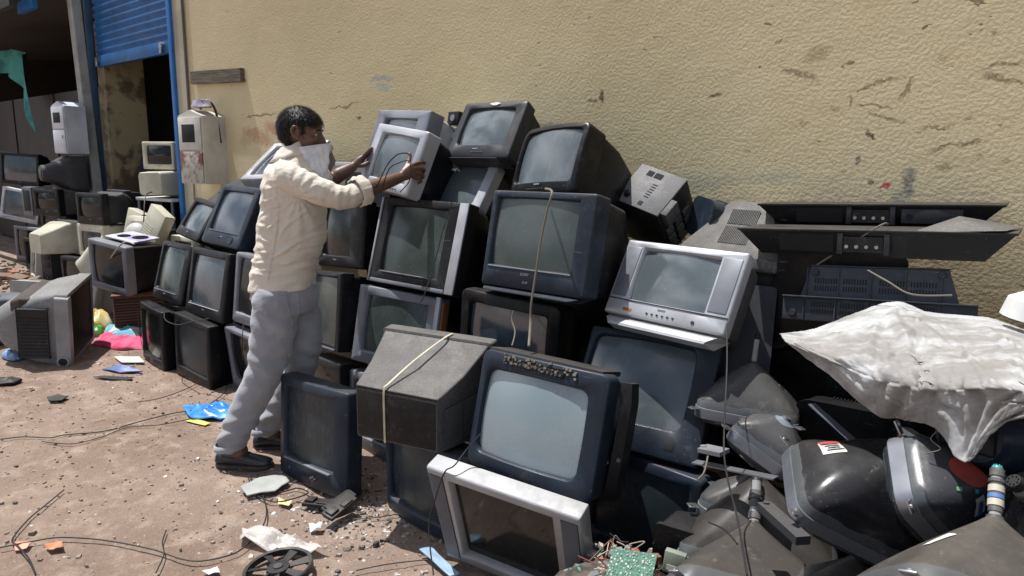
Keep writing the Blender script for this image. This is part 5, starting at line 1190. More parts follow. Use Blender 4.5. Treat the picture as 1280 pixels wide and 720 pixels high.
# round backed beige monitor with a key shaped slot
root = empty('computer_monitor', (0, 0, 0)); q = MB()
q.loft([[(x, .0, z) for x, z in rrect(.40, .34, .03, 0, .17)], [(x, -.06, z) for x, z in rrect(.39, .33, .03, 0, .17)], [(x, -.09, z) for x, z in rrect(.34, .28, .10, 0, .16)]]); q.build('shell', BG, root)
q = MB(); q.loft([[(.125*c_*math.cos(a), -.09-h_, .16+.125*c_*math.sin(a)) for a in [i*math.pi/12 for i in range(24)]] for c_, h_ in ((1, 0), (.97, .03), (.85, .06), (.6, .08), (.2, .09))]); q.build('round_back', plastic('pale_back', (.56, .56, .52), .4, .4), root)
q = MB(); q.box((-.010, -.19, .10), (.010, -.172, .16)); q.cyl((0, -.186, .175), (0, -.172, .175), .018, n=12); q.build('slot', DARKIN, root)
q = MB()
for i in range(7): q.box((-.17+i*.022, -.064, .26), (-.16+i*.022, -.058, .32))
q.build('vent_rib', BGD, root)
pose(root, -6.95, 2.72, .52, 14, 0, 0); tag(root, 'beige monitor with a round pale back and a key shaped slot', 'monitor', FH)
def panel(label, w, h, d_, mat, p, name='monitor_casing'):
    root = empty(name, (0, 0, 0)); q = MB(); q.box((-w/2, 0, 0), (w/2, d_, h), bev=.008); q.build('panel', mat, root)
    q = MB()
    for i in range(5): q.box((-w*.35, -.003, h*.2+i*h*.07), (w*.1, .001, h*.2+i*h*.07+h*.03))
    q.build('rib', mat, root); pose(root, *p); tag(root, label, 'casing', FH); return root
panel('cream box leaning beside the round backed monitor', .26, .34, .10, BG, (-6.45, 2.5, .66, 10, 12, 25))
panel('cream casing standing at the left of the round backed monitor', .24, .42, .10, BG, (-7.2, 2.62, .50, 10, 8, 14))
shell('monitor_casing', 'tipped cream monitor back at the right end of the far heap', .46, .36, .30, BG, (-6.45, 2.35, .38, 160, 25, 22), cat='casing', r=.03, group=FH)
shell('monitor_casing', 'dark casing filling the gap below the tipped cream monitor back', .5, .38, .4, BLK2, (-6.75, 2.45, 0, 5, 0, 0), cat='casing', r=.02, group=FH)
shell('office_machine', 'dark blue machine casing standing in the doorway before the stained wall', .46, .60, .36, plastic('dark_blue_plastic', (.015, .022, .05), .4, .4), (-8.25, 3.3, .86, 8, 6, 0), cat='machine', r=.05, group=None)
panel('dark stand under the dark blue machine in the doorway', .5, .85, .4, BLK, (-8.22, 3.3, 0, 8, 0, 0), 'machine_stand')
panel('blue grey crate behind the black set at the top of the far heap', .34, .40, .3, plastic('dull_blue_plastic', (.03, .05, .12), .5, .3), (-10.0, 3.0, .95, 10, 0, 0), 'plastic_crate')
# concrete stump with yellow paint at the left edge
q = MB(); q.loft([[(x, y, z) for x, y in rrect(.26, .26, .03)] for z in (0, .3, .6)]); root = empty('concrete_post', (-11.05, 2.15, 0)); q.build('stump', simple('concrete', (.28, .27, .23), .9, bump=.5, bscale=30), root); tag(root, 'concrete stump with yellow paint at the left edge of the photo', 'concrete post')
q = MB(); q.box((-.135, -.138, .08), (-.06, -.131, .58)); q.build('yellow_paint', simple('yellow_paint', (.55, .46, .04), .8), root)

# silver set on the wicker basket, with purple cover
o = mon('L17', S_(fm=SILVD, hm=BLK2, sm=S_BLK, mg=(.04,.05,.04,.05), D=.36, bw=.9, bh=.85, rad=.02), 'silver and black set on a wicker basket with a purple disc cover on top', 'television', 'crt_television', (-5.90, 2.00, .36, 14, -4, 6, .46, .40), g=None)
root = empty('disc_player_cover', (0, 0, 0)); q = MB(); q.box((-.17, -.12, 0), (.17, .12, .012), bev=.003); q.build('sheet', simple('purple_print', (.30, .26, .48), .35, col2=(.6, .6, .66), nscale=5), root)
for x, y, r_ in ((-.06, -.03, .05), (.07, .02, .06)):
    q = MB(); q.cyl((x, y, .012), (x, y, .0145), r_, n=24); q.build('dark_disc', S_BLK, root)
pose(root, -5.90, 2.20, .775, 14, -4, 6); tag(root, 'purple and white printed sheet with dark discs lying on the silver and black set', 'sheet')
n = NT('wicker'); w = n.t.nodes.new('ShaderNodeTexBrick'); n.link(n.tc.outputs['Object'], w.inputs[0]); w.inputs['Scale'].default_value = 22; w.inputs['Color1'].default_value = c4((.16, .075, .035)); w.inputs['Color2'].default_value = c4((.09, .04, .02)); w.inputs['Mortar'].default_value = c4((.02, .01, .006)); w.inputs['Mortar Size'].default_value = .04
mpp = n.t.nodes.new('ShaderNodeMapping'); mpp.inputs['Rotation'].default_value = (R(90), 0, 0); n.link(n.tc.outputs['Object'], mpp.inputs[0]); n.link(mpp.outputs[0], w.inputs[0])
n.set(Base_Color=w.outputs[0], Roughness=.7, Normal=n.bump(w.outputs['Fac'], -.6, .01)); 
q = MB(); q.box((-.24, -.18, 0), (.24, .18, .34), bev=.02); o = q.build('wicker_basket', n.m); pose(o, -5.92, 2.22, 0, -22, 0, 0); tag(o, 'brown wicker basket under the silver and black set', 'basket')
q = MB(); q.box((-.25, -.19, .325), (.25, .19, .35), bev=.008); q.build('rim', n.m, o)
mon('L18', S_(fm=plastic('light_grey_shell', (.34, .36, .38), .45, .5), sm=S_GREY, mg=(.03,.04,.03,.035), D=.28, round=1), 'small grey monitor with a grey screen lying between the basket and the overturned casing', p=(-6.80, 2.02, .0, 24, 12, 4, .34, .32), g=None)
# overturned grey casing in the left foreground: open front faces right
gcol = plastic('dusty_mid_grey', (.155, .16, .165), .5, 1.1)
root = empty('television_casing', (0, 0, 0)); W_, H_, D_ = .58, .53, .50
q = MB()
def RL(w, h, y, r_, cx=0, cz=0): return [(x, y, z) for x, z in rrect(w, h, r_, cx, cz)]
q.loft([RL(W_-.06, H_-.06, .0, .02), RL(W_-.05, H_-.05, -.004, .02), RL(W_-.004, H_-.004, -.002, .025), RL(W_, H_, .004, .025), RL(W_, H_, .075, .025), RL(W_-.012, H_-.012, .078, .025), RL(W_-.02, H_-.02, .10, .03),
        RL(W_*.93, H_*.92, .20, .05, 0, -.01), RL(W_*.82, H_*.78, .32, .08, 0, -.02), RL(W_*.62, H_*.60, .43, .10, 0, -.03), RL(W_*.42, H_*.42, .49, .09, 0, -.03), RL(W_*.2, H_*.2, .50, .04, 0, -.03)], False, True)
q.build('shell', gcol, root)
q = MB(); q.loft([RL(W_-.06, H_-.06, .0, .02), RL(W_-.10, H_-.10, .03, .02), RL(W_-.10, H_-.10, .10, .02)], False, False); q.loft([RL(W_-.10, H_-.10, .30, .02), RL(W_-.16, H_-.16, .36, .02)], False, True); q.loft([RL(W_-.10, H_-.10, .10, .02), RL(W_-.10, H_-.10, .30, .02)], False, False)
q.build('inside', simple('brown_inside', (.07, .055, .045), .8), root)
q = MB(); q.loft([RL(.018, H_-.08, -.006, .006, W_/2-.04), RL(.018, H_-.08, .0, .006, W_/2-.04)]); q.build('screen_rim', SILVD, root)
q = MB(); q.loft([RL(.07, H_*.92, -.012+0, .02, -W_/2+.012), RL(.074, H_*.94, .07, .02, -W_/2+.008)]); q.build('speaker_bar', plastic('light_grey_bar', (.30, .31, .33), .4, .6), root)
q = MB(); q.cyl((-W_/2-.022, .035, -H_/2+.055), (-W_/2-.034, .035, -H_/2+.055), .042, .038, 24); q.build('round_knob', plastic('light_grey_bar', 0), root)
q = MB(); q.cyl((-W_/2-.034, .035, -H_/2+.055), (-W_/2-.037, .035, -H_/2+.055), .028, .026, 24); q.build('knob_centre', CHAR, root)
q = MB(); q.box((-W_*.485, .12, -H_*.36), (-W_*.475-.02, .30, H_*.30), bev=.008); q.build('handle_recess', CHAR, root)
q = MB()
for i in range(12): q.box((-W_*.47-.026, .13, -H_*.33+i*.024), (-W_*.47-.020, .29, -H_*.33+i*.024+.008))
q.build('vent_rib', BLK2, root)
# front faces +x (right); its left flank faces the camera
o = root; M = Matrix.Rotation(R(147), 4, 'Z') @ Matrix.Rotation(R(4), 4, 'X') @ Matrix.Rotation(R(-6), 4, 'Y'); o.matrix_world = Matrix.Translation((-5.50, 1.66, .262)) @ M
tag(root, 'overturned empty grey television casing with a round knob, left foreground', 'casing')
shell('monitor_casing', 'small pale grey monitor casing on the dirt behind the overturned grey one', .36, .34, .30, plastic('pale_cover', (.32, .33, .31), .55, .8), (-7.0, 1.72, .0, 30, 0, 0), cat='casing', r=.02, taper=.7, group=None)
panel('flat olive grey casing panel leaning on the dirt behind the overturned casing', .56, .26, .04, plastic('olive_grey', (.26, .27, .22), .6, .8), (-7.25, 2.02, .02, -12, 30, -14), 'casing_panel')
shell('monitor_casing', 'bluish grey casing at the left edge of the photo on the dirt', .44, .36, .40, plastic('blue_grey_shell', (.13, .14, .17), .5, .7), (-6.36, 1.20, .0, 10, 0, 0), cat='casing', r=.02, taper=.8, group=None)
# bricks and rubble at far left
BR = simple('rubble_brick', (.24, .12, .07), .9, col2=(.17, .13, .10), bump=.6, bscale=30)
for i, (x, y, z, a, lb) in enumerate(((-9.0, 2.15, .03, 20, 'reddish broken brick on the rubble in front of the pale grey monitor'), (-9.35, 2.05, .02, 60, 'brown broken brick left of the reddish one'), (-8.75, 2.22, .02, -30, 'small broken brick right of the reddish one'))):
    q = MB(); q.box((-.11, -.06, 0), (.11, .06, .07), bev=.012); o = q.build('broken_brick', BR); o.location = (x, y, z); o.rotation_euler = (.2, .1, R(a)); tag(o, lb, 'brick')
# clothes heap
def heap(name, label, cat, c, rx, ry, h, mat, seed=0, amp=.35, freq=5):
    q = MB(); L_ = []
    for k in range(9):
        t = k/8; rr = math.cos(t*math.pi/2)**.6
        L_.append([(rx*rr*math.cos(a)*(1+amp*noise.noise(Vector((math.cos(a)*1.7, math.sin(a)*1.7, seed+t)))), ry*rr*math.sin(a)*(1+amp*noise.noise(Vector((math.cos(a)*1.7, math.sin(a)*1.7, seed+9+t)))),
                    h*math.sin(t*math.pi/2)*(1+amp*noise.noise(Vector((math.cos(a)*freq*.4, math.sin(a)*freq*.4, seed+t*2))))) for a in [i*math.pi/16 for i in range(32)]])
    q.loft(L_); o = q.build(name, mat, ang=.9); o.location = c; tag(o, label, cat); return o
PINK = simple('pink_cloth', (.58, .045, .13), .85, col2=(.62, .12, .22), nscale=12)
MULTI = simple('patterned_cloth', (.60, .52, .48), .85, col2=(.10, .38, .48), nscale=9, f=(.48, .53))
heap('pink_cloth', 'crumpled bright pink cloth on the dirt by the black televisions', 'cloth', (-5.65, 1.98, 0), .34, .16, .055, PINK, 1)
heap('patterned_cloth', 'crumpled pale cloth with blue pattern lying on the pink cloth', 'cloth', (-5.80, 2.04, .03), .22, .12, .07, MULTI, 4)
heap('yellow_bag', 'crumpled yellow plastic bag beside the basket', 'bag', (-6.35, 2.02, 0), .20, .13, .13, simple('yellow_plastic', (.60, .40, .03), .4, col2=(.62, .55, .35), nscale=9), 7)
heap('green_bag', 'small crumpled green bag between the yellow bag and the pink cloth', 'bag', (-6.05, 1.90, 0), .10, .07, .08, simple('green_plastic', (.08, .30, .05), .4), 9)
heap('blue_bag', 'small sky blue bag behind the small grey monitor', 'bag', (-7.7, 2.25, 0), .10, .08, .14, simple('sky_blue_plastic', (.06, .32, .62), .4), 12)
heap('blue_bag', 'pale blue plastic bag beside the overturned grey casing', 'bag', (-5.75, 1.28, 0), .11, .06, .05, simple('pale_blue_plastic', (.20, .32, .55), .35), 15)
# blue bag behind the shoe: thin folded sheet
def sheetlet(name, label, cat, pts, mat, th=.004, z=.008, amp=.01, seed=0, n=10, peak=0.):
    """irregular thin piece: polygon outline in world xy, crumpled"""
    P = [Vector(p) for p in pts]; c = sum(P, Vector((0, 0)))/len(P); v = []; f = []; m_ = len(P)*4; ring = []
    for i in range(m_):
        a = i/4; k = int(a) % len(P); ring.append(P[k].lerp(P[(k+1) % len(P)], a-int(a)))
    for k in range(n+1):
        t = k/n
        for p in ring:
            r2 = c.lerp(p, t*(1+.05*noise.noise(Vector((p.x*30, p.y*30, seed))))) 
            v.append((r2.x, r2.y, z+peak*(1-t)+amp*(noise.noise(Vector((r2.x*22, r2.y*22, seed)))+.5*abs(noise.noise(Vector((r2.x*50, r2.y*50, seed+3)))))))
    for k in range(n):
        for i in range(m_): a = k*m_+i; b_ = k*m_+(i+1) % m_; f.append((a, b_, b_+m_, a+m_))
    o = mk(name, v, f, mat, ang=1.0); s_ = o.modifiers.new('s', 'SOLIDIFY'); s_.thickness = th; tag(o, label, cat); return o
# ------------------------------------------------------------------ ground
def axis(pts):
    out = []
    for a, b_, s in pts:
        k = max(1, round((b_-a)/s)); out += [a+(b_-a)*i/k for i in range(k)]
    return out+[pts[-1][1]]
xs = axis([(-60, -20, 4), (-20, -9, .4), (-9, -5.2, .08), (-5.2, -1.2, .025), (-1.2, 1, .1), (1, 6, .5), (6, 60, 6)])
ys = axis([(-60, -10, 5), (-10, -1, .5), (-1, .2, .1), (.2, 2.2, .025), (2.2, 3.4, .08), (3.4, 8, .5), (8, 60, 5)])
def gz(x, y):
    if x < -14 or x > 3 or y < -3 or y > 4: return 0
    z = .014*noise.noise(Vector((x*1.3, y*1.3, 0)))-.012*max(0, noise.noise(Vector((x*3.1+5, y*5.1, 4)))-.15)+.007*noise.noise(Vector((x*4.5, y*4.5, 1)))+.0045*noise.noise(Vector((x*13, y*13, 2)))+.003*noise.noise(Vector((x*31, y*31, 2)))
    return z-.004
V = [(x, y, gz(x, y)) for y in ys for x in xs]; nx = len(xs)
F_ = [(j*nx+i, j*nx+i+1, (j+1)*nx+i+1, (j+1)*nx+i) for j in range(len(ys)-1) for i in range(nx-1)]
n = NT('packed_dirt'); pc = n.tc.outputs['Object']
a = n.ramp(n.noise(1.1, 6, .6, co=pc), .3, .7); col = n.mix(a, (.235, .165, .125), (.32, .235, .185))
col = n.mix(n.ramp(n.noise(7, 6, .7, co=pc), .45, .72), col, (.43, .33, .262)); col = n.mix(n.ramp(n.noise(2.3, 5, .7, co=pc), .56, .72, 0, .35), col, (.18, .135, .11))
col = n.mix(n.ramp(n.noise(70, 3, .6, co=pc), .62, .70, 0, .7), col, (.42, .36, .30)); col = n.mix(n.ramp(n.noise(95, 3, .6, co=pc), .64, .72, 0, .7), col, (.09, .07, .06))
h = n.math('ADD', n.math('MULTIPLY', n.noise(11, 6, .7, co=pc), .8), n.math('MULTIPLY', n.noise(75, 5, .75, co=pc), .5))
n.set(Base_Color=col, Roughness=.95, Normal=n.bump(h, .85, .03)); n.b.inputs['Specular IOR Level'].default_value = .2
g = mk('ground', V, F_, n.m, ang=3.2); tag(g, kind='structure')

# ------------------------------------------------------------------ small litter nobody could count
def vcol_mat(name, rough=.8):
    n = NT(name); at = n.t.nodes.new('ShaderNodeVertexColor'); at.layer_name = 'Col'; n.set(Base_Color=at.outputs[0], Roughness=rough); return n.m
VC = vcol_mat('chip_colours')
def scatter(name, N, region, sizes, cols, kind_flat=.5, seed=3, zf=None):
    rnd = random.Random(seed); v = []; f = []; fc = []
    k = 0
    while k < N:
        x, y = region(rnd)
        k += 1; s = rnd.uniform(*sizes)*(rnd.random()**1.8*1.6+.35); z = (zf(x, y) if zf else gz(x, y))
        c = rnd.choice(cols); k_ = rnd.uniform(.65, 1.2); c = tuple(q*k_ for q in c); b_ = len(v); m_ = rnd.randint(4, 6); a0 = rnd.uniform(0, 6.28); el = rnd.uniform(.35, 1.)
        flat = rnd.random() < kind_flat; hh = s*(.12 if flat else rnd.uniform(.4, .9)); tx, ty = rnd.uniform(-.4, .4), rnd.uniform(-.4, .4)
        ring = []
        for i in range(m_):
            a = 6.2832*i/m_+rnd.uniform(-.3, .3); rr = s*rnd.uniform(.7, 1.1); px = rr*math.cos(a); py = rr*math.sin(a)*el
            ring.append((px*math.cos(a0)-py*math.sin(a0), px*math.sin(a0)+py*math.cos(a0)))
        for px, py in ring: v.append((x+px, y+py, z-.002+abs(px*tx+py*ty)*.5))
        for px, py in ring: v.append((x+px*.8, y+py*.8, z+hh+px*tx*.5+py*ty*.5))
        f.append(tuple(b_+m_+i for i in range(m_))); fc.append(c)
        for i in range(m_): j = (i+1) % m_; f.append((b_+i, b_+j, b_+m_+j, b_+m_+i)); fc.append(c)
    me = bpy.data.meshes.new(name); me.from_pydata(v, [], f); me.materials.append(VC)
    ca = me.color_attributes.new('Col', 'FLOAT_COLOR', 'CORNER'); li = 0; buf = []
    for p, c in zip(me.polygons, fc): buf += [*c, 1.]*p.loop_total
    ca.data.foreach_set('color', buf); o = bpy.data.objects.new(name, me); COL.objects.link(o); return o
STONES = [(.30, .25, .20), (.22, .17, .14), (.38, .33, .28), (.16, .13, .11), (.26, .20, .16)]
def reg_all(r): return (r.uniform(-8.5, -1.2), r.uniform(.3, 2.1))
o = scatter('dirt_pebbles', 9000, reg_all, (.002, .007), STONES, .3, 3); tag(o, 'tiny stones and crumbs of soil scattered over the dirt', 'pebbles', kind='stuff')
MIX = [(.55, .53, .50), (.30, .30, .31), (.05, .05, .05), (.42, .38, .32), (.65, .64, .60), (.12, .14, .18), (.25, .2, .16), (.3, .26, .22), (.4, .36, .3)]
def reg_pile(r):
    t = r.random()
    if t < .35: return (r.gauss(-2.3, .45), r.gauss(1.42, .14))
    if t < .50: return (r.gauss(-4.6, .5), r.gauss(1.62, .15))
    if t < .68: return (r.gauss(-6.0, .5), r.gauss(1.75, .25))
    if t < .8: return (r.uniform(-9, -6), r.gauss(2.1, .2))
    return (r.uniform(-6, -1.5), r.uniform(.5, 1.8))
o = scatter('plastic_chips', 1300, reg_pile, (.003, .0095), MIX, .75, 5); tag(o, 'chips of broken plastic, glass and paper littering the dirt', 'litter', kind='stuff')
def reg_gap(r): return (r.gauss(-2.15, .16), r.gauss(1.62, .14))
o = scatter('shredded_scrap', 520, reg_gap, (.004, .013), [(.5, .48, .44), (.06, .06, .06), (.35, .33, .3), (.15, .13, .11)], .7, 8, lambda x, y: gz(x, y)+.02*max(0, noise.noise(Vector((x*9, y*9, 0))))); tag(o, 'shredded paper and plastic scrap in the gap between the two dark sets', 'scrap', kind='stuff')
def reg_br(r): return (r.gauss(-.88, .08), r.gauss(1.50, .09))
def reg_far(r): return (r.gauss(-9.3, .8), r.gauss(2.25, .25))
o = scatter('rubble_bits', 500, reg_far, (.012, .05), [(.28, .2, .15), (.35, .3, .25), (.2, .15, .12), (.3, .14, .08), (.12, .11, .1)], .2, 11); tag(o, 'soil and brick rubble in front of the far heap', 'rubble', kind='stuff')
# broken bits heaped by the circuit board, with wires
o = scatter('component_scrap', 420, reg_br, (.006, .022), [(.04, .04, .04), (.2, .2, .2), (.35, .3, .25), (.3, .1, .06), (.1, .25, .18)], .4, 13, lambda x, y: .30-.9*((x+.86)**2+(y-1.58)**2)+.02*noise.noise(Vector((x*7, y*7, 0)))); 
tag(o, 'heap of loose electronic components beside the green circuit board', 'scrap', kind='stuff')
q = MB(); q.loft([[(-.90+.20*c_*math.cos(a), 1.50+.20*c_*math.sin(a), z) for a in [i*math.pi/10 for i in range(20)]] for c_, z in ((1.1, -.02), (1., .12), (.85, .24), (.5, .29), (.1, .30))])
tag(q.build('scrap_mound', simple('dark_scrap', (.035, .032, .03), .8, col2=(.10, .08, .06), nscale=25, bump=.8, bscale=60)), 'dark mound of electronic scrap under the circuit board', 'scrap', kind='stuff')
rnd = random.Random(6); wm = [simple('wire_red', (.16, .04, .03), .5, bump=0), simple('wire_cream', (.45, .38, .30), .5, bump=0), CABLE]
root = empty('wire_tangle', (-.875, 1.50, .31)); tag(root, 'tangle of thin red, cream and black wires beside the circuit board', 'wires')
for k in range(3):
    q = MB()
    for i in range(7):
        c = Vector((rnd.uniform(-.06, .14), rnd.uniform(-.08, .10), rnd.uniform(-.03, .05))); q.tube([c+Vector((rnd.gauss(0, .02), rnd.gauss(0, .02), rnd.gauss(0, .012))) for _ in range(6)], .0017, 4)
    q.build('wire', wm[k], root)
# green circuit board
n = NT('circuit_board_green'); v_ = n.t.nodes.new('ShaderNodeTexVoronoi'); v_.inputs['Scale'].default_value = 90; n.link(n.tc.outputs['Object'], v_.inputs[0])
n.set(Base_Color=n.mix(n.ramp(v_.outputs['Distance'], .18, .3), (.48, .47, .38), n.mix(n.ramp(n.noise(120, 3), .45, .55), (.025, .10, .06), (.06, .18, .12))), Roughness=.5)
root = empty('circuit_board', (0, 0, 0)); q = MB(); q.box((-.065, -.05, 0), (.065, .05, .002)); q.build('board', n.m, root, smooth=False)
q = MB(); rnd = random.Random(2)
for i in range(70): x, y = rnd.uniform(-.062, .062), rnd.uniform(-.047, .047); q.box((x-.0015, y-.0015, .002), (x+.0015, y+.0015, .0045))
q.build('solder_joints', STEEL, root, smooth=False)
frame_from(root, D['T']['pcbp'], (.9, .38, -.18), (-.12, -.62, .77)); tag(root, 'green circuit board lying solder side up at the bottom edge of the photo', 'circuit board')
root = empty('converter_box', (0, 0, 0)); q = MB(); q.box((-.028, -.012, -.03), (.028, .012, .03), bev=.003); q.build('case', simple('greenish_grey', (.22, .25, .20), .7), root); q = MB(); q.box((-.018, -.0135, -.02), (.018, -.0125, -.006)); q.build('label', paper, root)
pose(root, -.735, 1.56, .385, 15, 5, 4); tag(root, 'small greenish grey box standing beside the green circuit board', 'box')

# ------------------------------------------------------------------ larger litter on the dirt
BLUP = simple('blue_plastic_bag', (.03, .20, .60), .3, col2=(.06, .30, .72), nscale=10)
c = D['P']['bluebag']
def off(c, L_): return [(c[0]+a, c[1]+b_) for a, b_ in L_]
sheetlet('blue_bag', 'crumpled bright blue plastic bag on the dirt behind the shoe', 'bag', off(c, [(-.20, -.06), (.0, -.10), (.12, .0), (.16, .12), (.02, .16), (-.10, .10)]), BLUP, .002, .012, .035, 1, peak=.05)
sheetlet('yellow_card', 'yellow strip of card sticking out under the blue bag', 'card', off((-3.56, 1.60), [(-.08, -.05), (.06, -.01), (.05, .03), (-.09, -.01)]), simple('yellow_card', (.70, .62, .12), .6), .002, .006, .003)
sheetlet('blue_fragment', 'faded blue plastic fragment on the dirt left of the black televisions', 'plastic fragment', off((-4.85, 1.66), [(-.13, -.07), (.05, -.02), (.14, .09), (.0, .08), (-.08, .03)]), simple('faded_blue', (.12, .17, .36), .5), .004, .01, .01, 3, peak=.035)
sheetlet('grey_fragment', 'thin grey plastic fragment lying in front of the faded blue one', 'plastic fragment', off((-4.70, 1.58), [(-.14, -.09), (.0, -.03), (.10, .06), (.06, .08), (-.10, -.03)]), CHAR, .004, .008, .004, 5)
sheetlet('white_tile', 'flat white board fragment on the dirt by the leftmost black television', 'fragment', off((-5.05, 1.80), [(-.15, -.05), (.04, -.07), (.15, .04), (-.02, .07)]), WHITE, .006, .012, .002, 6)
sheetlet('black_fragment', 'black plastic lump at the left edge of the photo', 'plastic fragment', off((-5.13, 1.09), [(-.10, -.06), (.04, -.06), (.09, .02), (.05, .08), (-.06, .05)]), BLK2, .02, .012, .012, 7, peak=.02)
sheetlet('slate_fragment', 'rounded dark grey fragment lying alone on the dirt at the left', 'plastic fragment', off((-4.56, 1.21), [(-.05, -.04), (.03, -.05), (.07, .0), (.02, .05), (-.05, .02)]), CHAR, .006, .008, .004, 8)
sheetlet('grey_plate', 'flat grey broken plate leaning by the toe of the shoe', 'fragment', off((-2.62, 1.45), [(-.07, .0), (-.05, -.10), (.04, -.12), (.09, -.02), (.06, .07), (-.03, .09)]), plastic('plate_grey', (.34, .35, .33), .6, .5), .005, .02, .004, 9)
sheetlet('yellow_paper', 'scrap of pale yellow paper by the coiled cable', 'paper', off((-2.44, 1.42), [(-.045, .0), (.0, -.03), (.05, -.01), (.02, .025)]), simple('pale_yellow_paper', (.72, .66, .32), .8), .001, .008, .01, 10)
sheetlet('white_paper', 'small crumpled white paper near the fan shroud', 'paper', off((-2.17, 1.39), [(-.03, -.01), (.01, -.03), (.04, .0), (.01, .03)]), simple('white_paper', (.75, .74, .70), .8), .001, .01, .02, 11)
sheetlet('white_paper', 'torn white paper on the dirt at the bottom edge, left of the fan shroud', 'paper', off((-2.18, .98), [(-.03, -.02), (.02, -.02), (.04, .01), (-.01, .025)]), simple('white_paper', 0), .001, .01, .02, 12)
sheetlet('white_paper', 'white paper scrap inside the loop of the coiled cable', 'paper', off((-2.68, 1.40), [(-.03, -.02), (.02, -.03), (.035, .01), (-.01, .03)]), simple('white_paper', 0), .001, .01, .012, 13)
sheetlet('orange_scrap', 'orange scrap on the dirt in the lower left corner', 'scrap', off((-2.86, .60), [(-.04, -.02), (.02, -.03), (.045, .0), (.0, .03)]), simple('orange_scrap', (.52, .16, .06), .7, col2=(.6, .35, .25)), .002, .008, .008, 14)
sheetlet('orange_scrap', 'orange and white scrap beside the bent cable at the lower left', 'scrap', off((-2.76, .67), [(-.035, -.02), (.02, -.02), (.04, .02), (-.01, .03)]), simple('orange_scrap', 0), .002, .012, .015, 15)
n = NT('clear_plastic_sheet'); n.set(Base_Color=(.62, .58, .54), Roughness=.35, Alpha=.72, Normal=n.bump(n.noise(40, 4), .6, .01)); PS = n.m
sheetlet('plastic_sheet', 'crumpled dusty translucent plastic sheet above the fan shroud', 'plastic sheet', off((-2.16, 1.22), [(-.20, -.03), (-.13, -.08), (-.02, -.05), (.10, .0), (.17, .10), (.06, .09), (-.04, .06), (-.14, .04)]), PS, .001, .012, .035, 16, peak=.02)
# fan shroud
root = empty('fan_shroud', (-2.0, 1.13, .012), (R(3), R(-4), .3)); tag(root, 'black round fan shroud with spokes lying on the dirt at the bottom edge', 'fan shroud')
q = MB(); Rr = .118
q.loft([[(r_*math.cos(a), r_*math.sin(a), z) for a in [i*math.pi/24 for i in range(48)]] for r_, z in ((Rr-.012, .0), (Rr, .0), (Rr, .022), (Rr-.004, .026), (Rr-.012, .022), (Rr-.012, .0))], False, False); q.build('rim', BLK2, root)
q = MB(); q.cyl((0, 0, .004), (0, 0, .022), .042, .038, 28); q.build('hub', BLK2, root)
q = MB(); q.cyl((0, 0, .022), (0, 0, .027), .018, .016, 20); q.build('hub_cap', CHAR, root)
for i in range(7):
    a = i*2*math.pi/7; T = Matrix.Rotation(a, 4, 'Z'); q = MB(); q.add([(.038, -.010, .014), (Rr-.008, -.020, .012), (Rr-.008, .012, .020), (.038, .006, .020), (.038, -.010, .010), (Rr-.008, -.020, .008), (Rr-.008, .012, .016), (.038, .006, .016)], [(0,1,2,3),(7,6,5,4),(0,4,5,1),(1,5,6,2),(2,6,7,3),(3,7,4,0)], T); q.build('spoke', BLK2, root, smooth=False)
# broken black pieces under the alone-standing set
rnd = random.Random(9)
for i, (x, y, lb) in enumerate(((-2.30, 1.50, 'left of the others'), (-2.22, 1.54, 'on top of the others'), (-2.16, 1.50, 'right of the others'))):
    q = MB(); q.box((-.07, -.03, 0), (.07, .03, .016), bev=.004); q.box((-.06, -.02, .016), (-.02, .02, .026), bev=.002); q.box((.0, -.025, .016), (.05, .0, .022), bev=.002)
    o = q.build('broken_casing_piece', BLK2); o.location = (x, y, .012+.018*i); o.rotation_euler = (rnd.uniform(-.2, .2), rnd.uniform(-.3, .3), rnd.uniform(0, 3)); tag(o, 'black casing piece by the lone blue-grey set, '+lb, 'plastic fragment')
sheetlet('blue_strip', 'pale blue plastic strip under the left corner of the big silver front', 'plastic fragment', off((-1.63, 1.56), [(-.10, -.02), (.10, -.06), (.12, -.03), (-.08, .02)]), simple('pale_blue_strip', (.30, .42, .55), .4), .006, .02, .006, 17)

# ------------------------------------------------------------------ the man
Mn = D['MAN']
MT = Matrix.Translation(D['MO']) @ Matrix.Rotation(math.atan2(.671, .741), 4, 'Z')
def Pt(k): return Vector(Mn[k])
def ell(c, rf, rl, tilt=0., n=28, sq=1.):
    """horizontal-ish ellipse ring: forward radius rf, lateral radius rl, pitch tilt"""
    out = []
    for i in range(n):
        a = 2*math.pi*i/n; ca, sa = math.cos(a), math.sin(a)
        x = rf*math.copysign(abs(ca)**sq, ca); y = rl*math.copysign(abs(sa)**sq, sa)
        out.append(Vector((c[0]+x*math.cos(tilt), c[1]+y, c[2]+x*math.sin(tilt))))
    return out
def sphere(q, c, r, n=16, m=10, T=None):
    rx, ry, rz = r if isinstance(r, tuple) else (r, r, r); c = Vector(c); L_ = []
    for k in range(1, m): t = math.pi*k/m; L_.append([c+Vector((rx*math.sin(t)*math.cos(a), ry*math.sin(t)*math.sin(a), rz*math.cos(t))) if not T else c+T @ Vector((rx*math.sin(t)*math.cos(a), ry*math.sin(t)*math.sin(a), rz*math.cos(t))) for a in [2*math.pi*i/n for i in range(n)]])
    q.loft(L_)
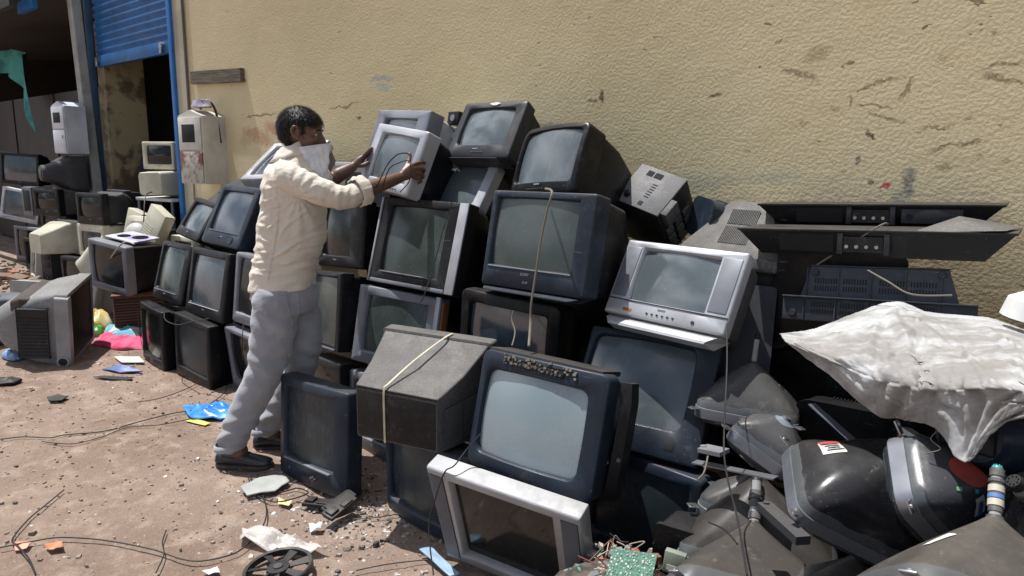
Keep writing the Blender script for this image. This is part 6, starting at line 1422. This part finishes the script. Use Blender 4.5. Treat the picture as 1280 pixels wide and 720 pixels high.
def limb(q, pts, rad, n=20):
    """round tapered limb with ball ends; rad list same length as pts"""
    P = [Vector(p) for p in pts]; S = smooth_path(P, 5); L_ = []; u = None; m_ = len(S)
    for i, p in enumerate(S):
        t = i/(m_-1)*(len(rad)-1); k = min(int(t), len(rad)-2); r_ = rad[k]+(rad[k+1]-rad[k])*(t-k)
        d = (S[min(i+1, m_-1)]-S[max(i-1, 0)]).normalized(); u = d.orthogonal().normalized() if u is None else (u-d*u.dot(d)).normalized(); w = d.cross(u)
        L_.append([p+(u*math.cos(a)+w*math.sin(a))*r_ for a in [2*math.pi*j/n for j in range(n)]])
    q.loft(L_); sphere(q, P[0], rad[0]); sphere(q, P[-1], rad[-1])
SK = simple('brown_skin', (.125, .062, .040), .42, var=.2, nscale=14, bump=.15, bscale=160)
SK.node_tree.nodes['Principled BSDF'].inputs['Subsurface Weight'].default_value = .06
SK.node_tree.nodes['Principled BSDF'].inputs['Subsurface Radius'].default_value = (.4, .15, .1)
q = MB()
# trunk, thighs and shins (under the clothes)
q.loft([ell((.215, 0, .80), .10, .12), ell((.215, 0, .95), .085, .11), ell((.25, 0, 1.1), .11, .125), ell((.265, 0, 1.25), .10, .135), ell((.265, 0, 1.35), .075, .13), ell((.27, 0, 1.41), .05, .07)])
limb(q, [(.21, -.09, .84), (.15, -.10, .46), (-.02, -.09, .12)], [.07, .038, .028]); limb(q, [(.22, .10, .84), (.25, .09, .47), (.07, .12, .11)], [.07, .038, .028])
limb(q, [(-.02, -.09, .10), (-.01, -.09, .07)], [.038, .04]); limb(q, [(.07, .12, .10), (.08, .12, .07)], [.038, .04])
limb(q, [(.26, 0, 1.38), (.295, 0, 1.47)], [.056, .054])
# arms
EX = Pt('elR')+Vector((0, -.01, -.01)); WX = Pt('wrR')
limb(q, [Pt('shR')+Vector((0, .02, 0)), EX, EX.lerp(WX, .35), WX], [.036, .026, .037, .026])
EL = Vector((.36, .31, 1.33)); WL = Pt('wrL'); limb(q, [Pt('shL')+Vector((.06, 0, 0)), EL, EL.lerp(WL, .4), WL], [.042, .036, .037, .025])
# head: cranium, face, jaw, nose, lips, ears
HT = Matrix.Rotation(R(8), 3, 'Y')
def hp(x, y, z): return Vector((.308, 0, 1.545))+HT @ Vector((x, y, z))
sphere(q, hp(-.005, 0, .020), (.097, .076, .088), 26, 18, HT); sphere(q, hp(.035, 0, -.035), (.062, .060, .078), 24, 16, HT); sphere(q, hp(.052, 0, -.082), (.038, .036, .028), 18, 12, HT)
sphere(q, hp(.068, 0, .018), (.024, .056, .018), 18, 12, HT)   # brow
limb(q, [hp(.084, 0, .008), hp(.102, 0, -.022), hp(.108, 0, -.036)], [.009, .012, .013], 14)
for s in (-1, 1):
    sphere(q, hp(.098, s*.013, -.038), (.011, .009, .008), 12, 8, HT); sphere(q, hp(.064, s*.038, -.022), (.022, .020, .018), 14, 10, HT)
    # ear: rim and lobe
    e = hp(.0, s*.077, -.008); limb(q, [e+Vector((.012, 0, -.022)), e+Vector((-.006, s*.012, -.010)), e+Vector((-.014, s*.016, .012)), e+Vector((-.002, s*.013, .030)), e+Vector((.014, s*.004, .024))], [.007, .006, .0065, .0065, .005], 10)
    sphere(q, e+Vector((.006, s*.002, .002)), (.014, .006, .022), 12, 8)
sphere(q, hp(.088, 0, -.062), (.014, .026, .007), 14, 8, HT); sphere(q, hp(.087, 0, -.074), (.014, .022, .008), 14, 8, HT)
# hands
def hand(w, palm, fingers, thumb, pr=(.022, .026, .020), fr=.0090):
    P = [Vector(p) for p in palm]
    kn = [Vector(f_[0]) for f_ in fingers]
    for k_, (f_, sc_) in enumerate(zip(fingers, (1, 1.05, 1, .86))):
        ps = [Vector(x) for x in f_]; limb(q, [P[0].lerp(ps[0], .3), P[0].lerp(ps[0], .8), ps[0]], [.019, .0165, .0125*sc_], 12)
        limb(q, ps, [fr*1.12*sc_, fr*1.02*sc_, fr*.95*sc_, fr*.80*sc_], 12)
    tp = [Vector(x) for x in thumb]; limb(q, [P[0].lerp(tp[0], .2), tp[0], tp[1], tp[2], tp[3]], [.015, .0145, .0115, .0105, .0085], 12)
hand(WX, Mn['palmR'], [Mn['iR'], Mn['mR'], Mn['rR'], Mn['pR']], Mn['tR'])
hand(WL, Mn['palmL'], [Mn['iL'], Mn['mL'], Mn['rL'], Mn['pL']], Mn['tL'])
man = remesh('person', q, SK, .0046, None, 2, .5)
man.matrix_world = MT
tag(man, 'man in cream shirt and grey trousers, cloth over his nose, lifting a silver television', 'person')
# eyes
EYE = simple('eye_white', (.30, .26, .22), .2, bump=0); IR = simple('dark_iris', (.02, .012, .008), .15, bump=0)
for s in (-1, 1):
    q = MB(); sphere(q, hp(.071, s*.030, -.001), .0125, 14, 10); o = q.build('eye', EYE, man); q = MB(); sphere(q, hp(.0815, s*.030, -.002), (.003, .0055, .0055), 12, 8); q.build('iris', IR, o)
    q = MB(); q.tube([hp(.088, s*.012, .018), hp(.090, s*.028, .024), hp(.078, s*.046, .018)], .0032, 6); q.build('eyebrow', simple('black_hair', (.010, .009, .008), .35, bump=0), man)
# hair
HAIR = simple('black_hair', 0)
HAIR.node_tree.nodes['Principled BSDF'].inputs['Roughness'].default_value = .5
HAIR.node_tree.nodes['Principled BSDF'].inputs['Specular IOR Level'].default_value = .25
def hair_r(d):     # radius of the cap in direction d (head space)
    base = Vector((d.x*.101, d.y*.080, d.z*.092)); return base
def in_hair(p):    # p in head space
    if p.z < -.10 and p.x > -.5: return False
    if p.x > .070 and p.z < .052: return False
    if p.x > .035 and p.z < .040-(.070-p.x)*0.2: return False
    if p.x > .012 and p.z < -.012: return False
    if p.x > -.022 and p.z < -.022: return False
    if p.x > -.024 and p.x < .02 and p.z < .026 and abs(p.y) > .06 and p.z > -.05: return False
    return p.z > -.088
q = MB(); NN, MM = 64, 44; vv = []; ok = []
for k in range(MM+1):
    for i in range(NN):
        t = math.pi*k/MM; a = 2*math.pi*i/NN; d = Vector((math.sin(t)*math.cos(a), math.sin(t)*math.sin(a), math.cos(t))); b_ = hair_r(d)
        b_ = b_*(1+.035*noise.noise(d*4)+.02*noise.noise(d*13))+Vector((-.006, 0, .020 if d.z > -.2 else .010)); vv.append(hp(*b_)); ok.append(in_hair(b_))
ff = []
for k in range(MM):
    for i in range(NN):
        a_ = (k*NN+i, k*NN+(i+1) % NN, (k+1)*NN+(i+1) % NN, (k+1)*NN+i)
        if all(ok[x] for x in a_): ff.append(a_)
hair = mk('hair', vv, ff, HAIR, man, ang=3.); m_ = hair.modifiers.new('s', 'SOLIDIFY'); m_.thickness = .012; m_.offset = -1
rnd = random.Random(3); q = MB(); crown = Vector((-.045, 0, .115))
for i in range(2600):
    t = math.acos(rnd.uniform(-.75, 1)); a = rnd.uniform(0, 6.2832); d = Vector((math.sin(t)*math.cos(a), math.sin(t)*math.sin(a), math.cos(t)))
    b_ = hair_r(d)+Vector((-.006, 0, .020 if d.z > -.2 else .010))
    if not in_hair(b_): continue
    away = (b_-crown); tan = (away-d*away.dot(d)); tan = tan.normalized() if tan.length > 1e-4 else Vector((1, 0, 0))
    L_ = rnd.uniform(.016, .032); side = tan.cross(d).normalized(); cur = rnd.uniform(-.3, .3)
    fr_ = .012 if (b_.x > .04 and b_.z > .05) else 0
    p0 = b_+d*.000; p1 = b_+tan*L_*.5+side*cur*L_*.3+d*(.004+rnd.random()*.004); p2 = b_+tan*(L_+fr_)+side*cur*L_+d*(.001+rnd.random()*.007-.12*L_)
    w = side*.0009
    q.add([hp(*(p0-w*1.5)), hp(*(p0+w*1.5)), hp(*(p1+w)), hp(*(p1-w)), hp(*p2)], [(0, 1, 2, 3), (3, 2, 4)])
q.build('hair_strands', HAIR, hair, ang=3.)
# white cloth over nose and neck
n = NT('white_face_cloth'); n.set(Base_Color=n.mix(n.ramp(n.noise(12, 4), .4, .6), (.52, .54, .60), (.66, .67, .71)), Roughness=.85, Normal=n.bump(n.noise(35, 4), .35, .006)); MASK = n.m
vv = []; NN, MM = 60, 26
for k in range(MM+1):
    t = k/MM
    for i in range(NN):
        a = 2*math.pi*i/NN-math.pi; ca, sa = math.cos(a), math.sin(a); fr = (ca+1)/2     # fr=1 at the face, 0 at the nape
        ztop = 1.468+.030*fr**1.5; zbot = 1.425-.085*fr**2; z = ztop+(zbot-ztop)*t
        c = .305+.012*fr; rf = (.108+.004*t if ca > 0 else .082-.015*t); rl = .077-.008*t*(1-fr)
        nz_ = .014*math.exp(-(sa/.28)**2)*(1-t)**2 if ca > 0 else 0
        fold = (.006*math.sin(a*9+t*6)+.005*math.sin(a*17-t*9)+.004*math.sin(a*5+t*14))*(.25+t)*1.1+.002*noise.noise(Vector((a*3, t*6, 0)))
        hang = .0-.012*t*fr
        x = c+(rf+fold+nz_+hang)*ca; y = (rl+fold)*sa
        vv.append((x, y, z+.004*math.sin(a*5)*t))
ff = [(k*NN+i, k*NN+(i+1) % NN, (k+1)*NN+(i+1) % NN, (k+1)*NN+i) for k in range(MM) for i in range(NN)]
mc = mk('face_cloth', vv, ff, MASK, man, ang=3.); m_ = mc.modifiers.new('s', 'SOLIDIFY'); m_.thickness = .002
# shirt
n = NT('cream_cotton'); cc = n.noise(3, 5, .6); col = n.mix(n.ramp(cc, .35, .7), (.56, .495, .41), (.68, .625, .54))
col = n.mix(n.ramp(n.noise(9, 5, .7), .60, .78, 0, .5), col, (.40, .30, .20))
fo = n.math('ABSOLUTE', n.math('ADD', n.noise(11, 4, .5, stretch=(1., 1., 1.9)), -.5)); fo = n.math('MULTIPLY', fo, -1.1); n.set(Base_Color=col, Roughness=.85, Normal=n.bump(n.math('ADD', fo, n.math('MULTIPLY', n.noise(260, 2), .03)), .55, .016)); SHIRT = n.m
n.b.inputs['Sheen Weight'].default_value = .15
q = MB()
rings = [((.198, 0, .845), .147, .166, .05), ((.200, 0, .87), .146, .165, .05), ((.208, 0, .93), .143, .162, .03), ((.228, 0, 1.0), .146, .162, 0), ((.248, 0, 1.065), .152, .164, -.02), ((.256, 0, 1.13), .152, .168, -.03), ((.262, 0, 1.2), .142, .172, -.03), ((.264, 0, 1.27), .134, .178, -.02), ((.264, 0, 1.33), .126, .182, 0), ((.264, 0, 1.38), .112, .168, .05), ((.262, 0, 1.415), .094, .132, .14), ((.262, 0, 1.445), .078, .098, .25), ((.266, 0, 1.468), .064, .074, .3)]
q.loft([ell(c, a, b_, tl, 36, .92) for c, a, b_, tl in rings])
shc = Vector((.285, -.155, 1.352)); cuR = Pt('elR').lerp(Pt('wrR'), .28)+Vector((0, 0, -.004))
limb(q, [shc, (.40, -.165, 1.305), Pt('elR')+Vector((-.01, -.006, -.012)), cuR], [.066, .060, .053, .047])
limb(q, [(.285, .155, 1.352), (.31, .22, 1.335), (.325, .26, 1.335), Vector((.33, .275, 1.335))], [.072, .062, .056, .052])
Ax = (Pt('elR')-shc).normalized()
CREASE = [(.335, 1.27, .15, 1.235, .009, .009), (.34, 1.255, .14, 1.175, .010, .009), (.345, 1.24, .18, 1.10, .009, .009), (.35, 1.225, .24, 1.07, .008, .008), (.32, 1.30, .16, 1.31, .007, .009),
  (.40, 1.14, .22, 1.02, .009, .009), (.40, 1.09, .16, 1.00, .010, .009), (.395, 1.05, .13, .975, .009, .008), (.39, 1.01, .20, .945, .009, .008), (.37, .975, .12, .935, .009, .008), (.35, .95, .10, .925, .006, .008),
  (.11, 1.08, .26, 1.045, .009, .009), (.09, 1.03, .22, .995, .009, .008), (.075, .99, .18, .96, .009, .008), (.12, 1.13, .24, 1.16, .007, .009),
  (.40, 1.37, .43, 1.24, .007, .008), (.44, 1.34, .455, 1.23, .007, .007), (.48, 1.33, .47, 1.22, .006, .007), (.52, 1.32, .50, 1.215, .007, .007), (.56, 1.325, .53, 1.22, .006, .006), (.36, 1.39, .39, 1.26, .007, .008), (.33, 1.40, .345, 1.30, .006, .008),
  (.20, 1.40, .17, 1.20, .006, .010), (.25, 1.38, .22, 1.24, .005, .009)]
def shirt_fold(p, nr):
    x, y, z = p
    h = 0
    arm = max(0, min(1, (x-.40)/.08)) if y < -.0 and z > 1.2 else 0
    # gathered waist folds: roughly horizontal, curving; stronger low and at the back
    wst = math.exp(-((z-.98)/.13)**2)
    h += wst*(.002*math.sin(z*62+x*9+3*noise.noise(Vector((x*6, y*6, z*3)))) + .006*math.sin(z*115-x*22+4*noise.noise(Vector((x*5, y*8, z*4)))))*.45
    # pulls from the armpit across the back
    dx, dz = x-.33, z-1.27; ang = math.atan2(dz, dx); rr = math.hypot(dx, dz)
    h += (1-arm)*math.exp(-((rr-.14)/.12)**2)*.003*math.sin(ang*15+rr*9+2*noise.noise(Vector((x*5, y*5, z*5))))*(1 if z > 1.0 else .5)
    h += arm*(.002*math.sin(p.dot(Ax)*95+3.5*noise.noise(Vector((x*7, y*7, z*9))))+.001*math.sin(p.dot(Ax)*190+z*40))
    w_ = z*1.0-x*.6; h += .003*noise.noise(Vector((x*6, y*6, z*9)))-.0014*(1-2*abs(noise.noise(Vector((x*7+4, y*7, w_*17)))))**3-.0008*(1-2*abs(noise.noise(Vector((x*15, y*15, w_*34+3)))))**2
    for (ax_, az_, bx_, bz_, am, wd) in CREASE:
        ux, uz = bx_-ax_, bz_-az_; L2 = ux*ux+uz*uz; t = max(0, min(1, ((x-ax_)*ux+(z-az_)*uz)/L2)); cx_ = ax_+ux*t+.010*math.sin(t*5+ax_*40); cz_ = az_+uz*t+.012*math.sin(t*3.1+az_*30)
        d_ = math.hypot(x-cx_, z-cz_)
        if d_ < .03: h += am*(.36 if x > .38 and z > 1.2 else .72)*(math.exp(-(d_/(wd*.85))**2)-.35*math.exp(-((d_-.013)/.009)**2))*(1-.7*abs(2*t-1)**3)
    if z < .90: h += .006*math.sin(math.atan2(y, x-.2)*7)*(.90-z)/.06
    q_ = p+nr*h
    if z < .865: q_.z += -.018*max(0, min(1, (q_.x-.05)/.12))*max(0, 1-abs(q_.x-.17)/.16)
    return q_
shirt = remesh('shirt', q, SHIRT, .0048, man, 5, .6, shirt_fold)
# collar, cuff, seam, side stripe
q = MB(); L_ = []
for k, (c, rf, rl, z, tl) in enumerate((((.272, 0, 1.425), .074, .082, 0, .30), ((.272, 0, 1.478), .068, .074, 0, .34), ((.270, 0, 1.485), .070, .077, 0, .34), ((.262, 0, 1.452), .086, .100, 0, .34), ((.258, 0, 1.428), .100, .122, 0, .28))):
    L_.append([p+Vector((0, 0, .004*math.sin(i*.9+k)))*1 for i, p in enumerate(ell(c, rf, rl, tl, 40))])
q.loft(L_, False, False); o = q.build('collar', SHIRT, shirt, ang=1.4); m_ = o.modifiers.new('s', 'SOLIDIFY'); m_.thickness = .003
q = MB(); dcu = (Pt('wrR')-Pt('elR')).normalized(); u_ = dcu.orthogonal().normalized(); w_ = dcu.cross(u_); L_ = []
for s, r_ in ((-.030, .052), (-.026, .058), (-.012, .060), (.004, .058), (.012, .060), (.022, .056), (.024, .049), (.0, .046)):
    L_.append([cuR+dcu*s+(u_*math.cos(a)+w_*math.sin(a))*(r_+.0075+.003*math.sin(a*5+s*200)+.002*math.sin(a*11)) for a in [2*math.pi*i/36 for i in range(36)]])
q.loft(L_, False, False); q.build('rolled_cuff', SHIRT, shirt, ang=1.2)
# trousers
n = NT('grey_cotton_jersey'); col = n.mix(n.ramp(n.noise(5, 5, .6), .35, .7), (.25, .26, .29), (.35, .36, .385)); col = n.mix(n.ramp(n.noise(3, 4, .6), .5, .8, 0, .35), col, (.26, .23, .20))
n.set(Base_Color=col, Roughness=.9, Normal=n.bump(n.math('ADD', n.noise(11, 5, .55, stretch=(1, 1, 1.6)), n.math('MULTIPLY', n.noise(300, 2), .05)), .5, .014)); n.b.inputs['Sheen Weight'].default_value = .25; TR = n.m
q = MB(); q.loft([ell((.21, 0, .74), .135, .165), ell((.205, 0, .80), .148, .172), ell((.207, 0, .86), .134, .150), ell((.212, 0, .92), .118, .138), ell((.22, 0, .95), .11, .13)])
limb(q, [(.195, -.085, .80), (.165, -.09, .62), (.125, -.095, .455), (.03, -.09, .27), (-.045, -.088, .120)], [.104, .096, .080, .072, .063], 28)
limb(q, [(.225, .085, .80), (.255, .085, .62), (.245, .085, .46), (.15, .105, .27), (.055, .12, .115)], [.102, .093, .077, .068, .060], 28)
def tr_fold(p, nr):
    x, y, z = p; h = .004*noise.noise(Vector((x*6, y*6, z*6)))+.0025*(1-2*abs(noise.noise(Vector((x*13, y*13, z*20)))))
    side = -1 if y < 0 else 1
    kn = math.exp(-((z-.50)/.09)**2); h += kn*.006*math.sin(z*70+x*24+2.5*noise.noise(Vector((x*6, y*6, z*4))))
    an = math.exp(-((z-.19)/.085)**2); h += an*.008*math.sin(z*88-x*26+3*noise.noise(Vector((x*6, y*6, z*4)))+side)
    th = math.exp(-((z-.70)/.11)**2); h += th*.004*math.sin((z+x*.9)*58+2*noise.noise(Vector((x*5, y*5, z*5))))
    return p+nr*h
tr = remesh('trousers', q, TR, .0065, man, 4, .6, tr_fold)
# hem band, piping down the side, pocket edge
def surf_y(ob, x, z, y0=-.6, dy=1):
    hit, loc, nr, _ = ob.ray_cast(Vector((x, y0, z)), Vector((0, dy, 0))); return (loc+nr*.002) if hit else None
PIP = simple('pale_piping', (.34, .35, .38), .8, bump=0)
def piping(ob, pts, r_, name, mat, par):
    pp_ = []
    S2 = smooth_path([Vector((a, 0, b_)) for a, b_ in pts], 8)
    for s in S2:
        h_ = surf_y(ob, s.x, s.z)
        if h_ is not None and (not pp_ or (h_-pp_[-1]).length < .08): pp_.append(h_)
    if len(pp_) > 3: q = MB(); L0 = smooth_path; q.tube(pp_, r_, 6); return q.build(name, mat, par)
piping(tr, [(.30, .83), (.295, .72), (.27, .62), (.215, .50), (.15, .40), (.09, .30), (.03, .19)], .0020, 'side_piping', PIP, tr)
piping(tr, [(.255, .84), (.262, .80), (.272, .74), (.268, .69)], .0028, 'pocket_edge', PIP, tr)
piping(shirt, [(.25, 1.24), (.235, 1.12), (.205, 1.0), (.185, .90)], .0016, 'side_seam', SHIRT, shirt)
for c, r_, nm in (((-.050, -.088, .100), .072, 'cuff_band'), ((.048, .121, .095), .069, 'cuff_band')):
    q = MB(); q.loft([ell((c[0]+dx, c[1], c[2]+dz), r_+dr, (r_+dr)*.95, .12, 30) for dx, dz, dr in ((.0, .018, -.004), (0, .012, .003), (0, -.006, .004), (0, -.012, .0), (0, -.008, -.010))], False, False); q.build(nm, TR, tr, ang=1.2)
# shoes
LE = simple('dark_blue_leather', (.018, .024, .042), .30, col2=(.05, .055, .07), nscale=22, bump=.4, bscale=60); SO = simple('brown_sole', (.07, .05, .035), .8)
def shoe(ox, oy, yaw, nm='shoe'):
    root_ = None; q = MB(); L_ = []
    for x, w, h, z0 in ((-.092, .014, .03, .016), (-.088, .028, .055, .010), (-.06, .036, .080, .008), (-.02, .036, .088, .007), (.02, .037, .078, .006), (.06, .042, .060, .005), (.10, .046, .048, .005), (.135, .043, .040, .006), (.160, .034, .032, .008), (.174, .018, .022, .011)):
        lp = []
        for i in range(20):
            a = 2*math.pi*i/20; lp.append((x, w*math.cos(a)*(1 if math.sin(a) < 0 else .93), z0+h/2+h/2*math.sin(a)))
        L_.append(lp)
    q.loft(L_); o = q.build('shoe', LE, man, ang=.9); m_ = o.modifiers.new('sub', 'SUBSURF'); m_.levels = m_.render_levels = 1
    q = MB(); L_ = []
    for z, g_ in ((.0, 0), (.003, .002), (.012, .002), (.014, -.004)):
        L_.append([(x*(1+g_)+.0, y*(1+g_*8), z) for x, y in [(-.092, .012), (-.096, 0), (-.092, -.012), (-.07, -.034), (-.02, -.036), (.03, -.038), (.09, -.047), (.13, -.046), (.16, -.034), (.178, -.010), (.178, .010), (.16, .034), (.13, .046), (.09, .047), (.03, .038), (-.02, .036), (-.07, .034)]])
    q.loft(L_); q.build('sole', SO, o, ang=.9)
    for k in range(3):
        q = MB(); x = .03+k*.016; z = .086-k*.010; q.tube([(x, -.03, z-.018), (x+.004, 0, z+.004), (x, .03, z-.018)], .0022, 6); q.build('lace', BLK, o)
    q = MB(); q.tube([(-.05, -.036, .062), (.0, -.041, .050), (.05, -.043, .040), (.10, -.047, .030)], .0018, 6); q.build('stitching', SO, o)
    o.location = (ox, oy, 0); o.rotation_euler = (0, 0, yaw); return o
shoe(-.030, -.09, R(-2)); shoe(.075, .12, R(4))

# ------------------------------------------------------------------ world, sun, camera
w = bpy.data.worlds.new('World'); sc.world = w; w.use_nodes = True; nt = w.node_tree; nt.nodes.clear()
out = nt.nodes.new('ShaderNodeOutputWorld'); bg = nt.nodes.new('ShaderNodeBackground'); nt.links.new(bg.outputs[0], out.inputs[0])
sky = nt.nodes.new('ShaderNodeTexSky'); sky.sky_type = 'NISHITA'; sky.sun_disc = False
SUN = Vector((-.30, -.075, 1.0)).normalized()     # direction towards the sun
el = math.asin(SUN.z); az = math.atan2(SUN.x, SUN.y)
sky.sun_elevation = el; sky.sun_rotation = az; sky.dust_density = 1.5; sky.air_density = 1.0
tc = nt.nodes.new('ShaderNodeTexCoord'); mp = nt.nodes.new('ShaderNodeMapping'); mp.inputs['Scale'].default_value = (1, 1, 2.0); nt.links.new(tc.outputs['Generated'], mp.inputs[0])
no = nt.nodes.new('ShaderNodeTexNoise'); no.inputs['Scale'].default_value = 2.4; no.inputs['Detail'].default_value = 8; no.inputs['Roughness'].default_value = .58; nt.links.new(mp.outputs[0], no.inputs['Vector'])
mr = nt.nodes.new('ShaderNodeMapRange'); mr.interpolation_type = 'SMOOTHSTEP'; mr.inputs[1].default_value = .47; mr.inputs[2].default_value = .66; nt.links.new(no.outputs['Fac'], mr.inputs[0])
mx = nt.nodes.new('ShaderNodeMix'); mx.data_type = 'RGBA'; nt.links.new(mr.outputs[0], mx.inputs[0]); nt.links.new(sky.outputs[0], mx.inputs[6]); mx.inputs[7].default_value = (21., 22., 24., 1)
nt.links.new(mx.outputs[2], bg.inputs[0]); bg.inputs[1].default_value = .062
sl = bpy.data.lights.new('sun', 'SUN'); sl.energy = 4.8; sl.angle = R(.53); sl.color = (1., .975, .945)
so = bpy.data.objects.new('sun', sl); COL.objects.link(so); so.rotation_euler = SUN.to_track_quat('Z', 'Y').to_euler(); so.location = (0, 0, 8)
cam = bpy.data.cameras.new('camera'); cam.sensor_width = 36; cam.lens = 36*853/1280; cam.clip_start = .05; cam.clip_end = 500
co = bpy.data.objects.new('camera', cam); COL.objects.link(co)
# camera axes in the world: right, up, backward
rx, up_, bk = Vector(CAMX), Vector(CAMU), Vector(CAMB)
M = Matrix((rx, up_, bk)).transposed().to_4x4(); co.matrix_world = Matrix.Translation((0, 0, 1.43)) @ M
sc.camera = co
sc.view_settings.view_transform = 'Standard'; sc.view_settings.look = 'None'; sc.view_settings.exposure = 0.28; sc.view_settings.gamma = 1
sc.render.engine = 'CYCLES'
sc.cycles.max_bounces = 6
